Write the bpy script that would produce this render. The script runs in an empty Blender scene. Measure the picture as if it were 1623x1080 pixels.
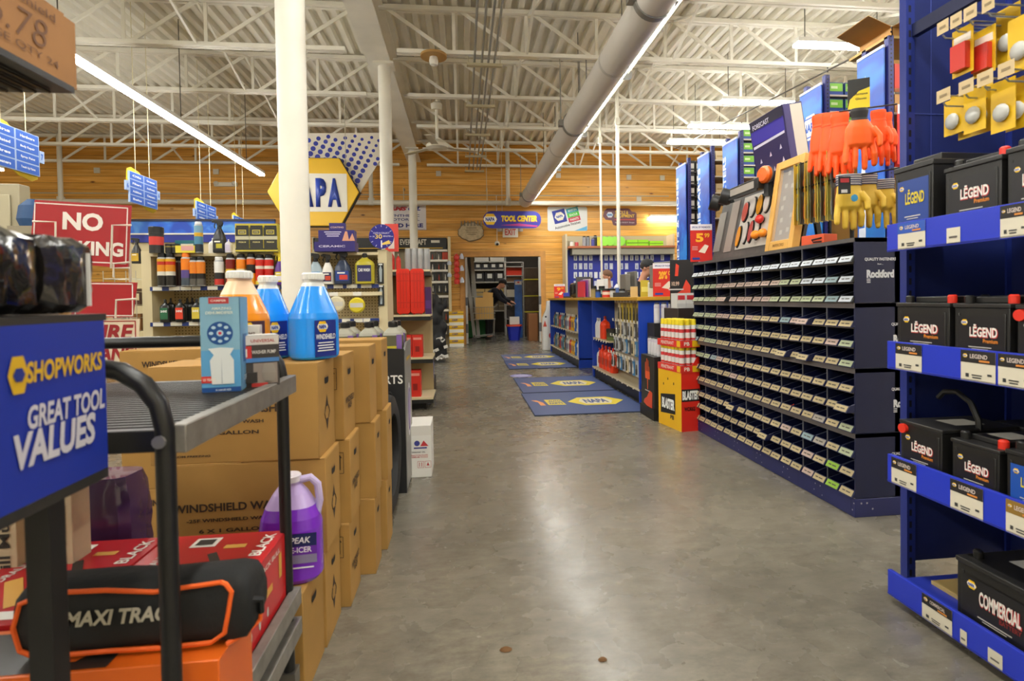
import bpy, bmesh, math, random
from mathutils import Matrix, Vector
random.seed(7)
SC = bpy.context.scene
COL = SC.collection
PI = math.pi
W_, H_, F_ = 1623, 1080, 850.0
# ---------------------------------------------------------------- camera
EYE = Vector((0, 0, 1.1))
CAMR = (Matrix.Rotation(-0.11, 3, 'Z') @ Matrix.Rotation(PI/2 - 0.02, 3, 'X') @ Matrix.Rotation(-0.016, 3, 'Z'))
SHX, SHY = -15.66, -49.5
cd = bpy.data.cameras.new('camera'); cam = bpy.data.objects.new('camera', cd); COL.objects.link(cam)
cam.matrix_world = Matrix.Translation(EYE) @ CAMR.to_4x4()
cd.sensor_width = 36; cd.lens = 36*F_/W_; cd.shift_x = SHX/W_; cd.shift_y = SHY/W_; cd.clip_start = 0.05
cd.dof.use_dof = True; cd.dof.focus_distance = 6.0; cd.dof.aperture_fstop = 4.8
SC.camera = cam
# ---------------------------------------------------------------- world and exposure
wd = bpy.data.worlds.new('world'); SC.world = wd; wd.use_nodes = True
wd.node_tree.nodes['Background'].inputs[0].default_value = (0.8, 0.75, 0.65, 1)
wd.node_tree.nodes['Background'].inputs[1].default_value = 0.0
vs = SC.view_settings
vs.view_transform = 'Standard'; vs.look = 'None'; vs.gamma = 1; vs.use_curve_mapping = False
vs.exposure = 1.45
SC.cycles.max_bounces = 8; SC.cycles.diffuse_bounces = 5; SC.cycles.glossy_bounces = 4
SC.cycles.transmission_bounces = 6; SC.cycles.transparent_max_bounces = 8
SC.cycles.use_light_tree = True; SC.cycles.sample_clamp_indirect = 6; SC.cycles.caustics_reflective = False; SC.cycles.caustics_refractive = False
TUBE_POWER = 24.0      # emission of the fluorescent tubes (their radiance)

def ray(px, py):
    return CAMR @ Vector(((px-811.5+SHX)/F_, -(py-540-SHY)/F_, -1.0))
def at(px, py, y):      # the point of the vertical plane at depth y seen at that pixel
    d = ray(px, py); return EYE + d*((y-EYE.y)/d.y)
def atx(px, py, x):
    d = ray(px, py); return EYE + d*((x-EYE.x)/d.x)
def atz(px, py, z):
    d = ray(px, py); return EYE + d*((z-EYE.z)/d.z)
# ---------------------------------------------------------------- materials
def lin(c):
    if isinstance(c, str):
        c = [int(c[i:i+2], 16)/255 for i in (0, 2, 4)]
    return tuple((x/12.92 if x <= .04045 else ((x+.055)/1.055)**2.4) for x in c[:3]) + (1,)
MATS = {}
def mat(c, rough=.5, metal=0, spec=.5, coat=0, vary=0, emit=0, trans=0, scale=30, alpha=1, bump=0):
    key = (c, rough, metal, spec, coat, vary, emit, trans, scale, alpha, bump)
    if key in MATS: return MATS[key]
    m = bpy.data.materials.new('surface_'+c); m.use_nodes = True; nt = m.node_tree
    b = nt.nodes['Principled BSDF']; L = lin(c)
    b.inputs['Base Color'].default_value = L; b.inputs['Roughness'].default_value = rough; b.inputs['Metallic'].default_value = metal
    b.inputs['Specular IOR Level'].default_value = spec; b.inputs['Coat Weight'].default_value = coat
    b.inputs['Transmission Weight'].default_value = trans; b.inputs['Alpha'].default_value = alpha
    if emit:
        b.inputs['Emission Color'].default_value = L; b.inputs['Emission Strength'].default_value = emit
    if vary or bump:
        tc = nt.nodes.new('ShaderNodeTexCoord'); n = nt.nodes.new('ShaderNodeTexNoise'); n.inputs['Scale'].default_value = scale; n.inputs['Detail'].default_value = 4
        nt.links.new(tc.outputs['Object'], n.inputs['Vector'])
        if vary:
            r = nt.nodes.new('ShaderNodeValToRGB'); r.color_ramp.elements[0].position = .3; r.color_ramp.elements[1].position = .7
            r.color_ramp.elements[0].color = tuple(x*(1-vary) for x in L[:3])+(1,); r.color_ramp.elements[1].color = tuple(min(1, x*(1+vary)) for x in L[:3])+(1,)
            nt.links.new(n.outputs['Fac'], r.inputs['Fac']); nt.links.new(r.outputs['Color'], b.inputs['Base Color'])
        if bump:
            bp = nt.nodes.new('ShaderNodeBump'); bp.inputs['Strength'].default_value = bump; bp.inputs['Distance'].default_value = .005
            nt.links.new(n.outputs['Fac'], bp.inputs['Height']); nt.links.new(bp.outputs['Normal'], b.inputs['Normal'])
    MATS[key] = m; return m
def nodes(name):
    m = bpy.data.materials.new(name); m.use_nodes = True
    return m, m.node_tree, m.node_tree.nodes['Principled BSDF']
def ramp(nt, stops):
    r = nt.nodes.new('ShaderNodeValToRGB'); e = r.color_ramp.elements
    while len(e) < len(stops): e.new(.5)
    for k, (p, c) in enumerate(stops): e[k].position = p; e[k].color = lin(c)
    return r
def floor_material():
    m, nt, b = nodes('polished_concrete'); N = nt.nodes.new; K = nt.links.new
    tc = N('ShaderNodeTexCoord')
    n1 = N('ShaderNodeTexNoise'); n1.inputs['Scale'].default_value = .9; n1.inputs['Detail'].default_value = 5; n1.inputs['Roughness'].default_value = .5; n1.inputs['Distortion'].default_value = .1
    n2 = N('ShaderNodeTexNoise'); n2.inputs['Scale'].default_value = 9; n2.inputs['Detail'].default_value = 10; n2.inputs['Roughness'].default_value = .78
    K(tc.outputs['Object'], n1.inputs['Vector']); mpf = N('ShaderNodeMapping'); mpf.inputs['Scale'].default_value = (1, 2.2, 1); K(tc.outputs['Object'], mpf.inputs['Vector']); K(mpf.outputs[0], n2.inputs['Vector'])
    r1 = ramp(nt, [(.25, '6a6458'), (.5, '827b6d'), (.75, '968d7c')]); K(n1.outputs['Fac'], r1.inputs['Fac'])
    r2 = ramp(nt, [(.35, '6a6a6a'), (.65, 'ffffff')]); K(n2.outputs['Fac'], r2.inputs['Fac'])
    mx = N('ShaderNodeMix'); mx.data_type = 'RGBA'; mx.blend_type = 'MULTIPLY'; mx.inputs['Factor'].default_value = .55
    K(r1.outputs['Color'], mx.inputs[6]); K(r2.outputs['Color'], mx.inputs[7]); K(mx.outputs[2], b.inputs['Base Color'])
    rr = N('ShaderNodeMapRange'); rr.inputs['From Min'].default_value = .3; rr.inputs['From Max'].default_value = .7; rr.inputs['To Min'].default_value = .21; rr.inputs['To Max'].default_value = .33; n3 = N('ShaderNodeTexNoise'); n3.inputs['Scale'].default_value = 5; n3.inputs['Detail'].default_value = 6; K(tc.outputs['Object'], n3.inputs['Vector']); K(n3.outputs['Fac'], rr.inputs['Value']); K(rr.outputs['Result'], b.inputs['Roughness'])
    bp = N('ShaderNodeBump'); bp.inputs['Strength'].default_value = .03; bp.inputs['Distance'].default_value = .004; K(n2.outputs['Fac'], bp.inputs['Height']); K(bp.outputs['Normal'], b.inputs['Normal'])
    b.inputs['Specular IOR Level'].default_value = .6; b.inputs['Coat Weight'].default_value = .15; b.inputs['Coat Roughness'].default_value = .2
    return m
def plank_material(name='pine_planks', pitch=.155, dark='c98a30', mid='e2a545', light='f0bf6c', axis='Z'):
    m, nt, b = nodes(name); N = nt.nodes.new; K = nt.links.new
    tc = N('ShaderNodeTexCoord'); sp = N('ShaderNodeSeparateXYZ'); K(tc.outputs['Object'], sp.inputs[0])
    dv = N('ShaderNodeMath'); dv.operation = 'DIVIDE'; dv.inputs[1].default_value = pitch; K(sp.outputs[axis], dv.inputs[0])
    fr = N('ShaderNodeMath'); fr.operation = 'FRACT'; K(dv.outputs[0], fr.inputs[0])
    fl = N('ShaderNodeMath'); fl.operation = 'FLOOR'; K(dv.outputs[0], fl.inputs[0])
    wn = N('ShaderNodeTexWhiteNoise'); wn.noise_dimensions = '1D'; K(fl.outputs[0], wn.inputs['W'])
    cm = N('ShaderNodeCombineXYZ'); ml = N('ShaderNodeMath'); ml.operation = 'MULTIPLY'; ml.inputs[1].default_value = 37.0; K(wn.outputs['Value'], ml.inputs[0])
    ad = N('ShaderNodeMath'); ad.operation = 'ADD'; K(sp.outputs['X'], ad.inputs[0]); K(ml.outputs[0], ad.inputs[1])
    K(ad.outputs[0], cm.inputs['X']); K(sp.outputs['Y'], cm.inputs['Y']); K(sp.outputs['Z'], cm.inputs['Z'])
    mp = N('ShaderNodeMapping'); mp.inputs['Scale'].default_value = (.55, 1, 9); K(cm.outputs[0], mp.inputs['Vector'])
    n = N('ShaderNodeTexNoise'); n.inputs['Scale'].default_value = 2.2; n.inputs['Detail'].default_value = 6; n.inputs['Distortion'].default_value = .4; K(mp.outputs[0], n.inputs['Vector'])
    r = ramp(nt, [(.25, dark), (.5, mid), (.75, light)]); K(n.outputs['Fac'], r.inputs['Fac'])
    vr = N('ShaderNodeTexVoronoi'); vr.inputs['Scale'].default_value = 1.5; mp2 = N('ShaderNodeMapping'); mp2.inputs['Scale'].default_value = (1, 1, 2.4); K(cm.outputs[0], mp2.inputs['Vector']); K(mp2.outputs[0], vr.inputs['Vector'])
    kn = N('ShaderNodeMapRange'); kn.inputs['From Min'].default_value = .035; kn.inputs['From Max'].default_value = .10; K(vr.outputs['Distance'], kn.inputs['Value'])
    m1 = N('ShaderNodeMix'); m1.data_type = 'RGBA'; K(kn.outputs[0], m1.inputs['Factor']); m1.inputs[6].default_value = lin('6b3c16'); K(r.outputs['Color'], m1.inputs[7])
    hs = N('ShaderNodeHueSaturation'); vv = N('ShaderNodeMapRange'); vv.inputs['To Min'].default_value = .82; vv.inputs['To Max'].default_value = 1.12; K(wn.outputs['Value'], vv.inputs['Value']); K(vv.outputs[0], hs.inputs['Value']); K(m1.outputs[2], hs.inputs['Color'])
    gp = N('ShaderNodeMath'); gp.operation = 'LESS_THAN'; gp.inputs[1].default_value = .045; K(fr.outputs[0], gp.inputs[0])
    m2 = N('ShaderNodeMix'); m2.data_type = 'RGBA'; K(gp.outputs[0], m2.inputs['Factor']); K(hs.outputs['Color'], m2.inputs[6]); m2.inputs[7].default_value = lin('7a4a1c'); K(m2.outputs[2], b.inputs['Base Color'])
    b.inputs['Roughness'].default_value = .42
    return m
def dots_material(base, dot, pitch, radius, ax='X', az='Z'):
    m, nt, b = nodes('perforated_board'); N = nt.nodes.new; K = nt.links.new
    tc = N('ShaderNodeTexCoord'); sp = N('ShaderNodeSeparateXYZ'); K(tc.outputs['Object'], sp.inputs[0]); out = []
    for a in (ax, az):
        d = N('ShaderNodeMath'); d.operation = 'DIVIDE'; d.inputs[1].default_value = pitch; K(sp.outputs[a], d.inputs[0])
        f = N('ShaderNodeMath'); f.operation = 'FRACT'; K(d.outputs[0], f.inputs[0])
        s = N('ShaderNodeMath'); s.operation = 'SUBTRACT'; s.inputs[1].default_value = .5; K(f.outputs[0], s.inputs[0])
        q = N('ShaderNodeMath'); q.operation = 'POWER'; q.inputs[1].default_value = 2; K(s.outputs[0], q.inputs[0]); out.append(q)
    a = N('ShaderNodeMath'); a.operation = 'ADD'; K(out[0].outputs[0], a.inputs[0]); K(out[1].outputs[0], a.inputs[1])
    l = N('ShaderNodeMath'); l.operation = 'LESS_THAN'; l.inputs[1].default_value = radius**2; K(a.outputs[0], l.inputs[0])
    x = N('ShaderNodeMix'); x.data_type = 'RGBA'; K(l.outputs[0], x.inputs['Factor']); x.inputs[6].default_value = lin(base); x.inputs[7].default_value = lin(dot)
    K(x.outputs[2], b.inputs['Base Color']); b.inputs['Roughness'].default_value = .5
    return m
WHITE, CREAM, BLACK, GREY, STEEL = 'e9e6dd', 'ddd3b8', '121214', '7d7d7c', 'b9bcc0'
M_WHITE, M_BLACK = mat(WHITE), mat(BLACK, .4)
M_STEEL = mat(STEEL, .3, 1); M_PAINT = mat('ece8dc', .5, vary=.05, scale=3)
# ---------------------------------------------------------------- mesh builder
FONT = {}
def glyphs(s, bold=0.0, shear=0.0):
    k = (s, bold, shear)
    if k not in FONT:
        c = bpy.data.curves.new('letters', 'FONT'); c.body = s; c.align_x = 'CENTER'; c.size = 1; c.offset = bold; c.shear = shear; c.resolution_u = 3; c.space_line = .8
        o = bpy.data.objects.new('letters', c); COL.objects.link(o)
        me = bpy.data.meshes.new_from_object(o.evaluated_get(bpy.context.evaluated_depsgraph_get()))
        v = [(p.co.x, p.co.y) for p in me.vertices]; f = [tuple(p.vertices) for p in me.polygons]
        bpy.data.objects.remove(o); bpy.data.curves.remove(c); bpy.data.meshes.remove(me)
        xs = [a for a, _ in v] or [0, 1]; ys = [b for _, b in v] or [0, 1]
        FONT[k] = (v, f, min(xs), max(xs), min(ys), max(ys))
    return FONT[k]
class MB:
    def __init__(s, m=None):
        s.v = []; s.f = []; s.mi = []; s.mats = []; s.T = None
        if m: s.m(m)
    def m(s, m):
        if isinstance(m, str): m = mat(m)
        if m not in s.mats: s.mats.append(m)
        s.c = s.mats.index(m); return s
    def add(s, vs, fs):
        o = len(s.v)
        s.v += [tuple(s.T @ Vector(p)) if s.T else tuple(p) for p in vs]
        for f in fs: s.f.append(tuple(i+o for i in f)); s.mi.append(s.c)
        return s
    def box(s, x0, x1, y0, y1, z0, z1, rot=None):
        v = [(x, y, z) for z in (z0, z1) for x, y in ((x0, y0), (x1, y0), (x1, y1), (x0, y1))]
        if rot:
            c = Vector(((x0+x1)/2, (y0+y1)/2, (z0+z1)/2)); v = [c + rot @ (Vector(p)-c) for p in v]
        return s.add(v, [(3, 2, 1, 0), (4, 5, 6, 7), (0, 1, 5, 4), (1, 2, 6, 5), (2, 3, 7, 6), (3, 0, 4, 7)])
    def prism(s, poly, axis, a, b):
        n = len(poly); f = {'x': lambda u, v, t: (t, u, v), 'y': lambda u, v, t: (u, t, v), 'z': lambda u, v, t: (u, v, t)}[axis]
        vs = [f(u, v, a) for u, v in poly] + [f(u, v, b) for u, v in poly]
        return s.add(vs, [tuple(range(n))[::-1], tuple(range(n, 2*n))] + [(i, (i+1) % n, n+(i+1) % n, n+i) for i in range(n)])
    def poly(s, pts): return s.add(pts, [tuple(range(len(pts)))])
    def bar(s, p, q, w, h=None, up=(0, 0, 1)):      # rectangular bar between two points
        p, q = Vector(p), Vector(q); d = (q-p).normalized(); u = Vector(up)
        if abs(d.dot(u)) > .98: u = Vector((0, 1, 0))
        a = d.cross(u).normalized()*(w/2); b = a.normalized().cross(d)*((h or w)/2)
        vs = [e+sa*a+sb*b for e in (p, q) for sa, sb in ((-1, -1), (1, -1), (1, 1), (-1, 1))]
        return s.add(vs, [(3, 2, 1, 0), (4, 5, 6, 7), (0, 1, 5, 4), (1, 2, 6, 5), (2, 3, 7, 6), (3, 0, 4, 7)])
    def tube(s, pts, r, n=8, rs=None):
        pts = [Vector(p) for p in pts]; k = len(pts); vs = []; fs = []; prev = None
        for i, p in enumerate(pts):
            d = (pts[min(i+1, k-1)] - pts[max(i-1, 0)]).normalized()
            a = d.orthogonal().normalized() if prev is None else (prev - d*prev.dot(d)).normalized()
            prev = a; b = d.cross(a); rr = rs[i] if rs else r
            vs += [p + (a*math.cos(2*PI*j/n) + b*math.sin(2*PI*j/n))*rr for j in range(n)]
        for i in range(k-1):
            for j in range(n): fs.append((i*n+j, i*n+(j+1) % n, (i+1)*n+(j+1) % n, (i+1)*n+j))
        fs += [tuple(range(n))[::-1], tuple(range((k-1)*n, k*n))]
        return s.add(vs, fs)
    def lathe(s, prof, n=16, c=(0, 0, 0), sx=1, sy=1, power=2.0, mats=None):     # profile of (radius, z); power>2 squares the section
        def ring(r, z):
            out = []
            for j in range(n):
                t = 2*PI*(j+.5)/n; ct, st = math.cos(t), math.sin(t); k = (abs(ct)**power + abs(st)**power)**(-1/power)
                out.append((c[0]+r*sx*ct*k, c[1]+r*sy*st*k, c[2]+z))
            return out
        for i in range(len(prof)-1):
            if mats: s.m(mats[i])
            s.add(ring(*prof[i])+ring(*prof[i+1]), [(j, (j+1) % n, n+(j+1) % n, n+j) for j in range(n)])
        if prof[0][0] > 1e-4:
            if mats: s.m(mats[0])
            s.add(ring(*prof[0]), [tuple(range(n))[::-1]])
        if prof[-1][0] > 1e-4:
            if mats: s.m(mats[-1])
            s.add(ring(*prof[-1]), [tuple(range(n))])
        return s
    def cyl(s, p, q, r, n=12): return s.tube([p, q], r, n)
    def ball(s, c, r, n=10, sc=(1, 1, 1)):
        vs = []; fs = []
        for i in range(n+1):
            t = PI*i/n
            for j in range(2*n): a = PI*j/n; vs.append((c[0]+r*sc[0]*math.sin(t)*math.cos(a), c[1]+r*sc[1]*math.sin(t)*math.sin(a), c[2]+r*sc[2]*math.cos(t)))
        for i in range(n):
            for j in range(2*n): fs.append((i*2*n+j, (i+1)*2*n+j, (i+1)*2*n+(j+1) % (2*n), i*2*n+(j+1) % (2*n)))
        return s.add(vs, fs)
    def text(s, body, o, w, h, u=(1, 0, 0), v=(0, 0, 1), bold=.02, shear=0, lift=.0015, keep=False):   # fits the words into a w x h box centred on o
        gv, gf, x0, x1, y0, y1 = glyphs(body, bold, shear)
        u, v = Vector(u), Vector(v); nrm = u.cross(v); o = Vector(o)+nrm*lift; kx = w/max(x1-x0, .01); ky = h/max(y1-y0, .01)
        if keep: kx = ky = min(kx, ky)
        return s.add([o + u*((a-(x0+x1)/2)*kx) + v*((b-(y0+y1)/2)*ky) for a, b in gv], gf)
    def rect(s, o, w, h, u=(1, 0, 0), v=(0, 0, 1), lift=.001):
        u, v = Vector(u), Vector(v); o = Vector(o)+u.cross(v)*lift
        return s.add([o-u*w/2-v*h/2, o+u*w/2-v*h/2, o+u*w/2+v*h/2, o-u*w/2+v*h/2], [(0, 1, 2, 3)])
    def shape(s, pts, o, u=(1, 0, 0), v=(0, 0, 1), lift=.001):
        u, v = Vector(u), Vector(v); o = Vector(o)+u.cross(v)*lift
        return s.add([o+u*a+v*b for a, b in pts], [tuple(range(len(pts)))])
    def build(s, name, parent=None, bev=0, sharp=35, loc=None, remesh=0, sub=0):
        me = bpy.data.meshes.new(name); me.from_pydata(s.v, [], s.f); me.validate()
        for m in s.mats: me.materials.append(m)
        if len(me.polygons) == len(s.mi):
            me.polygons.foreach_set('material_index', s.mi)
        me.polygons.foreach_set('use_smooth', [True]*len(me.polygons)); me.set_sharp_from_angle(angle=math.radians(sharp))
        o = bpy.data.objects.new(name, me); COL.objects.link(o)
        if parent: o.parent = parent
        if loc: o.location = loc
        if bev:
            b = o.modifiers.new('bevel', 'BEVEL'); b.width = bev; b.segments = 2; b.limit_method = 'ANGLE'; b.angle_limit = .8
        if remesh:
            r = o.modifiers.new('remesh', 'REMESH'); r.mode = 'VOXEL'; r.voxel_size = remesh; r.use_smooth_shade = True
            k = o.modifiers.new('smooth', 'SMOOTH'); k.factor = .5; k.iterations = 6
        return o
def hexa(w, h, k=.25):      # hexagon with points left and right
    return [(-w/2, 0), (-w/2+w*k, -h/2), (w/2-w*k, -h/2), (w/2, 0), (w/2-w*k, h/2), (-w/2+w*k, h/2)]
def rrect(w, h, r, n=5):
    out = []
    for cx, cy, a in ((w/2-r, h/2-r, 0), (-w/2+r, h/2-r, PI/2), (-w/2+r, -h/2+r, PI), (w/2-r, -h/2+r, 1.5*PI)):
        out += [(cx+r*math.cos(a+PI/2*i/n), cy+r*math.sin(a+PI/2*i/n)) for i in range(n+1)]
    return out
def disc(r, n=20): return [(r*math.cos(2*PI*i/n), r*math.sin(2*PI*i/n)) for i in range(n)]
# ---------------------------------------------------------------- things
def tag(o, label=None, cat=None, group=None, kind=None):
    for k, x in (('label', label), ('category', cat), ('group', group), ('kind', kind)):
        if x: o[k] = x
    return o
def thing(name, label, cat, loc=(0, 0, 0), rot=0, group=None):
    o = bpy.data.objects.new(name, None); COL.objects.link(o); o.location = loc; o.rotation_euler = (0, 0, rot); o.empty_display_size = .05
    return tag(o, label, cat, group)
PROTO = {}
def dup(r):
    n = r.copy(); COL.objects.link(n)
    for c in KIDS.get(r.name, ()):
        d = c.copy(); COL.objects.link(d); d.parent = n
        for g in KIDS.get(c.name, ()):
            e = g.copy(); COL.objects.link(e); e.parent = d
    return n
KIDS = {}
def place(key, fn, name, label, cat, loc, rot=0, group=None, scale=None, tilt=None):
    """first use builds the thing with its parts, later uses copy it and each part"""
    if key not in PROTO:
        r = thing(name, label, cat, loc, rot, group); fn(r); PROTO[key] = r
        bpy.context.view_layer.update()
        KIDS[r.name] = list(r.children)
        for c in r.children: KIDS[c.name] = list(c.children)
    else:
        r = dup(PROTO[key])
        if 'group' in r: del r['group']
    r.location = loc; r.rotation_euler = (tilt[0], tilt[1], rot) if tilt else (0, 0, rot)
    r.scale = (scale, scale, scale) if isinstance(scale, (int, float)) else (scale or (1, 1, 1))
    return tag(r, label, cat, group)
ORD = ['first', 'second', 'third', 'fourth', 'fifth', 'sixth', 'seventh', 'eighth', 'ninth', 'tenth', 'eleventh', 'twelfth', 'thirteenth', 'fourteenth',
       'fifteenth', 'sixteenth', 'seventeenth', 'eighteenth', 'nineteenth', 'twentieth']
# ================================================================= the room
BACK = 13.2; DECK = 4.9; XL, XR, YR = -12.5, 7.5, -4.5
DX0, DX1, DZ = at(738, 470, BACK).x, at(857, 470, BACK).x, at(800, 407, BACK).z
M_PLANK = plank_material()
o = MB(floor_material()).box(XL, XR, YR, 18.2, -.1, 0).build('floor'); tag(o, kind='structure')
w = MB(M_PLANK)
w.box(XL, DX0, BACK, BACK+.15, 0, DECK).box(DX1, XR, BACK, BACK+.15, 0, DECK).box(DX0, DX1, BACK, BACK+.15, DZ, DECK)
tag(w.build('wall_back'), kind='structure')
M_DRY = mat('d8cfba', .6, vary=.04, scale=2)
tag(MB(M_DRY).box(XL-.15, XL, YR, BACK, 0, DECK).build('wall_left'), kind='structure')
tag(MB(M_DRY).box(XR, XR+.15, YR, BACK, 0, DECK).build('wall_right'), kind='structure')
tag(MB(M_DRY).box(XL, XR, YR-.15, YR, 0, DECK).build('wall_rear'), kind='structure')
c = MB(M_PAINT); x = XL; pr = []
while x < XR:
    pr += [(x, DECK), (x+.07, DECK), (x+.085, DECK+.075), (x+.16, DECK+.075)]; x += .175
pr += [(XR+.2, DECK), (XR+.2, DECK+.12), (XL, DECK+.12)]
n = len(pr)
for i in range(n-3):
    a, b = pr[i], pr[i+1]; c.add([(a[0], YR, a[1]), (b[0], YR, b[1]), (b[0], BACK, b[1]), (a[0], BACK, a[1])], [(0, 1, 2, 3)])
c.box(XL, XR+.2, YR, BACK, DECK+.08, DECK+.13)
tag(c.build('ceiling', sharp=20), kind='structure')
# door surround and the back room
wood = mat('c98f45', .45, vary=.15, scale=6)
t = MB(wood).box(DX0-.13, DX0, BACK-.03, BACK+.17, 0, DZ+.13).build('trim_1'); tag(t, kind='structure')
t = MB(wood).box(DX1, DX1+.13, BACK-.03, BACK+.17, 0, DZ+.13).build('trim_2'); tag(t, kind='structure')
t = MB(wood).box(DX0, DX1, BACK-.03, BACK+.17, DZ, DZ+.13).build('trim_3'); tag(t, kind='structure')
for k, (xa, xb) in enumerate(((DX0, DX0+.05), (DX1-.05, DX1))):
    t = MB('b9b8b4').box(xa, xb, BACK-.05, BACK+.02, .02, DZ-.02); t.m('55565a').box(xa-.005, xb+.005, BACK-.06, BACK-.03, .28, .5).box(xa-.005, xb+.005, BACK-.06, BACK-.03, .95, 1.15)
    tag(t.build('trim_%d' % (4+k)), kind='structure')
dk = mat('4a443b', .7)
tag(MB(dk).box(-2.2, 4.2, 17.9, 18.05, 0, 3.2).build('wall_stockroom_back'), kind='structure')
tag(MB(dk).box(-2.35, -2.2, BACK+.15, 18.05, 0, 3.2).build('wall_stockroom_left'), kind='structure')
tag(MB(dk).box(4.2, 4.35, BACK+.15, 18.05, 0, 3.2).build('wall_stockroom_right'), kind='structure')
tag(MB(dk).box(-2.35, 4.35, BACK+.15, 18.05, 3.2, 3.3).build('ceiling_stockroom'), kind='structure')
# columns, beam, joists
BX = -1.1
bm = MB(M_PAINT).box(BX-.16, BX+.16, YR, BACK, 4.43, 4.455).box(BX-.16, BX+.16, YR, BACK, 4.86, 4.89).box(BX-.012, BX+.012, YR, BACK, 4.45, 4.87)
tag(bm.build('roof_beam'), 'white painted steel roof beam running over the row of columns', 'beam', kind='structure')
for k, (px, py, y) in enumerate(((464, 200, 3.5), (612, 250, 7.8), (655, 330, 12.05))):
    p = at(px, py, y); r = .088
    cc = MB(M_PAINT).lathe([(r, 0), (r, 4.40)], 20).box(-.14, .14, -.14, .14, 4.40, 4.43).box(-.13, .13, -.13, .13, 0, .02)
    tag(cc.build('support_column', loc=(p.x, y, 0)), ['thick round white column nearest the camera, in front of the yellow hexagon sign', 'round white column at the right edge of the dotted triangle sign',
        'farthest slim white column in front of the white oil sign'][k], 'column')
JY = [2.6, 4.1, 5.6, 7.1, 8.6, 10.1, 11.6, 12.95]
for k, y in enumerate(JY):
    j = MB(M_PAINT)
    for x0, x1, d in ((BX+.1, XR, 1), (XL, BX-.1, -1)):
        j.box(x0, x1, y-.055, y-.008, 4.83, 4.885).box(x0, x1, y+.008, y+.055, 4.83, 4.885)
        xb0, xb1 = (x0+.22, x1) if d > 0 else (x0, x1-.22)
        j.box(xb0, xb1, y-.05, y-.008, 4.28, 4.33).box(xb0, xb1, y+.008, y+.05, 4.28, 4.33)
        s = x0 if d > 0 else x1; n = int((x1-x0)/.95)
        for i in range(n):
            xa = s+d*.95*i; xe = xa+d*.95
            j.bar((xa+d*.1, y, 4.85), (xe-d*.06, y, 4.31), .045, .02, (0, 1, 0)); j.bar((xe, y, 4.3), (xe, y, 4.85), .04, .02, (0, 1, 0))
    tag(j.build('roof_joist'), 'open web steel roof joist, %s from the back wall' % ORD[len(JY)-1-k] if k < 7 else 'open web steel roof joist right against the back wall', 'joist', 'open web roof joists', 'structure')
for k, xx in enumerate((-6.2, -3.2, .9, 2.9, 5.2)):
    b = MB(M_PAINT)
    for y0, y1 in zip(JY[1:-1], JY[2:]):
        b.bar((xx, y0, 4.84), (xx, y1, 4.30), .028); b.bar((xx+.03, y0, 4.30), (xx+.03, y1, 4.84), .028)
    tag(b.build('roof_bridging'), None, None, kind='structure')
# ================================================================= lamps
def strip(name, label, p, q, w=.09, wires=(), power=1.0, group=None):
    """a fluorescent strip: white channel housing, bright tube below it, hung on wires"""
    p, q = Vector(p), Vector(q); t = thing(name, label, 'light', (p+q)/2, 0, group)
    a, b = p-(p+q)/2, q-(p+q)/2; d = (b-a).normalized()
    MB('efeee8').bar(a+Vector((0, 0, .045)), b+Vector((0, 0, .045)), w, .05).build('housing', t)
    mt = mat('fbfaf3', .3, emit=TUBE_POWER*power); MB(mt).bar(a-d*.0, b, w*.9, .036).build('tube', t)
    if wires:
        for f in wires: c = a.lerp(b, f); MB('55534c').cyl(c+Vector((0, 0, .07)), Vector((c.x, c.y, 4.9-(p.z+q.z)/2)), .006, 5).build('hanger', t)
    return t
strip('strip_light', 'long bright strip light hanging over the left aisles', (-3.7, -4, 3.5), (-3.7, 10.6, 3.5), .1, (.35, .5, .65, .8, .95))
strip('strip_light', 'long bright strip light running beside the big round duct', (1.71, -4, 3.47), (1.71, 12.6, 3.47), .1, (.3, .5, .7, .9))
strip('strip_light', 'far short strip light at the left edge, past the blue aisle sign', (-8.0, 4.5, 3.5), (-8.0, 10.4, 3.5), .1, (.2, .8))
for k, y in enumerate((6.2, 8.1, 9.3, 10.3)):
    strip('strip_light', 'crosswise strip light high over the right shelving, %s from the camera' % ORD[k], (4.1, y, 4.15), (5.3, y, 4.15), .12, (.1, .9), group='crosswise strip lights over the right shelving')
strip('strip_light', 'short strip light low on the back wall beside the tall blue banner', at(1030, 345, 13.14), at(1085, 345, 13.14), .1)
for k, x in enumerate((-8.0, 4.7)):  # unseen strips added to brighten the foreground
    strip('strip_light', 'strip light overhead behind the camera, %s' % ('on the left', 'on the right')[k], (x, -4, 4.1), (x, 4.0, 4.1), .12, (.2, .8))
strip('strip_light', 'strip light overhead behind the camera, over the aisle', (.1, -4, 4.1), (.1, 3.2, 4.1), .12, (.2, .8))  # another unseen strip, added as fill from behind the camera
strip('strip_light', 'strip light on the stockroom ceiling', (-.5, 15.2, 3.1), (3, 15.2, 3.1), .1, power=.5)  # dim lamp out of view, added to light the back room
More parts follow.
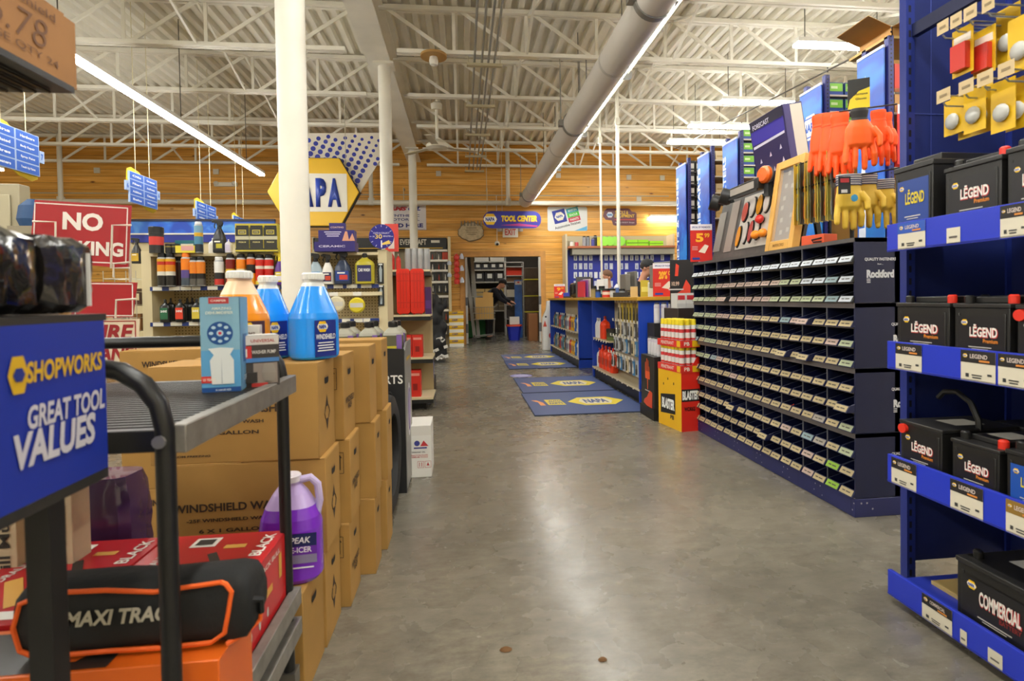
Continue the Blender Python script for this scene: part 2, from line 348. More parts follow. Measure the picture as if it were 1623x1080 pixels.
# ================================================================= kinds of goods (each built once, then copied)
F0 = (0, -1, 0)   # goods face -y in their own frame; rot turns them
RIGHT_AISLE, LEFT_AISLE = -PI/2, PI/2      # facing -x / facing +x
def G(name, label, cat): return label, cat
def can(r, h, cap, bands, capw=.8):
    def fn(root):
        b = MB(); z0 = 0; prof = []; ms = []
        pts = [(r*.93, 0), (r, .006)]; b.m('a9abad'); b.lathe(pts, 14)
        for f, c in bands:
            b.m(mat(c, .3)); b.lathe([(r, .006+z0*h), (r, .006+f*h)], 14); z0 = f
        b.m('a9abad').lathe([(r, .006+h*z0), (r*.78, h*z0+.02)], 14)
        b.build('can_body', root)
        k = r*capw; MB(mat(cap, .35)).lathe([(k, h*z0+.008), (k, h*.97), (k*.85, h*1.0), (0, h*1.0)], 14).build('cap', root)
    return fn
def put_can(key, spec, label, loc, group=None, rot=0, cat='spray can', name='spray_can', scale=None):
    return place(('can', key), can(*spec), name, label, cat, loc, rot, group, scale)
def flat_bottle(w, d, h, col, cap, lab=None, labh=(.15, .6), neck=.25, txt=None, tc='ffffff'):
    def fn(root):
        b = MB(mat(col, .3)); b.lathe([(.46, 0), (.5, .02*h), (.5, h*.62), (.42, h*.72), (neck*.6, h*.82), (neck*.55, h*.86)], 20, sx=w, sy=d, power=3.2); b.build('bottle_body', root)
        c = MB(mat(cap, .4)).lathe([(w*neck*.42, h*.85), (w*neck*.42, h*.97), (w*neck*.3, h), (0, h)], 12); c.build('cap', root)
        if lab:
            l = MB(mat(lab, .4)); z0, z1 = labh[0]*h, labh[1]*h
            l.rect((0, -d*.5, (z0+z1)/2), w*.72, z1-z0, lift=.002)
            if txt: l.m(mat(tc)).text(txt, (0, -d*.5, z0+(z1-z0)*.7), w*.6, (z1-z0)*.2, lift=.003)
            l.build('label', root)
    return fn
def trigger_bottle(w, d, h, col, head, lab, lab2=None, clear=False):
    def fn(root):
        b = MB(mat(col, .25, alpha=.75) if clear else mat(col, .3))
        b.lathe([(.45, 0), (.5, .02*h), (.5, h*.40), (.40, h*.55), (.26, h*.66), (.2, h*.72)], 18, sx=w, sy=d, power=2.8); b.build('bottle_body', root)
        l = MB(mat(lab, .4)).rect((0, -d*.5, h*.24), w*.74, h*.3, lift=.002)
        if lab2: l.m(mat(lab2, .4)).rect((w*.08, -d*.5, h*.2), w*.46, h*.14, lift=.003)
        l.m(mat('f4f0e4')).rect((-w*.05, -d*.5, h*.33), w*.44, h*.04, lift=.003).build('label', root)
        t = MB(mat(head, .4)).lathe([(w*.17, h*.71), (w*.17, h*.79), (w*.12, h*.83)], 12)
        t.prism([(-w*.14, h*.82), (w*.22, h*.80), (w*.30, h*.90), (w*.22, h*.97), (-w*.36, h*1.0), (-w*.55, h*.97), (-w*.55, h*.92), (-w*.2, h*.9)], 'y', -d*.13, d*.13)
        t.tube([(-w*.30, 0, h*.92), (-w*.38, 0, h*.82), (-w*.34, 0, h*.74)], w*.05, 6).build('trigger_head', root, bev=.002)
    return fn
def product_box(w, d, h, col, bands=(), words=(), side=None, top=None, bev=.0015):
    """printed carton: bands (z0, z1, x0, x1, colour) in fractions of the front, words (text, x, z, w, h, colour)"""
    def fn(root):
        b = MB(mat(col, .45)); b.box(-w/2, w/2, -d/2, d/2, 0, h)
        if side:
            b.m(mat(side, .45)).rect((w/2, 0, h/2), d*.98, h*.98, (0, 1, 0)).rect((-w/2, 0, h/2), d*.98, h*.98, (0, -1, 0))
        if top: b.m(mat(top, .45)).rect((0, 0, h), w*.98, d*.98, (1, 0, 0), (0, 1, 0))
        b.build('carton', root)
        if bands or words:
            p = MB()
            for k, (z0, z1, x0, x1, c) in enumerate(bands): p.m(mat(c, .45)).rect((((x0+x1)/2-.5)*w, -d/2, (z0+z1)/2*h), (x1-x0)*w, (z1-z0)*h, lift=.0012+.0004*k)
            for (t, x, z, tw, th, c) in words: p.m(mat(c, .45)).text(t, ((x-.5)*w, -d/2, z*h), tw*w, th*h, lift=.0045)
            p.build('print', root)
    return fn
def napa(b, o, w, u=(1, 0, 0), v=(0, 0, 1), lift=.002, yellow='f2c21a', white='f4f1e6', blue='1f3f9c', letters='NAPA'):
    """yellow hexagon with a pale bar and blue capitals"""
    h = w*.78
    b.m(mat(yellow, .4)).shape(hexa(w, h, .25), o, u, v, lift)
    b.m(mat(white, .4)).shape([(-w*.40, -h*.24), (w*.40, -h*.24), (w*.45, 0), (w*.40, h*.24), (-w*.40, h*.24), (-w*.45, 0)], o, u, v, lift+.0008)
    b.m(mat(blue, .4)).text(letters, o, w*.66, h*.36, u, v, .05, 0, lift+.0016)
def washer_jug(fluid, air='e4e6e2', labc='1c2f86', words='WINDSHIELD', capc='e8e8e2', level=.62, handle=True):
    def fn(root):
        w, d, h = .165, .125, .285
        full = [(.44, 0), (.49, .008), (.5, .02), (.5, h*.47), (.475, h*.53), (.225, h*.865), (.205, h*.885), (.205, h*.93)]
        lv = h*level; lo = [p for p in full if p[1] < lv]; hi = [p for p in full if p[1] > lv]
        a, b_ = lo[-1], hi[0]; f = (lv-a[1])/(b_[1]-a[1]); cut = (a[0]+(b_[0]-a[0])*f, lv)
        def prof(P): return [(r if z < h*.8 else r*.98, z) for r, z in P]
        b = MB(mat(fluid, .22, coat=.3)); b.lathe(prof(lo+[cut]), 28, sx=w, sy=d, power=3)
        b.m(mat(air, .3, coat=.2)).lathe(prof([cut]+hi), 28, sx=w, sy=d, power=3)
        b.build('jug_body', root, sharp=50)
        c = MB(mat(capc, .4)).lathe([(.036, h*.915), (.037, h*.92), (.037, h*.985), (.033, h), (0, h)], 22)
        for j in range(22):
            t = 2*PI*j/22; c.bar((.037*math.cos(t), .037*math.sin(t), h*.925), (.037*math.cos(t), .037*math.sin(t), h*.98), .003)
        c.build('cap', root)
        if handle:
            q = MB(mat(fluid, .25)); q.tube([(0, .045, h*.58), (0, .07, h*.66), (0, .064, h*.78), (0, .03, h*.86)], .012, 10); q.build('handle', root)
        l = MB(mat(labc, .4)); l.rect((.0, -d*.5, h*.24), w*.52, h*.42, lift=.0015)
        napa(l, (-.012, -d*.5, h*.375), .045, lift=.0025)
        l.m(mat('f2f2f2')).text(words, (.0, -d*.5, h*.26), w*.47, h*.06, lift=.003, shear=.1)
        for k in range(4): l.rect((.0, -d*.5, h*(.19-.03*k)), w*(.36+.05*(k % 2)), h*.012, lift=.003)
        l.build('label', root)
    return fn
def carton(w, d, h, words=(), hole_side=True, arrows=False, diamond=False, col='ab8242'):
    """brown corrugated case, w across, d deep; hand hole and print on its +x end"""
    def fn(root):
        k = mat(col, .75, vary=.06, scale=7)
        b = MB(k).box(-w/2, w/2, -d/2, d/2, 0, h-.004)
        b.box(-w/2, -.003, -d/2, d/2, h-.004, h).box(.003, w/2, -d/2, d/2, h-.004, h); b.m(mat('a57a40', .75)).rect((w*.5, d*.5-.012, h*.5), .001, h*.98, (0, 1, 0))
        b.build('case', root, bev=.003)
        p = MB(mat('3a2a1a', .7))
        for (t, x, z, tw, th) in words: p.text(t, ((x-.5)*w, -d/2, z*h), tw*w, th*h, bold=.03)
        if diamond:
            p.shape([(-.018, .02), (.018, .02), (0, .06)], (w/2, 0, h*.42), (0, 1, 0)).shape([(-.018, -.02), (0, -.06), (.018, -.02)], (w/2, 0, h*.42), (0, 1, 0))
            for s in (-1, 1): p.bar((w/2+.001, s*.018, h*.42+.02), (w/2+.001, s*.03, h*.42), .002); p.bar((w/2+.001, s*.018, h*.42-.02), (w/2+.001, s*.03, h*.42), .002)
        if hole_side == 2: p.text('WINDSHIELD\nWASH', (w/2, 0, h*.4), d*.72, h*.16, (0, 1, 0), bold=.03)
        if arrows:
            for x in (-.32,):
                o = (w/2-.045, -d/2, h*.72)
                for q in (-.022, .022): p.rect((o[0]+q, o[1], o[2]), .002, .075)
                for q in (-.0375, .0375): p.rect((o[0], o[1], o[2]+q), .045, .002)
                for q in (-.009, .009): p.rect((o[0]+q, o[1], o[2]), .006, .05).shape([(-.008, 0), (.008, 0), (0, .012)], (o[0]+q, o[1], o[2]+.018))
        p.build('print', root)
        if hole_side:
            hh = MB(mat('17110b', .9)); hh.shape([(a, b_) for a, b_ in rrect(.075 if d > .25 else .05, .026, .012)], (w/2, 0, h*.78), (0, 1, 0), lift=.0012)
            hh.m(mat('9a6f3a', .8)).shape([(-.02, 0), (.02, 0), (.02, .006), (-.02, .006)], (w/2, 0, h*.78+.008), (0, 1, 0), lift=.0018); hh.build('hand_hole', root)
    return fn
def battery(w, d, h, labc='17161a', words='LĒGEND', sub='Premium', wc='e8e4dc', sc='e58a2c', term='d8301f', top_posts=True, strap=False, side_posts=False, ledge=True):
    def fn(root):
        k = mat('1b1a19', .42)
        b = MB(k).box(-w/2, w/2, -d/2, d/2, 0, h*.80)
        for x in (-.42, .42): b.box(x*w-.004, x*w+.004, -d/2-.003, -d/2, .01, h*.72)
        b.build('battery_case', root, bev=.004)
        l = MB(mat('232221', .38)).box(-w/2-.004, w/2+.004, -d/2-.004, d/2+.004, h*.80, h*.87)
        if ledge: l.box(-w*.36, w*.36, -d*.30, d/2, h*.87, h*.97)
        l.build('lid', root, bev=.003)
        p = MB(mat(labc, .4)).rect((0, -d/2, h*.40), w*.82, h*.56, lift=.0035)
        napa(p, (-w*.29, -d/2, h*.58), w*.13, lift=.0042)
        p.m(mat(wc, .4)).text(words, (w*.06, -d/2, h*.46), w*.5, h*.19, lift=.005, bold=.03)
        if wc != 'd8c22c': p.m(mat('c43a3a', .4)).text(words, (w*.06+.001, -d/2, h*.452), w*.515, h*.20, lift=.0045, bold=.05)
        p.m(mat(sc, .4)).text(sub, (w*.19, -d/2, h*.31), w*.26, h*.06, lift=.005, bold=.02)
        p.m(mat('c8c4ba', .4)).rect((0, -d/2, h*.21), w*.42, h*.014, lift=.005).rect((0, -d/2, h*.18), w*.3, h*.01, lift=.005)
        p.build('label', root)
        s = MB(mat('cfcfc8', .5)).rect((w/2, 0, h*.45), d*.42, h*.36, (0, 1, 0), lift=.001).m('222222').rect((w/2, -.01, h*.5), d*.16, h*.12, (0, 1, 0), lift=.002); s.build('side_sticker', root)
        tp = MB(mat('c9c5bb', .5)).rect((0, .01, h*.97 if ledge else h*.87), w*.5, d*.4, (1, 0, 0), (0, 1, 0), lift=.001); tp.build('top_sticker', root)
        zt = h*.87
        if top_posts:
            MB(mat(term, .4)).lathe([(.013, 0), (.013, .022), (.009, .026), (0, .026)], 12, (w*.40, -d*.36, zt)).build('terminal_cap', root)
            MB(mat('161616', .4)).lathe([(.013, 0), (.013, .02), (.009, .024), (0, .024)], 12, (-w*.40, -d*.36, zt)).build('terminal_cap', root)
        if side_posts:
            MB(mat(term, .4)).cyl((-w*.40, -d/2-.012, h*.72), (-w*.40, -d/2, h*.72), .016, 14).build('terminal_cap', root)
        if strap:
            MB(mat('1a1a1a', .5)).tube([(w*.48, d*.1*0, h*.83), (w*.47, 0, h*1.0), (w*.3, 0, h*1.28), (0, 0, h*1.42), (-w*.3, 0, h*1.38), (-w*.44, 0, h*1.25)], .009, 6).build('carry_strap', root)
    return fn
def hang_packet(w, h, card, prod, pc2=None, kind='tool'):
    def fn(root):      # hangs from its hole: origin at the hole
        c = MB(mat(card, .45)).box(-w/2, w/2, -.001, .001, -h*.94, h*.06); c.build('card', root)
        p = MB(mat(prod, .35, coat=.4))
        if kind == 'tool': p.lathe([(w*.1, -h*.8), (w*.12, -h*.5), (w*.07, -h*.42), (w*.05, -h*.2), (0, -h*.16)], 8, (0, -.008, 0))
        elif kind == 'box': p.box(-w*.36, w*.36, -.02, -.001, -h*.85, -h*.3)
        else: p.ball((0, -.008, -h*.58), w*.34, 6, (1, .45, 1.1))
        if pc2: p.m(mat(pc2, .4)).box(-w*.4, w*.4, -.003, -.001, -h*.26, -h*.1)
        p.build('product', root)
    return fn
def price_tag(p, o, w=.03, h=.02, u=(1, 0, 0), v=(0, 0, 1), c='ece7d8'):
    p.m(mat(c, .5)).rect(o, w, h, u, v)
# ================================================================= left foreground: utility cart, display rack, washer cases
def W(root, m=None):        # a mesh builder that takes world coordinates for a part of root
    b = MB(m); b.T = Matrix.Translation(-Vector(root.location)); return b
# ---- utility cart
CX0, CX1, CY0, CY1, CT, CB = -1.06, -.437, .905, 1.43, .91, .345
cart = thing('utility_cart', 'black two-shelf utility cart with ribbed top shelf and steel edge rails', 'cart', ((CX0+CX1)/2, (CY0+CY1)/2, 0))
blk = mat('131314', .35); rail = mat('8f8b84', .45, .6, vary=.2, scale=25)
b = W(cart, mat('090808', .6)).box(CX0+.01, CX1-.02, CY0, CY1, CT-.03, CT-.012)
y = CY0+.006
b.m(mat('262320', .4))
while y < CY1-.012: b.box(CX0+.02, CX1-.03, y, y+.009, CT-.012, CT-.004); y += .021
b.build('top_shelf', cart)
for nm, z in (('top_rail', CT), ('bottom_rail', CB+.005), ('frame_rail', CB-.075)):
    b = W(cart, rail)
    for x in (CX0, CX1-.024): b.box(x, x+.024, CY0-.01, CY1+.03, z-.045, z)
    b.m(blk)
    for yy in (CY0-.02, CY1): b.box(CX0, CX1-.024, yy, yy+.02, z-.04, z-.005)
    b.build(nm, cart, bev=.002)
W(cart, mat('2a2724', .5)).box(CX0+.01, CX1-.02, CY0, CY1, CB-.03, CB-.004).build('bottom_shelf', cart)
for yy in (CY0-.012, CY1+.012):
    hx0, hx1, hz, r = CX0+.03, CX1-.03, CT+.095, .1
    pts = [(hx1, yy, .13), (hx1, yy, hz-r)] + [(hx1-r+r*math.cos(a), yy, hz-r+r*math.sin(a)) for a in (PI/8, PI/4, 3*PI/8)] + [(hx1-r, yy, hz), (hx0+r, yy, hz)]
    pts += [(hx0+r-r*math.cos(a), yy, hz-r+r*math.sin(a)) for a in (3*PI/8, PI/4, PI/8)] + [(hx0, yy, hz-r), (hx0, yy, .135)]
    h = W(cart, blk).tube(pts, .0145, 12).build('hoop_handle', cart)
    b = W(h, mat('a8a6a2', .3, .8)); b.T = Matrix.Translation(-Vector(cart.location))
    b.cyl((hx1, yy-.02, CT-.022), (hx1, yy-.015, CT-.022), .010, 10).build('bolt', h)
for x in (CX0+.03, CX1-.03):
    for yy in (CY0-.012, CY1+.012):
        c = W(cart, mat('7b7770', .4, .7)).box(x-.02, x+.02, yy-.02, yy+.02, .1, .14).box(x-.018, x-.013, yy-.02, yy+.02, .045, .1).box(x+.013, x+.018, yy-.02, yy+.02, .045, .1).build('caster_fork', cart)
        b = MB(mat('5a544c', .6)); b.T = Matrix.Translation(-Vector(cart.location)); b.cyl((x-.011, yy, .05), (x+.011, yy, .05), .05, 18).build('caster_wheel', c)
# goods on the cart's top shelf
p = at(343, 612, 1.235)
def freshener(root):
    w, d, h = .077, .075, .208
    product_box(w, d, h, '7fb2cf', [(.0, .05, 0, 1, '1e4f94'), (.05, .44, 0, 1, '5fa6d6'), (.44, .98, 0, 1, '86b4cc'), (.93, .995, .22, .74, 'c23a3c'), (.1, .17, .0, .42, 'd8352e')],
                [('CAMPER', .48, .962, .4, .022, 'f0e0da'), ('AMAZING', .55, .88, .5, .028, 'dfe4d8'), ('DEHUMIDIFIER', .5, .835, .7, .03, 'dfe4d8'), ('10 YEARS', .2, .135, .3, .03, 'f3e3d8'), ('X-LARGE SIZE', .55, .024, .4, .018, 'dfe8f0')], '6fa7cf', 'cfdfe4')(root)
    q = MB(mat('1d4f8f', .4)).shape(disc(.0255, 28), (0, -d/2, h*.62), lift=.003)
    for k in range(8): q.m(mat('b8d4e4', .4)).shape([(a*1.3, b_) for a, b_ in disc(.0036, 8)], (.0175*math.cos(k*PI/4), -d/2, h*.62+.0175*math.sin(k*PI/4)), lift=.0036)
    q.shape(disc(.0068, 14), (0, -d/2, h*.62), lift=.0036).m('c23a4c').shape(disc(.0035, 10), (0, -d/2, h*.62), lift=.0042); q.build('round_emblem', root)
    q = MB(mat('dfe3e2', .5))
    q.shape([(-.018, 0), (.026, .0), (.026, .052), (.019, .064), (.027, .078), (-.0, .08), (-.024, .078), (-.013, .064), (-.021, .052)], (0, -d/2, h*.085), lift=.0042)
    q.m('a9b1b8').shape([(-.001, .0), (.001, .0), (.0, .06)], (.002, -d/2, h*.09), lift=.005)
    q.m('d2e2ec').text('OPD', (w/2, 0, h*.13), d*.6, h*.06, (0, 1, 0), lift=.003).m('2b66a8').rect((w/2, 0, h*.45), d*.5, h*.3, (0, 1, 0), lift=.002); q.build('print', root)
place('freshener', freshener, 'dehumidifier_box', 'tall light blue carton with a round dark blue emblem on the cart top', 'box', (p.x+.004, 1.275, CT-.004), .16)
def clampbox(root):
    product_box(.085, .055, .118, '3a3433', [(.82, 1, 0, 1, 'd9d3cc'), (.55, .8, .0, .32, 'c82a2a'), (.48, .56, 0, 1, '3f78b8'), (.05, .46, .35, .95, '8d8078'), (.0, .07, .3, .7, 'c23430')],
                [('1', .16, .67, .1, .16, 'f0e8e0'), ('UNIVERSAL', .6, .9, .6, .06, 'b03a3a'), ('WASHER PUMP', .62, .68, .6, .07, 'd9d3cc')], '5b5250', 'd9d3cc')(root)
    MB('8f857c').lathe([(.012, 0), (.016, .02), (.01, .04)], 10, (.02, -.031, .012), 1, .2).m('2a2624').lathe([(.014, 0), (.014, .024)], 10, (-.018, -.031, .01), 1, .2).build('print', root)
place('clampbox', clampbox, 'pump_box', 'small black and white carton with red corner beside the light blue carton', 'box', (at(408, 600, 1.32).x, 1.325, CT-.004), .45)
place('smallbox', product_box(.045, .04, .135, 'd8cfc4', [(.2, .45, 0, 1, 'a8352f'), (.6, .7, .2, .6, '2a2624')], [('PUMP', .5, .85, .6, .06, '6a4a3a')]), 'pump_box', 'narrow cream carton behind the black and white carton on the cart', 'box', (at(402, 560, 1.40).x, 1.385, CT), .2)
# goods on the bottom shelf: red cartons, orange carton, tool bag
def redbox(root):
    w, d, h = .29, .36, .165
    MB(mat('b8202a', .3)).box(-w/2, w/2, -d/2, d/2, 0, h).build('carton', root, bev=.002)
    q = MB(mat('c81f24', .3)); q.rect((w/2, 0, h/2), d*.98, h*.97, (0, 1, 0))
    q.m('e9e4dc').rect((w/2, -.06, h*.66), .12, .05, (0, 1, 0), lift=.002).m('2a2a2a')
    for k in range(12): q.rect((w/2, -.1+.006*k, h*.66), .003, .034, (0, 1, 0), lift=.003)
    q.m('d8a24a').rect((w/2, .03, h*.48), .07, .018, (0, 1, 0), lift=.002).rect((w/2, .12, h*.62), .02, .06, (0, 1, 0), lift=.002).m('c9c4be')
    for k in range(4): q.shape([(a*.5, b_) for a, b_ in disc(.012, 10)], (w/2, -.12+.05*k, h*.22), (0, 1, 0), lift=.002)
    q.m('e6dfd6').text('BLACK BULL', (w/2, .05, h*.86), .14, .012, (0, 1, 0), lift=.002)
    q.m('d8a24a').rect((-.03, -.06, h), .03, .14, (.8, .6, 0), (-.6, .8, 0)).rect((.05, .1, h), .05, .02, (1, 0, 0), (0, 1, 0)).m('2b2622').rect((.05, .0, h), .02, .16, (.85, .5, 0), (-.5, .85, 0), lift=.0012)
    q.m('e9e4dc').rect((-.03, .13, h), .06, .05, (1, 0, 0), (0, 1, 0)).rect((.02, -.15, h), .07, .03, (1, 0, 0), (0, 1, 0)).m('2a2a2a').rect((-.03, .13, h), .04, .03, (1, 0, 0), (0, 1, 0), lift=.002)
    q.m('e6dfd6').text('BLACK', (w/2-.03, .1, h), .12, .028, (0, 1, 0), (-1, 0, 0)); q.m('d8d0c8').text('AIR HYDRAULIC', (-.1, 0, h), .2, .02, (0, 1, 0), (-1, 0, 0)); q.build('print', root)
place('redbox', redbox, 'tool_carton', 'red printed tool carton at the right edge of the cart bottom shelf', 'box', (CX1-.175, 1.268, CB-.004))
place('redbox', redbox, 'tool_carton', 'red printed tool carton behind the black tool bag, left of the other red carton', 'box', (CX1-.470, 1.272, CB-.004), .0)
# the bag: one sewn body, orange piping, lettering
g0, g1, g2 = at(4, 1046, .965), at(395, 1046, .965), at(200, 928, .965)
obz = (g0.z+g1.z)/2
bag = thing('tool_bag', 'black zipped tool bag with orange piping lying across the cart', 'bag', ((g0.x+g1.x)/2, 1.02, obz), -.0)
L, D, Hh = (g1.x-g0.x)/2*.97, .045, (g2.z-obz-.002)*.95
ob = thing('lamp_carton', 'orange and black carton lying under the black tool bag', 'box', (-.64, 1.01, CB-.004))
MB(mat('e0671c', .4)).box(-.27, at(345, 1060, .94).x+.64, -.065, .075, 0, obz-CB+.003).build('carton', ob, bev=.002)
q = MB(mat('2c2a28', .4)).rect((-.10, -.065, .042), .26, .07).rect((-.10, 0, obz-CB+.003), .28, .12, (1, 0, 0), (0, 1, 0)).m('e0671c').shape([(-.02, -.04), (.02, -.04), (.07, .04), (.05, .04)], (-.04, 0, obz-CB+.003), (1, 0, 0), (0, 1, 0), lift=.002); q.build('print', ob)
b = MB(mat('161718', .75, bump=.3, scale=60)); prof = []
for i, (x, k) in enumerate([(-L, .55), (-L*.985, .8), (-L*.93, .97), (-L*.6, .98), (-L*.2, 1.0), (L*.2, .93), (L*.55, .97), (L*.86, 1.0), (L*.95, .95), (L, .72), (L*1.03, .45)]):
    for a in range(20):
        t = 2*PI*(a+.5)/20; ct, st = math.cos(t), math.sin(t); kk = (abs(ct)**4+abs(st)**4)**-.25
        prof.append((x, D*ct*kk*(.7+.3*k), Hh*.5*1.06+Hh*.5*st*kk*k*1.06))
n = 11; b.add(prof, [(i*20+j, i*20+(j+1) % 20, (i+1)*20+(j+1) % 20, (i+1)*20+j) for i in range(n-1) for j in range(20)] + [tuple(range(20))[::-1], tuple(range((n-1)*20, n*20))])
b.build('bag_body', bag, sharp=60)
pp = []
for a, c in [(L*.78, .93), (L*.2, .86), (-L*.2, .93), (-L*.7, .95), (-L*.92, .82), (-L*.98, .5), (-L*.93, .18), (-L*.8, .07), (-L*.2, .08), (L*.3, .06), (L*.68, .08), (L*.8, .2), (L*.84, .5), (L*.87, .78), (L*.82, .9), (L*.78, .93)]: pp.append((a, -D*1.0, c*Hh*1.03+.002))
pr = MB(mat('f0641c', .6)); pr.tube(pp, .0042, 6)
pr.tube([(L*.80, -D*.9, .004), (L*.95, -D*.5, .012), (L*1.03, 0, .02), (L*1.03, .0, .06)], .0042, 6).build('piping', bag)
tl = at(180, 983, .96); MB(mat('b9b3a2', .6)).text('MAXI TRAC', (tl.x-bag.location.x, -D*1.0, tl.z-obz), at(262, 983, .96).x-at(92, 983, .96).x, .027, lift=.0055, bold=.035, shear=.25).build('lettering', bag)
MB('141414').tube([(L*1.0, -.03, .075), (L*1.08, -.02, .068), (L*1.06, -.01, .04)], .006, 6).build('strap', bag)
# ---- display rack at the very front left
rk = thing('display_rack', 'black rack at the left edge with a blue tool sign on its end', 'display rack', (-.7, .68, 0))
RX = -.52; far = atx(168, 620, RX).y; zt = atx(168, 508, RX).z; zb = atx(168, 742, RX).z
sg = W(rk, mat('16309c', .45)).box(RX-.008, RX, .50, far, zb, zt).build('sign_panel', rk)
q = W(rk, mat('d8ad22', .45)); q.T = Matrix.Translation(-Vector(rk.location)); U, V = (0, 1, 0), (0, 0, 1)
def onsign(px, py): return atx(px, py, RX)
c0 = onsign(27, 595); q.shape(hexa(.030, .044, .24), c0, U, V, .0015)
a_, b_ = onsign(40, 590), onsign(160, 573); q.text('SHOPWORKS', (a_+b_)/2, (b_-a_).length, .026, U, V, .03, .12)
q.m(mat('c9c6cf', .45)); a_, b_ = onsign(42, 657), onsign(164, 636); q.text('GREAT TOOL', (a_+b_)/2, (b_-a_).length, .029, U, V, .03, .15)
a_, b_ = onsign(20, 715), onsign(150, 681); q.text('VALUES', (a_+b_)/2, (b_-a_).length, .043, U, V, .04, .15)
q.m(mat('1a2f86', .5)).shape(hexa(.018, .016, .25), c0, U, V, .0025); q.build('lettering', sg)
b = W(rk, mat('2b2a28', .4)).box(-.95, RX, .48, far+.006, zt, zt+.010).box(-.95, RX, .48, far, zb-.014, zb); b.build('shelf', rk)
pz = atx(55, 900, -.55)
for x, yy in ((-.535, far-.10), (-.93, far-.10), (-.93, .5)): W(rk, mat('0f0f10', .4)).box(x-.014, x+.014, yy-.014, yy+.014, 0, zb).build('post', rk)
for yy in (.48, .86): W(rk, mat('0f0f10', .4)).box(-1.14, -1.11, yy, yy+.03, 0, 1.9).build('post', rk)
# upper wire basket with a carton
XB = -.76; e = atx(122, 140, XB); s0 = e.z; yf = e.y
b = W(rk, mat('16161a', .4)); b.box(-1.12, XB+.005, .48, yf-.015, s0-.016, s0-.004)
for k in range(14): b.cyl((XB-.03-.025*k, .5, s0-.02), (XB-.03-.025*k, yf-.03, s0-.02), .003, 5)
for yy in [.50+.035*k for k in range(12)]: 
    if yy < yf-.05: b.tube([(-1.1, yy, s0-.022), (XB-.01, yy, s0-.022), (XB+.0, yy, s0-.03), (XB-.0, yy, s0-.06), (XB-.03, yy, s0-.07)], .0042, 5)
b.build('wire_shelf', rk)
zc = atx(122, 40, XB).z
bx = thing('shipping_carton', 'brown carton with handwriting on the high wire shelf at top left', 'box', (XB-.15, yf-.18, s0-.004))
b = W(bx, mat('a9794a', .75, vary=.08, scale=8)).box(XB-.3, XB, yf-.40, yf, s0-.004, zc); b.prism([(XB-.3, zc), (XB, zc), (XB, zc+.004), (XB-.3, zc+.02)], 'y', yf-.40, yf-.03).build('case', bx)
q = W(bx, mat('7d5a44', .8)); mid = Vector((XB, yf-.14, (s0+zc)/2)); q.text('6.78', mid, .13, .052, U, V, -.01, .2).text('CASE QTY 24', mid-Vector((0, 0, .042)), .18, .016, U, V, 0).text('Windshield', mid+Vector((0, 0, .045)), .17, .016, U, V, 0).build('print', bx)
# film wrapped cases on the rack
def wrapped(w, d, h, col, red):
    def fn(root):
        b = MB(mat(col, .12, coat=.7, bump=.35, scale=26)); nx = 14; vs = []; rr = random.Random(int(w*1000))
        for i in range(nx):
            f = i/(nx-1); x = -w/2+w*f; e_ = .86+.14*min(1, min(f, 1-f)*6)
            for a in range(24):
                t = 2*PI*(a+.5)/24; ct, st = math.cos(t), math.sin(t); kk = (abs(ct)**6+abs(st)**6)**(-1/6); jt = 1+rr.uniform(-.04, .04)
                vs.append((x, d/2*ct*kk*e_*jt, max(0, h/2+h/2*st*kk*e_*jt)))
        b.add(vs, [(i*24+j, i*24+(j+1) % 24, (i+1)*24+(j+1) % 24, (i+1)*24+j) for i in range(nx-1) for j in range(24)] + [tuple(range(24))[::-1], tuple(range((nx-1)*24, nx*24))])
        b.build('film_wrap', root, sharp=24)
        if red: MB(mat('b8402e', .4)).ball((-w*.1, -d*.46, h*.7), .010, 6, (1.3, .3, 1)).ball((w*.3, -d*.46, h*.3), .008, 6, (1, .3, 1)).m('d8d6d2').box(w*.2, w*.23, -d*.53, -d*.5, h*.1, h*.8).build('case_corner', root)
    return fn
za = atx(60, 362, RX).z - zt - .012
for key, px0, px1, c, red, lab in (('wrapA', -60, 92, '0d0d0e', False, 'black film wrapped case at the left edge above the blue tool sign'), ('wrapB', 93, 170, '2a2624', True, 'clear film wrapped case with a red spot above the blue tool sign')):
    ya, yb = atx(px0, 430, RX).y, atx(px1, 430, RX).y
    place(key, wrapped(yb-ya-.004, .15, za*(1 if red else 1.02), c, red), 'wrapped_case', lab, 'package', (RX-.085, (ya+yb)/2, zt+.011), LEFT_AISLE)
# ---- tall goods standing behind the cart
def mudflap(root):
    MB(mat('c3b596', .7, vary=.05)).box(-.037, .037, -.03, .03, 0, .42).build('carton', root, bev=.002)
    q = MB(mat('2b2622', .6)).text('No-Drill MudFlaps', (.015, -.03, .21), .36, .03, (0, 0, 1), (-1, 0, 0)); q.m('b5462c').text('WeatherTech', (-.018, -.03, .22), .3, .026, (0, 0, 1), (-1, 0, 0)); q.build('print', root)
fl = CB-.004
place('mudflap', mudflap, 'mud_flap_carton', 'cream carton with sideways lettering at the far left of the cart bottom shelf', 'box', (at(18, 900, 1.36).x, 1.36, fl), 0)
place('mudflap', mudflap, 'mud_flap_carton', 'cream carton with sideways lettering beside the purple film wrapped goods', 'box', (at(105, 900, 1.36).x, 1.36, fl), 0)
place('wrapC', wrapped(.42, .13, .215, '4a3560', False), 'wrapped_case', 'purple grey film wrapped bundle standing behind the cart', 'package', (at(236, 900, 1.56).x-.01, 1.56, .435), 0, tilt=(0, -PI/2))
o = MB(mat('59544e', .7)).box(at(118, 900, 1.56).x-.5, at(236, 900, 1.56).x-.01, 1.49, 1.66, 0, .218).build('low_pallet_box', bev=.003); tag(o, 'low dark crate under the purple grey wrapped bundle', 'crate')
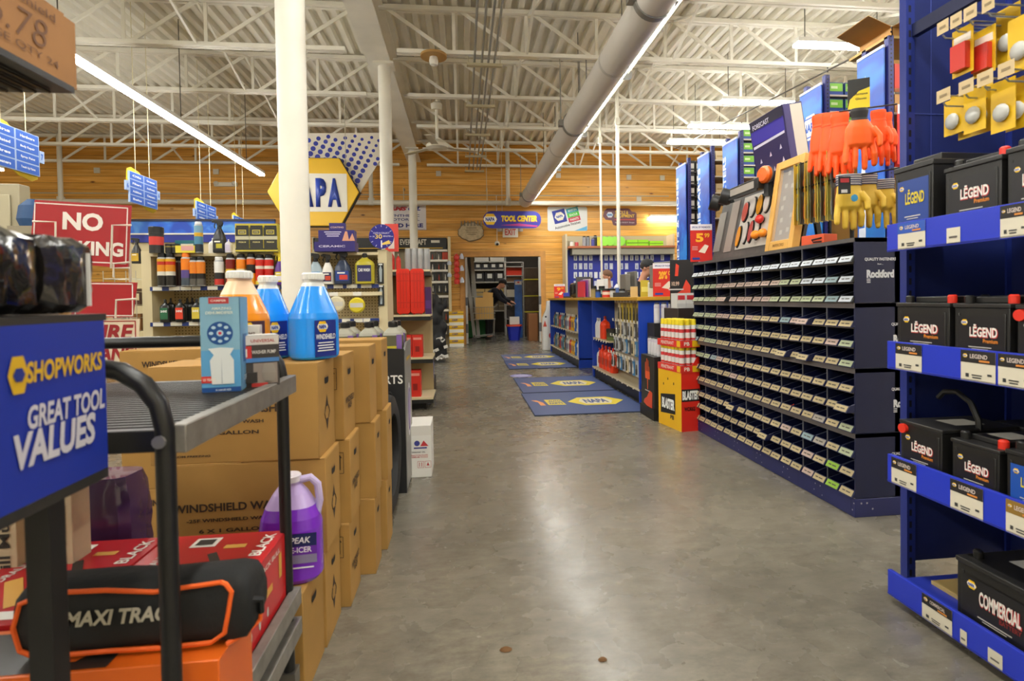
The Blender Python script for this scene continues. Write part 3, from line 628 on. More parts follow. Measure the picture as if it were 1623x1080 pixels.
# ---- cartons of washer fluid: rows nearest first
WASH = [('WINDSHIELD WASH', .42, .55, .66, .085), ('-25F WINDSHIELD WASH', .42, .42, .5, .035), ('6 X 1 GALLON', .44, .31, .4, .04), ('KEEP FROM FREEZING', .2, .08, .3, .02)]
plain = [('WINDSHIELD WASH', .5, .8, .6, .09)]
rows = [  # near y, far y, right x, height of a case, number, kind of case, place in words
    (1.515, 1.733, -.452, .30, 1, 'wash', 'in front of the stacks, under the purple jug'), (1.74, 1.944, -.447, .303, 3, 'dia', 'stack nearest the cart'),
    (1.965, 2.151, -.418, .303, 3, 'arr', 'second stack from the cart'), (2.19, 2.342, -.365, .307, 3, 'wash', 'third stack from the cart'),
    (2.40, 2.572, -.348, .310, 3, 'wash', 'fourth stack, beside the leaning tyre')]
LEV = ['bottom', 'middle', 'top']
tops = {}
for r, (y0, y1, xr, h, n, kind, where) in enumerate(rows):
    for k in range(n):
        w = .50 if r else .385; d = y1-y0-.004
        jx = (0, .006, -.008)[k] if r else 0
        fn = carton(w, d, h, WASH if r < 2 else plain, 2 if kind == 'arr' else True, kind == 'arr', kind == 'dia')
        lab = 'brown washer fluid carton %s' % where if n == 1 else 'brown washer fluid carton, %s of the %s' % (LEV[k], where)
        place(('carton', r), fn, 'washer_fluid_carton', lab, 'carton', (xr-w/2+jx, (y0+y1)/2, k*h), (.0, .012, -.015)[k] if r else 0)
    tops[r] = n*h
for k in range(2): place(('carton', 8), carton(.42, .3, .30, plain), 'washer_fluid_carton', 'brown carton, %s of the low stack left of the washer fluid stacks' % ('lower', 'upper')[k], 'carton', (-1.26, 2.62, k*.301), 0)
place(('carton', 8), None, 'washer_fluid_carton', 'brown carton on top of the low stack left of the washer fluid stacks', 'carton', (-1.26, 2.62, .602), .1)
tb = tops[1]
place('jugblue', washer_jug('2298ff', level=.84), 'washer_fluid_jug', 'blue washer fluid jug standing at the right on the cartons', 'jug', (at(497, 500, 1.86).x, 1.862, tb+.003), .85, scale=(.93, .98, 1.0))
place('jugblue', None, 'washer_fluid_jug', 'blue washer fluid jug between the orange jug and the right blue jug', 'jug', (at(426, 500, 1.9).x, 1.90, tb+.003), .85, scale=(.82, .8, .98))
place('jugorange', washer_jug('f5951a', air='f2cda6', labc='4a2c34', words='DE-ICER', level=.74), 'washer_fluid_jug', 'orange washer fluid jug behind the light blue carton', 'jug', (at(379, 500, 1.79).x, 1.80, tb+.003), .85, scale=(1.02, 1, 1.02))
def deicer(root):
    w, d, h = .17, .125, .30
    b = MB(mat('7c2fc4', .22, coat=.3)).lathe([(.44, 0), (.5, .012), (.5, h*.50), (.47, h*.6), (.40, h*.70)], 28, sx=w, sy=d, power=2.8)
    b.m(mat('b9a0d8', .3, coat=.2)).lathe([(.40, h*.70), (.28, h*.82), (.17, h*.9), (.16, h*.93)], 28, sx=w, sy=d, power=2.8); b.build('jug_body', root, sharp=50)
    MB(mat('d9d2dc', .4)).lathe([(.03, h*.93), (.03, h*.985), (.026, h), (0, h)], 18).build('cap', root)
    MB(mat('c3b3dc', .3)).tube([(.02, 0, h*.93), (.055, 0, h*.95), (.074, 0, h*.88), (.079, 0, h*.72), (.07, 0, h*.58)], .011, 10).build('handle', root)
    l = MB(mat('1f2860', .4)).rect((.01, -d/2, h*.43), w*.8, h*.12, lift=.0015).m('6a2aa8').rect((.01, -d/2, h*.33), w*.8, h*.08, lift=.0015).m('8f86a8').rect((.01, -d/2, h*.25), w*.8, h*.08, lift=.0015)
    l.m('f0eef4').text('-25F', (-.03, -d/2, h*.46), .03, .009, lift=.003).text('PEAK', (.035, -d/2, h*.43), .055, .017, lift=.003, shear=.2).text('DE-ICER', (.03, -d/2, h*.34), .07, .016, lift=.003).rect((.01, -d/2, h*.17), w*.7, .004, lift=.002); l.build('label', root)
place('deicer', deicer, 'washer_fluid_jug', 'purple de-icer jug with handle on the lone front carton', 'jug', (at(463, 880, 1.61).x, 1.612, .303), .1)
# ================================================================= left middle: gondola of car care goods, signs
GY = 4.4                                   # the shelf fronts
zt_ = at(350, 401, GY).z; z2 = at(350, 453, GY).z; z3 = at(300, 510, GY).z; z4 = at(280, 572, GY).z
gx0, gx1 = at(236, 470, GY).x, at(600, 470, GY).x
gon = thing('gondola_shelf', 'cream pegboard gondola shelf of car care goods behind the round column', 'shelf', ((gx0+gx1)/2, GY+.2, 0))
cr = mat('d9cba6', .5); peg = dots_material('d3c49c', '6b5a3a', .0254, .2)
back = MB(peg).box(-(gx1-gx0)/2, (gx1-gx0)/2, .16, .19, .12, zt_-.012).build('peg_panel', gon)
for nm, zz, dep in (('shelf', zt_, .18), ('shelf', z2, .18), ('shelf', z3, .19), ('shelf', z4, .2), ('base_deck', .14, .24)):
    b = W(gon, cr).box(gx0, gx1, GY+.2-dep, GY+.36, zz-.022, zz)
    if nm == 'shelf' and zz < zt_:
        b.m(mat('26397c', .4)).box(gx0, gx1, GY+.2-dep-.004, GY+.2-dep, zz-.034, zz-.002); rr = random.Random(int(zz*99)); x = gx0+.02
        while x < gx1-.1:
            w = rr.uniform(.05, .085); b.m(mat('e6e2d4', .5)).rect((x+w/2, GY+.2-dep-.004, zz-.018), w, .027); x += w+rr.choice((.004, .03, .05))
    b.build(nm, gon)
W(gon, mat('c9ba92', .5)).box(gx0, gx1, GY+.02, GY+.36, 0, .118).build('base', gon)
for xx, nm in ((gx0-.03, 'end_post'), (gx1+.03, 'end_post')):
    b = W(gon, mat('d6c8a2', .5)).box(xx-.035, xx+.035, GY+.03, GY+.38, 0, zt_+.02); b.build(nm, gon)
# goods by shelf: pixel span, height in pixels -> metres
K = GY-.06
def gp(px, z, y=None): return (at(px, 450, y or K+.06).x, (y or K+.06), z)
SH = ', car care gondola'
def spray(key, px, z, bands, cap, lab, hpx=45, y=None, rpx=12.5, capw=.8):
    q = 1/193.0*(1 if y is None else 1.0)
    return put_can(key, (rpx*q/2, hpx*q, cap, bands, capw), lab+SH, gp(px, z, y))
FO = [(.30, '26231f'), (.42, 'd9d5c8'), (.62, 'd98a1e'), (.72, 'c02c22'), (.80, 'd6a21e')]
for px, w in ((258, 'first'), (271, 'second')): 
    t = spray('foam', px, z2, FO, '15151a', '%s tyre foam can from the left, upper shelf' % w, 49, rpx=13.5)
spray('foamdark', 285, z2, [(.5, '3a2320'), (.75, '5a2a22')], '1a1414', 'dark brown can left of the orange can, upper shelf', 47, GY+.10)
spray('orangecan', 296, z2, [(.22, '4a5560'), (.46, '5b4a8e'), (.8, 'e8801f')], 'f07a1a', 'orange and purple can with bright orange cap, upper shelf', 49, rpx=14)
for px, w in ((308, 'left'), (319, 'right')): spray('orangeblack', px, z2, [(.22, '5a5650'), (.4, '1f1c1a'), (.8, 'e07f22')], '171717', '%s of the two black and orange cans, upper shelf' % w, 43)
spray('whitecan', 348, z2, [(.2, 'c2342c'), (.42, '2b2b2e'), (.8, 'e8e8e4')], 'e9e9e6', 'white can with red foot standing alone, upper shelf', 43, rpx=13.5)
spray('blackred', 366, z2, [(.3, 'a22a20'), (.5, 'd8b21c'), (.8, '7d1b16')], '141414', 'black capped dark red can right of the white can, upper shelf', 47, rpx=13)
spray('orangetop', 383, z2, [(.35, 'd8351e'), (.5, 'e8d0a0'), (.8, 'f08a20')], '171717', 'black capped orange can behind the orange jug, upper shelf', 47, rpx=13.5)
spray('tarcan', 399, z2, [(.35, 'e8a01e'), (.62, '1e1c1c'), (.8, 'e0601e')], '171717', 'black capped can with a dark lettered band, upper shelf', 48, rpx=13)
for px, w in ((413, 'left'), (427, 'right')): spray('redcan', px, z2, [(.12, 'e8d24a'), (.5, 'c7221c'), (.6, 'e8dccc'), (.8, 'd02a20')], '151515', '%s of the two black capped red cans, upper shelf' % w, 46, rpx=13.5)
place('purpleT', trigger_bottle(.075, .05, .26, '5a2a8c', 'e8d22a', 'e8d23a', 'e9e2f0'), 'trigger_bottle', 'purple trigger bottle with yellow head beside the round column'+SH, 'bottle', gp(444, z2))
# top shelf
def jar(w, h, c1, c2, c3):
    def fn(r):
        MB(mat(c1, .35)).lathe([(w/2, 0), (w/2, h*.3)], 18).m(mat(c2, .35)).lathe([(w/2, h*.3), (w/2, h*.62)], 18).m(mat(c3, .35)).lathe([(w/2, h*.62), (w/2*.98, h*.76)], 18).build('jar_body', r)
        MB(mat('161616', .35)).lathe([(w*.52, h*.76), (w*.52, h*.98), (w*.48, h), (0, h)], 18).build('lid', r)
    return fn
place('jar', jar(.098, .2, '2a2829', 'cf3a34', '181818'), 'wipes_canister', 'black canister with red label at the left end of the top shelf'+SH, 'canister', gp(250, zt_))
for px, w in ((270, 'left'), (280, 'right')): place('pot', jar(.055, .07, '1c1b1a', '1c1b1a', '8a7a2a'), 'wax_pot', '%s of the two low black pots on the top shelf' % w+SH, 'pot', gp(px, zt_))
place('teal', product_box(.145, .05, .115, '1f6f7e', [(.55, .75, .3, .95, 'd8d4c8')]), 'cloth_pack', 'teal pack lying behind the yellow pack, top shelf'+SH, 'pack', gp(297, zt_, GY+.17))
place('yelpack', product_box(.14, .06, .055, 'e3cf3a', [(.3, .95, .3, .95, 'd8a0a0')]), 'sponge_pack', 'flat yellow pack on the top shelf'+SH, 'pack', gp(298, zt_))
put_can('slim', (.031, .24, 'dfe4ea', [(.25, '26303c'), (.5, '4a86a8'), (.62, 'd8a82a'), (.84, '7aa8c4')]), 'tall slim blue and yellow can on the top shelf'+SH, gp(317, zt_))
place('blackT', trigger_bottle(.095, .06, .255, '17171a', '151515', '2a2a2c', 'b8b02a'), 'trigger_bottle', 'black trigger bottle with a yellow emblem on the top shelf'+SH, 'bottle', gp(350, zt_))
place('whiteB', flat_bottle(.06, .045, .13, 'e8e6e2', 'e8e6e2'), 'bottle', 'white bottle peeking out behind the black trigger bottle'+SH, 'bottle', gp(339, zt_, GY+.14))
place('whiteB2', flat_bottle(.05, .045, .105, 'dcd8e4', 'e0dce8', 'c8c0d8'), 'bottle', 'small pale bottle left of the yellow and black cartons'+SH, 'bottle', gp(364, zt_))
YB = product_box(.106, .07, .222, 'c9b830', [(.0, .14, 0, 1, '2a2a20'), (.03, .08, .0, 1, 'd2c034'), (.14, .44, .04, .96, '2c2b22'), (.44, .56, 0, 1, 'c9c4a6'), (.56, .86, .04, .96, '26261e'), (.62, .78, .22, .78, 'c9b84a'), (.65, .75, .28, .72, '2c2b22'), (.86, .93, .1, .95, '1d1d18')], [('PREMIUM', .5, .35, .5, .05, 'd8cc8a'), ('SHINE', .5, .7, .34, .05, 'e0d48a')])
for px, w in ((389, 'left'), (411, 'middle'), (433, 'right')): place('yb', YB, 'polish_carton', '%s of the three yellow and black cartons on the top shelf' % w+SH, 'box', gp(px, zt_))
# third shelf
for px, c, w in ((261, '2f6b4a', 'green labelled'), (285, 'd8422a', 'red orange labelled'), (311, 'd8c24a', 'yellow labelled')):
    place(('blk', c), flat_bottle(.075, .045, .175, '101211', '161616', c, (.12, .62), .3, 'SHINE'), 'polish_bottle', 'black bottle with %s front on the third shelf' % w+SH, 'bottle', gp(px, z3))
for px, w in ((270, 'behind the green labelled bottle'), (296, 'behind the red orange labelled bottle'), (304, 'left of the yellow labelled bottle')):
    place('blkplain', flat_bottle(.07, .045, .185, '0e100f', '161616'), 'polish_bottle', 'plain black bottle %s, third shelf' % w+SH, 'bottle', gp(px, z3, GY+.13))
place('lowA', product_box(.055, .05, .11, '2a4a5c', [(.5, .8, .1, .9, '8ab0a8')]), 'product_box', 'dark blue green pack on the low shelf'+SH, 'box', gp(255, z4))
place('lowB', product_box(.075, .05, .095, '2a1a16', [(.15, .75, .1, .9, 'c8321e'), (.3, .5, .3, .7, 'e8b02a')]), 'product_box', 'black and red pack on the low shelf'+SH, 'box', gp(271, z4))
place('lowC', product_box(.075, .05, .11, '2a2416', [(.2, .8, .1, .9, 'd8a21e')], [('WAX', .5, .5, .6, .2, '2a2416')]), 'product_box', 'black and yellow pack on the low shelf'+SH, 'box', gp(288, z4))
# right of the column
place('clearT', trigger_bottle(.105, .065, .25, 'b8ccd8', '17171a', '2f7fc4', clear=True), 'trigger_bottle', 'clear trigger bottle with a blue label right of the round column'+SH, 'bottle', gp(501, z2))
place('whiteT', trigger_bottle(.088, .055, .24, 'e4e0d6', '1a1a1c', '2a2350', 'c8432a'), 'trigger_bottle', 'white trigger bottle with black head'+SH, 'bottle', gp(520, z2))
place('blueT', trigger_bottle(.135, .07, .265, '22304c', '17171c', '1f3f8c', 'c8382a'), 'trigger_bottle', 'dark blue trigger bottle with a red patch'+SH, 'bottle', gp(544, z2))
place('greenJ', flat_bottle(.15, .08, .245, 'b5a92c', '1d1d1a', '2a2a5c', (.08, .6), .3, 'CAR WASH'), 'wash_jug', 'squat yellow green jug of car wash'+SH, 'jug', gp(579, z2))
def purplebox(root):
    w, d = .31, .14
    MB(mat('2b2070', .45)).box(-w/2, w/2, -d/2, d/2, 0, .075).box(-w*.42, w*.46, -d*.25, d/2, .075, .17).box(-w*.2, w*.2, d*.2, d/2, .17, .235).build('carton', root)
    q = MB(mat('cfc8e4', .5))
    for k in range(3): q.rect((-.02+.0*k, -d*.25, .155-.016*k), .13-.02*k, .007)
    q.m('d89a7a').shape([(.02, .0), (.075, .0), (.06, .075), (.045, .075)], (.03, -d*.25, .085)).shape([(.02, .0), (.07, .0), (.05, .06)], (.08, -d*.25, .085), lift=.0015)
    q.m('cfc8e4').text('CERAMIC', (-.02, -d/2, .04), .2, .016).m('d8b8b0').text('COATING', (0, d*.2, .2), .1, .014); q.build('print', root)
place('purplebox', purplebox, 'display_carton', 'stepped purple display carton on top of the gondola, right of the column', 'box', gp(535, zt_))
# clip strip goods below the right bay
for px, py, c, w in ((566, 484, 'd8c52e', 'round yellow sponge'), (534, 482, 'd9cfae', 'round cream pad')):
    t = thing('round_pad', '%s hanging under the upper shelf%s' % (w, SH), 'pad', at(px, py, GY-.03)); MB(mat(c, .8, bump=.4, scale=80)).lathe([(.05, -.02), (.062, -.012), (.062, .012), (.05, .02)], 20).build('foam', t); t.rotation_euler = (PI/2, 0, 0)
    q = MB(mat('c9c4b8', .5)).rect((0, 0, .0205), .10, .035, (1, 0, 0), (0, 1, 0)); q.build('label', t)
    h = MB(M_STEEL).tube([(0, .155/2+.0, .0), (0, .06, 0)], .002, 5); h.build('hook', t)
o = thing('hook_rail', 'cream price rail with two white tags under the upper shelf, right of the column', 'rail', at(560, 466, GY-.03)); MB(cr).box(-.32, .22, 0, .03, -.015, .015).build('bar', o)
q = MB(mat('e9e5da')).rect((-.15, 0, 0), .065, .03, lift=.002).rect((.03, 0, 0), .065, .03, lift=.002).build('tag', o)
wp = thing('wiper_strip', 'tall narrow black strip of packed wiper blades on the gondola end post', 'pack', at(604.5, 480, GY+.025)); hh = at(604, 417, GY).z-at(604, 485, GY).z
q = MB(mat('1d1d1f', .4)).box(-.024, .024, -.008, .0, 0, hh*.48).box(-.024, .024, -.008, .0, hh*.52, hh).build('card', wp)
q = MB(mat('a9b4bc', .3))
for z in (.04, .56): q.shape([(-.008, 0), (.008, 0), (.012, .1), (0, .14), (-.012, .1)], (0, -.008, hh*z), lift=.001)
q.m('e4e4e0').rect((0, -.008, hh*.46), .03, .012).rect((0, -.008, hh*.97), .03, .012).build('print', wp)
wp.location.z = at(604, 485, GY).z
# round click and collect sign and its red card
c0 = at(604.5, 375, GY+.0); t = thing('round_sign', 'round blue clock sign standing on the end of the gondola', 'sign', c0); r = .098
b = MB(mat('1d1c86', .4)); b.shape(disc(r, 36), (0, 0, 0), lift=0); b.prism(disc(r, 36), 'y', .0005, .006).build('panel', t)
q = MB(mat('cfc8ea', .4))
for k in range(12):
    a = k*PI/6; q.rect((r*.86*math.sin(a), 0, r*.86*math.cos(a)), .004, .016, (math.cos(a), 0, -math.sin(a)), (math.sin(a), 0, math.cos(a)), .001)
q.text('CLICK & COLLECT', (0, 0, r*.28), r*1.3, r*.14).text('IN', (-r*.62, 0, 0), r*.14, r*.12).text('MINUTES', (r*.45, 0, r*.02), r*.6, r*.13).m('e8c86a').text('30', (-r*.22, 0, -.0), r*.55, r*.36, lift=.002).m('e9c860').shape([(0, -r*.55), (r*.7, -r*.45), (r*.55, -r*.15), (0, -r*.4)], (r*.05, 0, -r*.15)).m('e9e6f2').rect((0, 0, -r*.6), .01, r*.55, lift=.002); q.build('lettering', t)
MB(M_STEEL).cyl((0, .004, -r), (0, .004, zt_+.015-c0.z), .004, 6).build('stem', t)
o = thing('red_card', 'narrow red header card behind the round blue clock sign', 'sign', (at(620, 380, GY+.2).x, GY+.2, zt_+.02)); hh = at(620, 355, GY+.2).z-zt_-.02; MB(mat('d8463e', .5)).box(-.05, .06, 0, .01, 0, hh).m('e9dcd2').rect((0, 0, hh*.3), .05, hh*.4).build('panel', o)
# left end: hanging trigger bottle and the wire basket of small packs
place('blackT2', trigger_bottle(.07, .05, .2, '2a2a2a', '17171a', 'c9a22a'), 'trigger_bottle', 'black trigger bottle clipped to the end of the gondola beside the red sign', 'bottle', (gx0-.105, GY+.05, zt_-.075))
o = thing('wire_basket', 'wire basket of small packs behind the red no parking sign', 'basket', (gx0-.19, GY+.1, 0)); b = MB(mat('b9b2a0', .4, .6))
for z in (.9, 1.0, 1.1, 1.2, 1.3): b.tube([(-.13, -.1, z), (.1, -.1, z), (.1, .1, z), (-.13, .1, z), (-.13, -.1, z)], .003, 5)
for x in (-.13, -.05, .03, .1): b.cyl((x, -.1, 0 if x in (-.13, .1) else .9), (x, -.1, 1.36), .003, 5)
b.box(-.13, .1, -.1, .1, .895, .9).box(-.13, .1, -.1, .1, 1.09, 1.095); b.build('wires', o)
rr = random.Random(3)
for k, (dx, z, c) in enumerate(((-.08, .9, '7a2a20'), (-.01, .9, '3a2a1e'), (.06, .9, '8a5a2a'), (-.08, 1.095, 'c8a22a'), (-.01, 1.095, '8a2a24'), (.06, 1.095, '4a2e22'))):
    place(('bk', c), product_box(.06, .05, .13, c, [(.3, .7, .1, .9, 'd8c8a0')]), 'small_pack', '%s small pack in the wire basket, %s row, %s' % ({'7a2a20': 'dark red', '3a2a1e': 'dark brown', '8a5a2a': 'tan', 'c8a22a': 'yellow', '8a2a24': 'red', '4a2e22': 'brown'}[c], 'lower' if z < 1 else 'upper', ('left', 'centre', 'right')[k % 3]), 'pack', (gx0-.19+dx, GY+.09, z))
# no parking signs on a wire stand
SY = 2.55
st = thing('sign_rack', 'wire rack holding the red warning signs', 'rack', (at(140, 500, SY).x, SY, 0)); x0 = st.location.x
b = MB(mat('c9bfae', .4, .5))
for px, py in ((70, 318), (197, 352)):
    a = at(px, py, SY); b.cyl((a.x-x0, .03, 0), (a.x-x0, .03, a.z), .006, 6)
b.box(-.3, .3, -.02, .2, 0, .02).build('frame', st)
def wireclip(pxs):
    b = MB(mat('dcd3c4', .4, .3)); b.tube([Vector(at(a, c, SY-.028)) - Vector((x0, SY, 0)) for a, c in pxs], .0045, 6); b.build('wire_clip', st)
wireclip([(52, 351), (88, 352), (88, 420)]); wireclip([(208, 357), (178, 357), (176, 425), (205, 425)]); wireclip([(216, 474), (184, 476), (183, 505)]); wireclip([(205, 416), (180, 418), (180, 440)])
def wsign(name, label, quad, bg, bd, words):
    P = [at(a, c, SY) for a, c in quad]; o = sum(P, Vector())/4; t = thing(name, label, 'sign', o)
    loc = [p-o for p in P]; b = MB(mat(bg, .4)); n = [Vector((p.x, .006, p.z)) for p in loc]; b.add([Vector((p.x, 0, p.z)) for p in loc]+n, [(3, 2, 1, 0), (4, 5, 6, 7), (0, 1, 5, 4), (1, 2, 6, 5), (2, 3, 7, 6), (3, 0, 4, 7)]); b.build('panel', t)
    U = (loc[1]-loc[0]).normalized(); U.y = 0; Vv = Vector((-U.z, 0, U.x)); q = MB(mat(bd, .4)); w, h = (loc[1]-loc[0]).length, (loc[0]-loc[3]).length
    for s in (-1, 1): q.rect(Vv*s*(h/2-.008), w-.012, .005, U, Vv, .001).rect(U*s*(w/2-.008), .005, h-.012, U, Vv, .001)
    for (tx, u_, v_, tw, th, c, sh) in words: q.m(mat(c, .4)).text(tx, U*(u_*w)+Vv*(v_*h), tw*w, th*h, U, Vv, .04, sh, .002)
    q.build('lettering', t); return t
wsign('warning_sign', 'large red NO PARKING sign with white letters', [(55, 317), (208, 326), (202, 426), (45, 412)], 'a5141f', 'e6d8d0', [('NO', .02, .2, .42, .30, 'e9e0d8', 0), ('PARKING', .04, -.24, .82, .24, 'e9e0d8', 0)])
wsign('warning_sign', 'smaller red sign below the large red NO PARKING sign', [(120, 447), (217, 448), (210, 503), (112, 503)], 'a5141f', 'e6d8d0', [])
wsign('warning_sign', 'cream sign with dark red slanted letters ending in RE', [(110, 507), (221, 506), (216, 580), (104, 580)], 'd9cbb2', '9a2a2a', [('FIRE', .14, .22, .62, .34, '8f1a22', .2), ('LANE', .14, -.24, .62, .34, '8f1a22', .2)])
# tan boxes at the very left
o = thing('tan_cabinet', 'tan metal cabinet at the left edge beside the red sign', 'cabinet', (at(33, 400, 3.2).x-.18, 3.3, 0)); hz = at(15, 291, 3.2).z
MB(mat('a89f84', .5)).box(-.25, .18, -.1, -.02, 0, hz).build('body', o, bev=.005); MB(mat('b3aa8e', .5)).box(-.2, .14, -.11, -.1, hz-.5, hz-.06).build('door', o, bev=.004)
o = MB(mat('244a78', .6, bump=.5, scale=20)).lathe([(.09, 0), (.12, .05), (.1, .13), (.03, .17), (0, .17)], 12, sy=.6).build('blue_bag'); o.location = (at(42, 335, 3.2).x, 3.3, hz-.19)
tag(o, 'small crumpled blue bag beside the tan cabinet', 'bag'); o.location = (at(50, 345, 3.2).x, 3.2, 0); o.scale = (.6, .6, .9)
sh = thing('side_shelf', 'narrow stand under the blue bag', 'stand', (o.location.x, 3.2, 0)); zz = at(44, 352, 3.2).z-.03; MB(mat('8f8670', .5)).box(-.07, .07, -.07, .07, 0, zz).build('body', sh); o.location.z = zz
# ---- hanging aisle signs
AX = -4.05
def aisle(k, px0, px1, pyt, rows_, num):
    a, b_ = atx(px0, pyt, AX), atx(px1, pyt+.32*(px1-px0), AX); w = b_.y-a.y; h = .385; zt0 = a.z
    t = thing('aisle_sign', '%s blue aisle sign with white words hanging over the left aisles' % k, 'sign', (AX, (a.y+b_.y)/2, zt0-h), LEFT_AISLE)
    hx = MB(mat('e6c62a', .45)); hx.prism([(-.53*w, .5*h), (-.5*w, 1.06*h), (-.38*w, 1.15*h), (-.1*w, 1.08*h), (.53*w, .5*h), (.5*w, -.06*h), (.38*w, -.15*h), (.1*w, -.08*h)][::-1], 'y', .008, .02); hx.build('hexagon_backing', t)
    p = MB(mat('9db4dc', .45)).box(-w/2, w/2, -.012, .008, 0, h).build('panel', t)
    q = MB()
    for r in range(4):
        for c in (0, 1):
            o_ = ((-.25+.5*c)*w, -.012, h*(.875-.25*r)); q.m(mat('2d5fc0', .45)).rect(o_, w*.465, h*.215, lift=.001); q.m(mat('e9eef8', .45)).text(rows_[r][c], o_, w*.3, h*.07, lift=.002, bold=.03)
    q.build('lettering', t)
    for s in (-1, 1):
        n_ = MB(mat('9db4dc', .45)).box(s*w*.56-w*.05, s*w*.56+w*.05, -.012, .012, h*.36, h*.66).m(mat('2d5fc0', .45)).text(num, (s*w*.56, -.012, h*.51), w*.05, h*.16, lift=.001, bold=.05); n_.build('number_plate', t)
        MB(mat('d9cfa8', .5)).cyl((s*w*.25, 0, h), (s*w*.25, 0, 4.9-zt0+h), .004, 5).build('hanging_wire', t)
WD = [('Oils', 'Greases'), ('Filters', 'Antifreeze'), ('Additives', 'Cleaners'), ('Belts', 'Wipers')]
hy7 = 7.6; ha, hb = at(200, 367, hy7), at(436, 367, hy7); t = thing('header_sign', 'long blue header board of the aisle behind the car care gondola', 'sign', ((ha.x+hb.x)/2, hy7, 0)); zt7, zb7 = at(320, 351, hy7).z, at(320, 384, hy7).z
m, nt, bs = nodes('blue_header'); tc = nt.nodes.new('ShaderNodeTexCoord'); n = nt.nodes.new('ShaderNodeTexNoise'); n.inputs['Scale'].default_value = 2; n.inputs['Distortion'].default_value = 2; nt.links.new(tc.outputs['Object'], n.inputs['Vector']); r = ramp(nt, [(.35, '1c46b0'), (.55, '2a6ad0'), (.7, '5aa0e0')]); nt.links.new(n.outputs['Fac'], r.inputs['Fac']); nt.links.new(r.outputs['Color'], bs.inputs['Base Color'])
wd7 = (hb.x-ha.x)/2; MB(m).box(-wd7, wd7, 0, .03, zb7+.12, zt7).m('1c2a8c').box(-wd7, wd7, 0, .03, zb7, zb7+.1).m('1a1f3a').box(-wd7, wd7, -.01, .04, zt7, zt7+.03).m('d8d6cc').box(-wd7, wd7, -.01, .03, zb7+.1, zb7+.12).build('panel', t); MB(mat('c9ba92', .5)).box(-wd7, wd7, .03, .08, 0, zb7+.02).build('back_panel', t)
aisle('nearest', -22, 59, 186, [('Bins', 'Hardware'), ('Related', 'Body Repair'), ('Tires', 'Spray Paint'), ('Cleaners', 'Touch Up Paints')], '7'); aisle('second nearest', 203, 247, 270, WD, '6'); aisle('third nearest', 310, 341, 318, WD, '5'); aisle('farthest', 369, 391, 341, WD, '4')
# ================================================================= further left goods
# ---- dump bin with oil jugs, tyre, white case
o0 = atz(645, 782, 0); DB1, DB0 = 3.45, o0.y; DX = o0.x
db = thing('display_bin', 'black and grey display bin with a lilac oval beside the carton stacks', 'display bin', (DX-.2, (DB0+DB1)/2, 0)); bz = at(645, 556, DB0).z
b = W(db, mat('1f1f21', .45)).box(DX-.42, DX, DB0, DB1, 0, bz-.03).prism([(DX-.42, bz-.03), (DX, bz-.03), (DX, bz+.01), (DX-.42, bz+.03)], 'y', DB0, DB0+.01).build('bin_body', db)
b = W(db, mat('8c8a86', .35)).box(DX, DX+.004, DB0+.01, DB1-.01, .02, bz+.0).prism([(DB0, bz), (DB1, bz), (DB1, bz+.04), (DB0+.1, bz+.04)], 'x', DX-.006, DX+.004).build('side_panel', db)
q = W(db, mat('d9d6de', .4)); U, V = (0, 1, 0), (0, 0, 1); ym = (DB0+DB1)/2
q.shape([(a*.62, c) for a, c in disc(.16, 28)], (DX+.004, ym, bz*.55), U, V, .001).m('6a4a9c').shape([(a*.5, c) for a, c in disc(.13, 28)], (DX+.004, ym, bz*.55), U, V, .002).m('b7a9d2').shape([(a*.4, c) for a, c in disc(.11, 28)], (DX+.004, ym, bz*.55), U, V, .003)
q.m('c9a22a').rect((DX+.004, ym, bz*.93), .2, .02, U, V).m('e6e4de').text('PARTS', (DX-.1, DB0, bz*.80), .18, .05, (1, 0, 0), V); q.build('print', db)
MB_J = flat_bottle(.11, .11, .19, '6e6a4a', '141414', '3a382c', (.1, .45), .3)
def oiljug(root):
    b = MB(mat('5c5a44', .4)).lathe([(.49, 0), (.5, .01), (.5, .11)], 20, sx=.115, sy=.115, power=5); b.m(mat('9c9a8c', .4)).lathe([(.5, .11), (.46, .125), (.2, .155), (.18, .16)], 20, sx=.115, sy=.115, power=4); b.build('jug_body', root)
    MB(mat('131313', .4)).lathe([(.028, .158), (.028, .185), (.024, .19), (0, .19)], 14).build('cap', root)
    MB(mat('c7b93a', .4)).rect((0, -.0575, .04), .09, .02, lift=.001).m('7a5aa0').rect((.04, -.0575, .07), .03, .09, lift=.0015).build('label', root)
W(db, mat('1a1a1b', .5)).box(DX-.41, DX-.01, DB0+.02, DB1-.02, bz-.03, bz-.026).build('tray', db)
nm_ = ['front left', 'front middle', 'front right', 'rear left', 'rear middle', 'rear right']
for k in range(6):
    place('oiljug', oiljug, 'oil_jug', 'square grey jug with black cap in the display bin, %s' % nm_[k], 'jug', (DX-.34+.135*(k % 3), DB0+.09+.16*(k//3), bz-.025), 0)
t = thing('tyre', 'black tyre leaning between the carton stacks and the display bin', 'tyre', (-.50, 2.78, 0)); b = MB(mat('1c1c1d', .7)); N = 40; sec = [(-.08, .205), (-.09, .25), (-.075, .295), (-.03, .312), (.03, .312), (.075, .295), (.09, .25), (.08, .205)]
vs = [(x, r*math.cos(2*PI*i/N), .312+r*math.sin(2*PI*i/N)) for i in range(N) for x, r in sec]; n = len(sec); b.add(vs, [(i*n+j, ((i+1) % N)*n+j, ((i+1) % N)*n+(j+1) % n, i*n+(j+1) % n) for i in range(N) for j in range(n)])
b.build('tread_body', t); b = MB(mat('141415', .8))
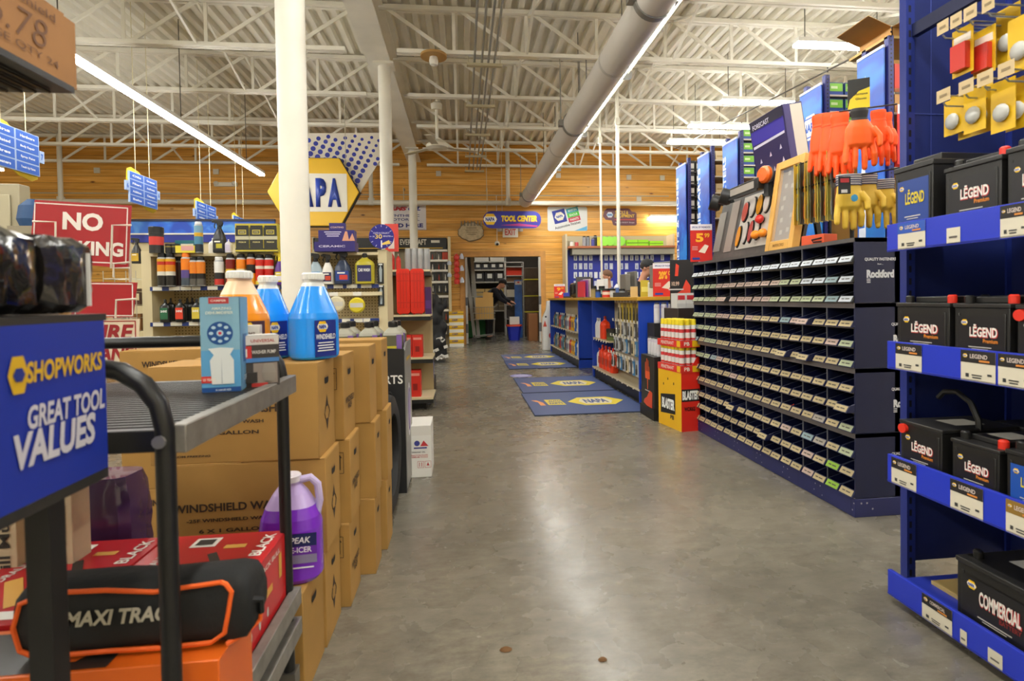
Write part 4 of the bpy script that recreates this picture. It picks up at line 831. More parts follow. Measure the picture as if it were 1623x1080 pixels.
for i in range(60):
    a = 2*PI*i/60; b.bar((-.06, .313*math.cos(a), .312+.313*math.sin(a)), (.06, .313*math.cos(a+.06), .312+.313*math.sin(a+.06)), .008)
b.build('tread', t); t.location = (-.445, 2.80, 0)
w0, w1 = atz(650, 758, 0), atz(684, 758, 0); hw = at(667, 675, w0.y).z
t = thing('white_carton', 'white carton with red and blue print standing on the aisle floor', 'carton', ((w0.x+w1.x)/2, w0.y+.13, 0)); w = w1.x-w0.x+.1
MB(mat('e6e4de', .5)).box(-w/2-.05, w/2-.05, -.13, .13, 0, hw).build('case', t, bev=.002); q = MB(mat('dedad2', .5)).rect((-.05, -.13, hw*.9), w, hw*.18)
q.m('3a3f8c').shape(disc(.017), (-.02, -.13, hw*.66)).m('c2363a').shape([(0, -.015), (.05, -.015), (.02, .02)], (0, -.13, hw*.65)).m('3a3f8c').rect((.0, -.13, hw*.57), .08, .009).m('2b2b33').text('HYDRAULIC OIL', (-.02, -.13, hw*.49), .1, .009).m('b8383c').text('TRACTOR FLUID', (-.01, -.13, hw*.43), .11, .009).text('PREMIUM TOOLS', (-.01, -.13, hw*.395), .11, .009)
for x in (-.0, .045):
    for s in (-1, 1): q.rect((x+s*.018, -.13, hw*.25), .002, .042).rect((x, -.13, hw*.25+s*.02), .037, .002)
q.shape([(-.009, -.008), (.009, -.008), (0, .014)], (.045, -.13, hw*.25))
for s in (-1, 1): q.rect((s*.007, -.13, hw*.25), .004, .026)
q.build('print', t)
# ---- end of the next gondola: red cases, silver tubes
EY = 5.5; ex0, ex1 = at(614, 500, EY).x, at(682, 500, EY).x
s1, s2, s3, s0 = at(655, 499, EY).z, at(665, 566, EY).z, at(665, 628, EY).z, at(655, 427, EY).z
eg = thing('endcap_shelf', 'cream shelf end stocked with red plastic cases and silver tubes', 'shelf', ((ex0+ex1)/2, EY+.2, 0)); top = at(650, 392, EY).z
W(eg, mat('b8a67c', .6)).box(ex0, ex1, EY+.38, EY+.4, 0, s0+.02).build('back_panel', eg)
W(eg, cr).box(ex0-.03, ex0, EY+.02, EY+.4, 0, top+.1).build('side_panel', eg)
for z, x1, y0 in ((s0, ex1, EY+.05), (s1, ex1, EY), (s2, ex1+.02, EY-.05), (s3, ex1+.02, EY-.1)): W(eg, cr).box(ex0, x1, y0, EY+.38, z-.02, z).m('1b1b1b').box(ex0, x1, y0+.01, EY+.37, z-.06, z-.02).build('shelf', eg)
W(eg, mat('161616', .5)).box(ex0, ex1-.06, EY+.02, EY+.36, 0, s3-.06).build('base', eg)
def redcase(root):
    w, d, h = .135, .16, .455
    b = MB(mat('dd2a14', .4)).prism(rrect(w, h, .028), 'y', -d/2, d/2); b.T = None; b.build('case_body', root, bev=.006)
    b = MB(mat('c92410', .4))
    for z in (-.12, .10, .17): b.box(-w*.46, w*.46, -d/2-.004, -d/2, z, z+.01)
    for x in (-.03, 0, .03): b.box(x-.004, x+.004, -d/2-.004, -d/2, -.17, .2)
    for x in (-.035, .035): b.box(x-.01, x+.01, -d/2+.01, -d/2+.03, -h/2-.008, -h/2)
    b.build('ribs', root)
for px, w in ((639, 'left'), (661, 'right')): place('redcase', redcase, 'red_case', '%s of the two tall bright red plastic cases on the shelf end' % w, 'case', (at(px, 460, EY).x, EY+.09, s1+.237))
def silvertube(root): 
    MB(mat('8f9294', .3, .7)).lathe([(.034, 0), (.034, .15), (.028, .19), (.028, .215), (0, .215)], 14).build('tube_body', root); MB(mat('c9cacb', .2, alpha=.5)).lathe([(.036, .0), (.036, .17), (.03, .22)], 14).build('wrapper', root)
for k in range(4): place('silver', silvertube, 'sealant_tube', 'silver wrapped tube on the top board of the red case shelf, %s from the left' % ORD[k], 'tube', (at(645.5+10*k, 425, EY).x, EY+.12, s0))
for k, (px, c, hh) in enumerate(((619, 'c02a22', .2), (629, 'd8352a', .17))): place(('redpk', k), flat_bottle(.05, .04, hh, c, 'e0b8b0'), 'red_bottle', '%s red wrapped bottle left of the silver tubes' % ('taller', 'shorter')[k], 'bottle', (at(px, 425, EY).x, EY+.14, s0))
place('pbox', product_box(.06, .12, .28, '4a2a6c', [(.2, .5, 0, 1, '5f3a8c')]), 'purple_pack', 'purple pack right of the tall red cases', 'pack', (at(677, 470, EY).x, EY+.2, s1+.001))
RB = product_box(.10, .14, .22, 'd22a1c', [(.8, .9, .1, .9, 'e89a8a'), (.25, .5, .3, .7, '8f1a14')])
place('rb', RB, 'red_carton', 'red carton on the middle board of the red case shelf, right one', 'carton', (at(662, 560, EY).x, EY+.05, s2)); place('rb', None, 'red_carton', 'red carton on the middle board of the red case shelf, left one', 'carton', (at(645, 560, EY).x, EY+.07, s2))
place('rb', None, 'red_carton', 'red carton on the lowest board of the red case shelf', 'carton', (at(659, 625, EY).x, EY+.03, s3), scale=(1.1, 1, 1.2))
place('bl', product_box(.10, .14, .25, '2a3fb4', [(.3, .7, .1, .9, '3f5ad0')]), 'blue_carton', 'blue carton on the shelf just past the red case shelf', 'carton', (at(681, 600, 6.6).x, 6.6, at(681, 600, 6.6).z))
o = thing('low_shelf', 'low black shelf under the blue carton past the red cases', 'shelf', (at(672, 600, 6.6).x, 6.62, 0)); MB(mat('222222', .5)).box(-.2, .13, -.2, .3, 0, at(681, 600, 6.6).z-.001).build('body', o)
# ---- tool wall with black header
TY = 12.7; tx0, tx1 = at(498, 450, TY).x, at(713, 450, TY).x; tz = at(640, 377, TY).z
tw = thing('tool_wall_display', 'cream tool wall display with black lettered header left of the doorway', 'display', ((tx0+tx1)/2, TY, 0))
W(tw, mat('8d8266', .6)).box(tx0, tx1, TY+.2, TY+.24, 0, tz).build('back_panel', tw)
hz = at(640, 395, TY).z; W(tw, mat('232321', .45)).box(tx0, tx1-.06, TY, TY+.2, hz, tz).build('header', tw)
q = W(tw, mat('d9d4c4')); a, c = at(636, 387, TY), at(672, 387, TY); q.text('EVERCRAFT', (at(655, 384, TY)), at(676, 384, TY).x-at(634, 384, TY).x, .13); q.rect(at(690, 383, TY), .2, .06); q.m('c9a22a').rect(((tx0+tx1)/2, TY, hz+.02), tx1-tx0-.3, .02); q.build('lettering', tw)
for x in (tx0, tx1): W(tw, mat('d6c8a2', .5)).box(x-.03, x+.03, TY, TY+.24, 0, tz+.02).build('upright', tw)
rows6 = [397, 413, 429, 447, 470, 492, 515]
rr = random.Random(11)
for ri, py in enumerate(rows6):
    z = at(690, py, TY).z; q = W(tw, mat('e9e5da', .5)).box(at(677, py, TY).x, tx1-.04, TY+.0, TY+.02, z-.03, z+.02); q.build('price_strip', tw)
    for k, px in enumerate((686, 696, 706)):
        c = rr.choice(['2a2a28', 'c2401e', '3c3a38', '55504a', '1e1e1e']); pc = rr.choice(['c9c5ba', 'd8d4ca', '8a877f', 'b03a22'])
        place(('tp', c, pc), hang_packet(.13, .22, c, pc), 'tool_packet', '%s hanging tool packet in row %s of the tool wall display, %s' % ({'2a2a28': 'black', 'c2401e': 'orange red', '3c3a38': 'charcoal', '55504a': 'grey', '1e1e1e': 'black'}[c], ['one', 'two', 'three', 'four', 'five', 'six', 'seven'][ri], ('left', 'middle', 'right')[k]), 'packet', (at(px, 450, TY).x, TY+.06, z-.05), group='tool packets left of the doorway')
def glovebox(root):
    rr = random.Random(5); b = MB(mat('17171a', .6))
    for k in range(14): b.ball((rr.uniform(-.18, .18), rr.uniform(-.1, .1), rr.uniform(.35, 1.1)), rr.uniform(.06, .11), 5, (1, .8, 1.5))
    b.lathe([(.2, .1), (.16, .6), (.12, 1.0), (.05, 1.2)], 12, sy=.6).build('bundle', root, remesh=.02)
    b = MB(mat('dcd9d2', .5))
    for k in range(16): x, z = rr.uniform(-.2, .2), rr.uniform(.05, .42); b.box(x-.035, x+.035, -.14, -.1, z, z+.05, Matrix.Rotation(rr.uniform(-.8, .8), 3, 'Y'))
    b.build('tags', root); MB(mat('2a2a2a')).cyl((0, 0, 0), (0, 0, 1.3), .015, 6).box(-.15, .15, -.15, .15, 0, .03).build('stand', root)
p = at(692, 520, 9.3); place('glovebox', glovebox, 'black_bundle_stand', 'stand of dark hanging goods with white tags left of the yellow filter boxes', 'stand', (at(691, 520, 9.6).x, 9.6, at(691, 560, 9.6).z if False else 0))
for k in range(5):
    y0_ = 551-11.3*k; zz = at(724, 551, 12.6).z; hb = at(724, 540, 12.6).z-at(724, 551.2, 12.6).z
    place('dxp', product_box(.335, .3, hb-.002, 'e8b81c', [(.0, .45, 0, 1, 'e4e0d4'), (.62, .7, 0, 1, '8a6a20')], [('OEP', .4, .8, .4, .25, '1f3f8c')]), 'filter_box', 'yellow and white filter box beside the doorway, %s in its stack' % ('lowest', 'second', 'middle', 'fourth', 'topmost')[k], 'box', (at(724, 551, 12.6).x, 12.75, hb*k), 0, 'yellow filter boxes')
def bottles_clip(root):
    MB(M_STEEL).cyl((0, .02, 0), (0, .02, .75), .008, 6).build('strip', root)
p = at(723, 452, 12.75); t = thing('clip_strip', 'hanging strip of red and clear bottles beside the doorway', 'clip strip', p); bottles_clip(t); b = MB(mat('d33a30', .3)); c = MB(mat('c8d4e6', .2))
for k in range(5): b.lathe([(.06, 0), (.07, .04), (.07, .1), (.03, .14), (.03, .15)], 10, (.02, -.03, .02+.14*k)); c.lathe([(.05, 0), (.055, .05), (.02, .13)], 10, (-.15 if k % 2 else .14, -.02, .05+.14*k))
b.build('red_bottle', t); c.build('clear_bottle', t)
# ================================================================= signs on and before the back wall
def flat_sign(name, label, px, py, y, w, h, col, fn, thick=.012, shape_=None, parts=None, tilt=0):
    o = at(px, py, y); t = thing(name, label, 'sign', o); b = MB(mat(col, .4)); P = shape_ or [(-w/2, -h/2), (w/2, -h/2), (w/2, h/2), (-w/2, h/2)]
    b.prism(P, 'y', 0, thick); b.build('panel', t); q = MB(); fn(q, w, h); q.build('lettering', t); t.rotation_euler = (0, tilt, 0); return t
def S(px0, px1, y, py=350): return (at(px1, py, y)-at(px0, py, y)).length
wy = BACK-.014
w, h = S(604, 675, wy), at(640, 326, wy).z-at(640, 365, wy).z
def am(q, w, h):
    q.m(mat('c2262e', .4)).text('AMS', (-w*.14, 0, h*.36), w*.44, h*.16, shear=.3, bold=.06).m('2a3f9c').text('OIL', (w*.24, 0, h*.36), w*.28, h*.16, shear=.3, bold=.06).m('2a2f7c').text('SYNTHETIC', (0, 0, h*.08), w*.7, h*.1).text('MOTOR OIL', (0, 0, -.08*h), w*.7, h*.1).text('SOLD HERE', (0, 0, -.32*h), w*.86, h*.17, bold=.05)
    q.m('b9a8b0').rect((0, 0, h*.47), w*.94, .01).rect((0, 0, -h*.47), w*.94, .01)
flat_sign('oil_sign', 'white oil sign with red and blue words behind the farthest column', 640, 345, wy, w, h, 'e4e0e2', am)
# tool center sign hung from the pipe
ty = 12.3; w, h = S(766, 858, ty), at(810, 335, ty).z-at(810, 362, ty).z
def tc(q, w, h):
    napa(q, (-w*.38, 0, .03*h), h*.82); q.m('f0d028').text('TOOL CENTER', (w*.12, 0, h*.07), w*.62, h*.36, bold=.06, shear=.15, lift=.003).m('8f2f6c').text('TOOL CENTER', (w*.125, 0, h*.04), w*.63, h*.38, bold=.08, shear=.15)
    q.m('c23a8c').shape([(-.32*w, -.02), (.3*w, -.06), (.32*w, -.03), (0, .02)], (w*.12, 0, -h*.27))
t = flat_sign('tool_center_sign', 'long rounded blue TOOL CENTER sign hung above the doorway', 812, 348.5, ty, w, h, '2a2a9c', tc, .03, rrect(w, h, h*.48))
for px in (772, 796): 
    a = at(px, 336, ty)-t.location; MB('cfc8b4').cyl((a.x, .015, h*.3), (a.x, .015, 4.9-t.location.z), .006, 5).build('hanging_wire', t)
w, h = S(868, 931, wy), at(900, 327.5, wy).z-at(900, 366, wy).z
def ms(q, w, h):
    c, s = math.cos(.24), math.sin(.24); u, v = (c, 0, s), (-s, 0, c)
    q.m('2a3a9c').rect((-w*.2, 0, h*.1), w*.32, h*.54, u, v); napa(q, (-w*.2, 0, h*.1), w*.26, u, v, .002, 'e8dfc8')
    for k, (c_, tx) in enumerate((('2aa3b4', 'MARTIN'), ('4ac23a', 'SENOUR'), ('c8324a', 'PAINTS'))):
        o = Vector((w*.12, 0, h*.36)) - Vector(v)*(h*.19*k); q.m(c_).rect(o, w*.3, h*.185, u, v, .002).m('e4eee6').text(tx, o, w*.22, h*.1, u, v, lift=.003)
    q.m('26303c').text('Automotive Finishes', (.0, 0, -h*.26), w*.66, h*.11, u, v, lift=.003).m('5aaad8').shape([(-.2*w, 0), (.12*w, 0), (.12*w, .2*h), (.1*w, .18*h)], (w*.37, 0, -h*.49))
flat_sign('paint_sign', 'white paint sign with a tilted blue square right of the doorway', 899.5, 347, wy, w, h, 'dfe2e2', ms, shape_=rrect(w, h, .05))
w, h = S(956, 1009, wy), at(980, 330.5, wy).z-at(980, 357.5, wy).z
def te(q, w, h):
    napa(q, (-w*.3, 0, h*.12), w*.2, yellow='d8d4e0', white='9fc3d8'); q.m('e0b42a').text('TOOLS &', (w*.05, 0, h*.26), w*.4, h*.2, lift=.003, shear=.1).text('EQUIPMENT', (w*.14, 0, .04*h), w*.6, h*.22, lift=.003, shear=.1).m('c23a3a').rect((w*.14, 0, -h*.16), w*.6, h*.06).m('c9b8c0').text('Serving BODY Shops', (w*.14, 0, -h*.34), w*.58, h*.1, lift=.003)
flat_sign('tools_sign', 'dark maroon TOOLS and EQUIPMENT sign high on the back wall', 982.5, 344, wy, w, h, '5a2338', te, .02, [(-.5*w, .05*h), (-.42*w, -.16*h), (-.24*w, -.2*h), (-.2*w, -.46*h), (-.14*w, -.5*h), (.45*w, -.5*h), (.5*w, -.44*h), (.5*w, .2*h), (.46*w, .28*h), (.36*w, .3*h), (.3*w, .46*h), (.24*w, .5*h), (-.38*w, .5*h), (-.46*w, .34*h)])
# carved wooden plaque
o = at(747, 368, wy); t = thing('carved_plaque', 'pale rough edged carved wooden plaque left of the doorway', 'plaque', o); rr = random.Random(4)
P = [(math.cos(a)*.30*(1+rr.uniform(-.07, .07)), math.sin(a)*.22*(1+rr.uniform(-.10, .12))) for a in [2*PI*i/34 for i in range(34)]]
MB(mat('c9b795', .7, vary=.2, scale=12)).prism(P, 'y', -.06, .0).build('board', t, bev=.015); MB(mat('8d7a5c', .7)).prism([(a*1.06, c*1.07) for a, c in P], 'y', -.02, .013).build('bark_edge', t)
q = MB(mat('6f5c40', .7))
for k in range(4): q.rect((.01, -.06, .09-.05*k), .3-.05*abs(k-1), .012, lift=.002)
q.build('lettering', t); b = MB(mat('8f8878', .7))
for k in range(7): x = -.24+.08*k; b.prism([(x-.02, .14), (x+.02, .14), (x+.012, .25+.02*(k % 2)), (x-.006, .27)], 'y', -.07, -.02)
b.build('crest', t)
# exit sign, dome camera, emergency lamp, junction boxes
def ex(q, w, h): q.m(mat('d8483c', .4)).text('EXIT', (0, 0, 0), w*.72, h*.62, bold=.02)
w, h = S(797, 821, wy), at(808, 360, wy).z-at(808, 376, wy).z
t = flat_sign('exit_sign', 'white EXIT sign with two lamp heads above the doorway', 809, 368, BACK-.08, w, h, 'ece6da', ex, .07); b = MB(mat('b9b4aa', .4))
for s in (-1, 1): b.lathe([(.055, -.03), (.06, .03), (.03, .05), (0, .05)], 12, (s*(w/2+.07), .03, .05)).bar((s*w/2, .04, .05), (s*(w/2+.05), .04, .05), .02)
b.build('lamp_head', t)
p = at(788, 388, 12.9); t = thing('dome_camera', 'small dark eyed camera hanging on a rod above the doorway', 'camera', p); MB(mat('e4e0d6', .4)).lathe([(.03, -.02), (.06, .0), (.06, .05), (.04, .08), (0, .08)], 14).cyl((0, 0, .07), (0, 0, 3.58-p.z), .008, 6).build('housing', t); MB(mat('17130f', .2)).ball((0, -.035, .01), .036, 7).build('lens', t)
o = at(357, 292, BACK-.06); t = thing('emergency_lamp', 'white emergency lamp high on the left part of the back wall', 'lamp', o); MB(mat('e9e5d8', .4)).box(-.26, .26, 0, .058, -.05, .05).build('housing', t, bev=.02); MB(mat('d8d6cc', .3)).ball((-.2, -.01, .02), .06, 6, (1, .6, .8)).ball((.2, -.01, .02), .06, 6, (1, .6, .8)).build('lamp_head', t)
for k, (px, py) in enumerate(((153, 270), (342, 272), (695, 275), (885, 278), (997, 281), (1050, 282), (1013, 316))):
    o = at(px, py, BACK-.03); q = MB(mat('cfcabb', .5)).box(-.06, .06, 0, .029, -.06, .06).build('junction_box', loc=o); tag(q, 'small grey junction box on the back wall, %s from the left' % ORD[k] if k < 6 else 'small junction box just above the white pipe near the tall blue banner', 'junction box', 'junction boxes on the back wall')
# ================================================================= pipes, duct, fan
PY_ = 12.9; pz = at(800, 322, PY_).z
o = thing('wall_pipe', 'long white pipe running across the back wall', 'pipe', (0, PY_, pz)); MB(mat('ddd8ca', .4)).cyl((XL, 0, 0), (at(1075, 322, PY_).x+2, 0, 0), .058, 14).build('pipe_run', o)
for px in (96, 588, 805):
    x = at(px, 300, PY_).x; MB(mat('ddd8ca', .4)).cyl((x, 0, 0), (x, 0, 4.88-pz), .05, 12).lathe([(.075, -.06), (.075, .1)], 12, (x, 0, 0)).build('riser', o)
for px in (480, 640, 772): x = at(px, 320, PY_).x; MB(mat('c9c2ae', .5)).cyl((x, 0, .05), (x, 0, .35), .01, 6).box(x-.01, x+.01, .0, .29, .34, .36).build('pipe_hanger', o)
o = MB(mat('b9b2a0', .5)).cyl((at(0, 310, BACK-.02).x, BACK-.02, at(600, 309, BACK).z), (at(1060, 312, BACK-.02).x, BACK-.02, at(600, 309, BACK).z), .013, 6).build('wall_conduit'); tag(o, 'thin conduit along the back wall just above the white pipe', 'conduit')
# duct
d1 = at(833, 318, 12.7); DXX, DZZ = d1.x, d1.z; rD = .155
dt = thing('round_duct', 'big round white duct running overhead along the aisle', 'duct', (DXX, 6, DZZ))
b = MB(mat('d2cdc6', .45, vary=.03, scale=2)); b.cyl((0, -10, 0), (0, 6.75, 0), rD, 40).build('duct_run', dt)
for y in (2.2, 5.2, 8.2, 11.2): MB(mat('bcb8b2', .45)).cyl((0, y-6-.02, 0), (0, y-6+.02, 0), rD+.004, 40).build('seam', dt)
for y in (4.1, 7.1, 12.0):
    c = MB(mat('8d8c88', .4, .6)).cyl((0, y-6-.03, 0), (0, y-6+.03, 0), rD+.012, 32).box(rD, rD+.03, y-6-.04, y-6+.04, -.03, .04).box(-rD-.06, -rD, y-6-.04, y-6+.04, -.04, .04).cyl((-rD-.03, y-6, 0), (-rD-.03, y-6, 4.3-DZZ), .008, 6).cyl((rD+.015, y-6, 0), (rD+.015, y-6, 4.3-DZZ), .008, 6); c.build('duct_clamp', dt)
t = thing('conduit_rail', 'thin conduit rail running beside the strip light of the duct', 'conduit', (1.86, 5, 3.62)); MB(mat('d9d4c6', .4)).cyl((0, -8, 0), (0, 6, 0), .016, 8).cyl((.06, -8, .03), (.06, 7.5, .03), .012, 6).build('rail', t)
for y in (-1.2, 1.0, 3.2, 5.4): MB(mat('8d8c88', .4, .6)).box(-.09, .10, y-.03, y+.03, -.03, .05).cyl((0, y, 0), (0, y, 1.22), .007, 6).build('rail_hanger', t)
# conduit bundle
xs = [at(757, 3, 5.6).x, at(772, 3, 5.6).x, at(785, 3, 5.6).x, at(797, 3, 5.6).x]
t = thing('conduit_bundle', 'four parallel grey conduits hung under the joists left of the duct', 'conduit', (xs[0], 8, 4.2)); 
for x in xs: MB(mat('8f8f8a', .4, .3)).cyl((x-xs[0], -12, 0), (x-xs[0], 4.9, 0), .014, 8).build('conduit', t)
for y in JY[3:]: MB(mat('b9ae90', .5)).box(-.1, xs[3]-xs[0]+.1, y-8-.03, y-8+.03, -.05, -.015).cyl((-.08, y-8, -.03), (-.08, y-8, .12), .006, 5).cyl((xs[3]-xs[0]+.08, y-8, -.03), (xs[3]-xs[0]+.08, y-8, .12), .006, 5).build('strut', t)
# poles down to the counter
for k, (px, y) in enumerate(((952, 8.4), (979.5, 7.5))):
    x = at(px, 300, y).x; t = MB(mat('dedacb', .35, .2)).cyl((0, 0, 1.09), (0, 0, 4.85 if k else 4.3), (.018, .026)[k], 10).m('c9c4b4').box(-.03, .03, -.03, .03, 3.55, 3.65).build('conduit_pole', loc=(x, y, 0)); tag(t, ('thinner conduit pole coming down to the counter', 'thicker conduit pole coming down to the counter')[k], 'pole')
# fan, lamp holder
fp = at(693, 232, 9.35); t = thing('ceiling_fan', 'white ceiling fan on a long rod left of the conduit bundle', 'fan', (fp.x, 9.35, fp.z)); zt2 = 4.85-fp.z
MB(mat('e6e1d2', .4)).cyl((0, 0, .06), (0, 0, zt2), .025, 10).lathe([(.09, zt2-.5), (.1, zt2-.4), (.06, zt2-.37)], 14).build('rod', t); MB(mat('e0dbcb', .4)).lathe([(.03, .12), (.13, .07), (.19, .02), (.19, -.03), (.1, -.06), (0, -.06)], 20).build('motor_housing', t)
for k, a in enumerate((.35, 1.4, 2.45, 3.5, 4.55, 5.6)): 
    if k % 2 == 0: MB(mat('cfc7b2', .5)).bar((.15*math.cos(a), .15*math.sin(a), -.01), (.72*math.cos(a), .72*math.sin(a), -.02), .11, .012).build('blade', t)
lp = at(687, 89, 7.05); t = thing('ceiling_lamp', 'bare bulb in a tan round holder under the joist', 'lamp', (lp.x, 7.1, 4.28)); MB(mat('b98f52', .5)).lathe([(.17, -.03), (.17, 0)], 20).build('holder', t); MB(mat('e8e4da', .3)).lathe([(.05, -.03), (.06, -.08), (.05, -.13), (0, -.15)], 14).build('bulb', t)
t = MB(mat('4c4a46', .5)); A, B = at(1440, 46, 3.6), at(1062, 240, 12.6); A2 = at(1436, 48, 3.6); t.tube([A2, A2.lerp(B, .5)-Vector((0, 0, .0)), B], .008, 6); t = t.build('support_cable'); tag(t, 'dark cable stretched across over the right shelving', 'cable')
# ================================================================= hexagon sign
hy = 9.0; hc = at(497.5, 305, hy); w = S(425, 570, hy, 305); h = at(500, 251, hy).z-at(500, 358.5, hy).z
t = thing('hexagon_sign', 'giant yellow hexagon sign with blue letters hanging behind the thick column', 'sign', hc)
MB(mat('2a2620', .5)).prism(hexa(w*1.015, h*1.02, .21), 'y', .0, .1).build('rim', t); MB(mat('ecbc1c', .4)).prism(hexa(w, h, .21), 'y', -.03, 0).build('panel', t, bev=.01)
q = MB(mat('e9e4d6', .4)); q.prism([(-w*.37, -h*.29), (w*.37, -h*.29), (w*.37, h*.27), (-w*.37, h*.27)], 'y', -.04, -.03); q.build('inner_panel', t)
for k, (ch, px) in enumerate((('N', 468), ('A', 487), ('P', 510), ('A', 531))):
    x = at(px, 305, hy).x-hc.x; g = MB(mat('2a44a4', .4)).text(ch, (x, -.04, -.01*h), (.125, .145, .115, .145)[k]*w, h*.42, lift=.012, bold=.06).build('letter', t); g.modifiers.new('depth', 'SOLIDIFY').thickness = .012
P = [at(a, c, hy+.12)-hc for a, c in ((448, 212), (604, 211), (604.5, 251), (569, 309), (500, 308))]
q = MB(mat('ddd6c8', .45)); q.prism([(p.x, p.z) for p in P][::-1], 'y', .105, .125); q.m(mat('24309a', .45))
def inside(x, z):
    s = 0
    for i in range(5):
        a, b2 = P[i], P[(i+1) % 5]
        if (a.z > z) != (b2.z > z) and x < (b2.x-a.x)*(z-a.z)/(b2.z-a.z)+a.x: s ^= 1
    return s
u = w/145
for i in range(-20, 21):
    for j in range(-20, 21):
        x, z = (i*11.6+j*4.6)*u*.98+.2*u, (j*8.6-i*5.2)*u*.98; f = max(0, min(1, ((x*.55+z)/u-25)/110)); r = (5.4-2.8*f)*u
        if inside(x, z) and inside(x+r, z) and inside(x, z+r) and inside(x-r, z) and inside(x, z-r): q.shape(disc(r, 14), (x, .105, z), lift=.002)
q.build('dotted_panel', t)
for x in (-.4, .5): MB('bdb7a4').cyl((x, .05, h*.4), (x, .05, 4.9-hc.z), .006, 5).build('hanging_wire', t)
# ================================================================= right: fastener bins
CFX, CFAR, CNEAR = 1.893, 4.235, 2.410; CL = CFAR-CNEAR
ctz = at(1351, 376, CNEAR).z; BZ = .095; UH = (ctz-BZ)/4
navy = mat('10183e', .45, vary=.1, scale=6); navyd = mat('151a38', .5); edge = mat('8d8a86', .4, .4)
o = thing('bin_base', 'long navy plinth under the fastener bins', 'plinth', (CFX, CFAR, 0), RIGHT_AISLE)
b = MB(mat('22285c', .4, vary=.1, scale=5)).box(0, CL, -.004, .45, 0, BZ-.004); b.build('plinth_body', o, bev=.003)
q = MB(mat('b8b8bc', .3, .7))
for x in [.1+.29*k for k in range(7)]:
    for dx, z in ((-.02, .07), (.02, .07), (-.03, .035), (.035, .025)):
        if x+dx < CL: q.shape(disc(.004, 8), (x+dx, -.004, z), lift=.001)
for yy, z in ((.03, .07), (.09, .04), (.06, .07)): q.shape(disc(.005, 8), (CL, yy, z), (0, 1, 0), lift=.001)
q.build('rivets', o); q = MB(navyd)
for x in (.46, .92, 1.38, 1.80): q.rect((x, -.004, .05), .003, .088, lift=.0008)
q.build('plate_seam', o)
RH = (UH-.024)/3; NB = 18; BW = CL/NB
LC = {'w': 'b9bfc6', 'p': 'b39c90', 'g': 'a3ab8a', 'c': 'b09f78', 'n': '86ad36', 'b': '84999d', 'k': '989186'}
binmesh = {}
def bin_parts(dark, lc, parent, loc):
    k = (dark, lc)
    if k not in binmesh:
        m = mat('202124', .5) if dark else mat('141c44', .42); w = BW-.005; t = .0022; D = .16; e = .037
        b = MB(m); side = [(-.034, .002), (D, .002), (D, RH*.74), (D*.66, RH*.72), (-.004, e+.004), (-.014, e-.002)]
        for x in (0, w-t): b.prism(side, 'x', x, x+t)
        b.box(t, w-t, -.031, D, .001, .004).box(t, w-t, D-t, D, .004, RH*.74)
        b.m('8d90a0'); [b.bar((x+t/2, -.010, e), (x+t/2, D*.66, RH*.722), .0026, .0012) for x in (0, w-t)]; b.m(m); b.add([(t, -.034, .002), (w-t, -.034, .002), (w-t, -.014, e-.002), (t, -.014, e-.002), (t, -.031, .002), (w-t, -.031, .002), (w-t, -.011, e-.002), (t, -.011, e-.002)], [(0, 1, 2, 3), (7, 6, 5, 4), (3, 2, 6, 7)])  # paler bars paint the light caught along the side wall edges
        o1 = b.build('bin', parent); q = MB(mat(LC[lc], .5)); v = Vector((0, .020, e-.004)).normalized()
        q.rect((w*.48, -.024, e*.5), w*.90, e*.86, (1, 0, 0), v, .0012); q.m('4a4640')
        for j, (fx, fw) in enumerate(((.3, .2), (.62, .3))): q.rect((w*fx, -.024, e/2), w*fw, e*.16, (1, 0, 0), v, .0022)
        o2 = q.build('bin_label', o1); binmesh[k] = (o1, o2); o1.location = loc
    else:
        a, c = binmesh[k]; o1 = a.copy(); COL.objects.link(o1); o1.parent = parent; o1.location = loc; o2 = c.copy(); COL.objects.link(o2); o2.parent = o1
ROWC = ['wwwwwwwwwwwwwwwwww', 'ggggppppppppggwwbw', 'ggggpppppppgggggbw', 'ggggppccpcccbppccc', 'bgggccccccccccccpg', 'bcggcccccccccccccg', 'gggbpccccccccccccc', 'ccccccpccccccccccc', 'ccccccccccccccckcg', 'ccccccccccccpcbkcg', 'ccccccccccccccpcnc', 'ccccccccccccccpcnc']
rr = random.Random(21)
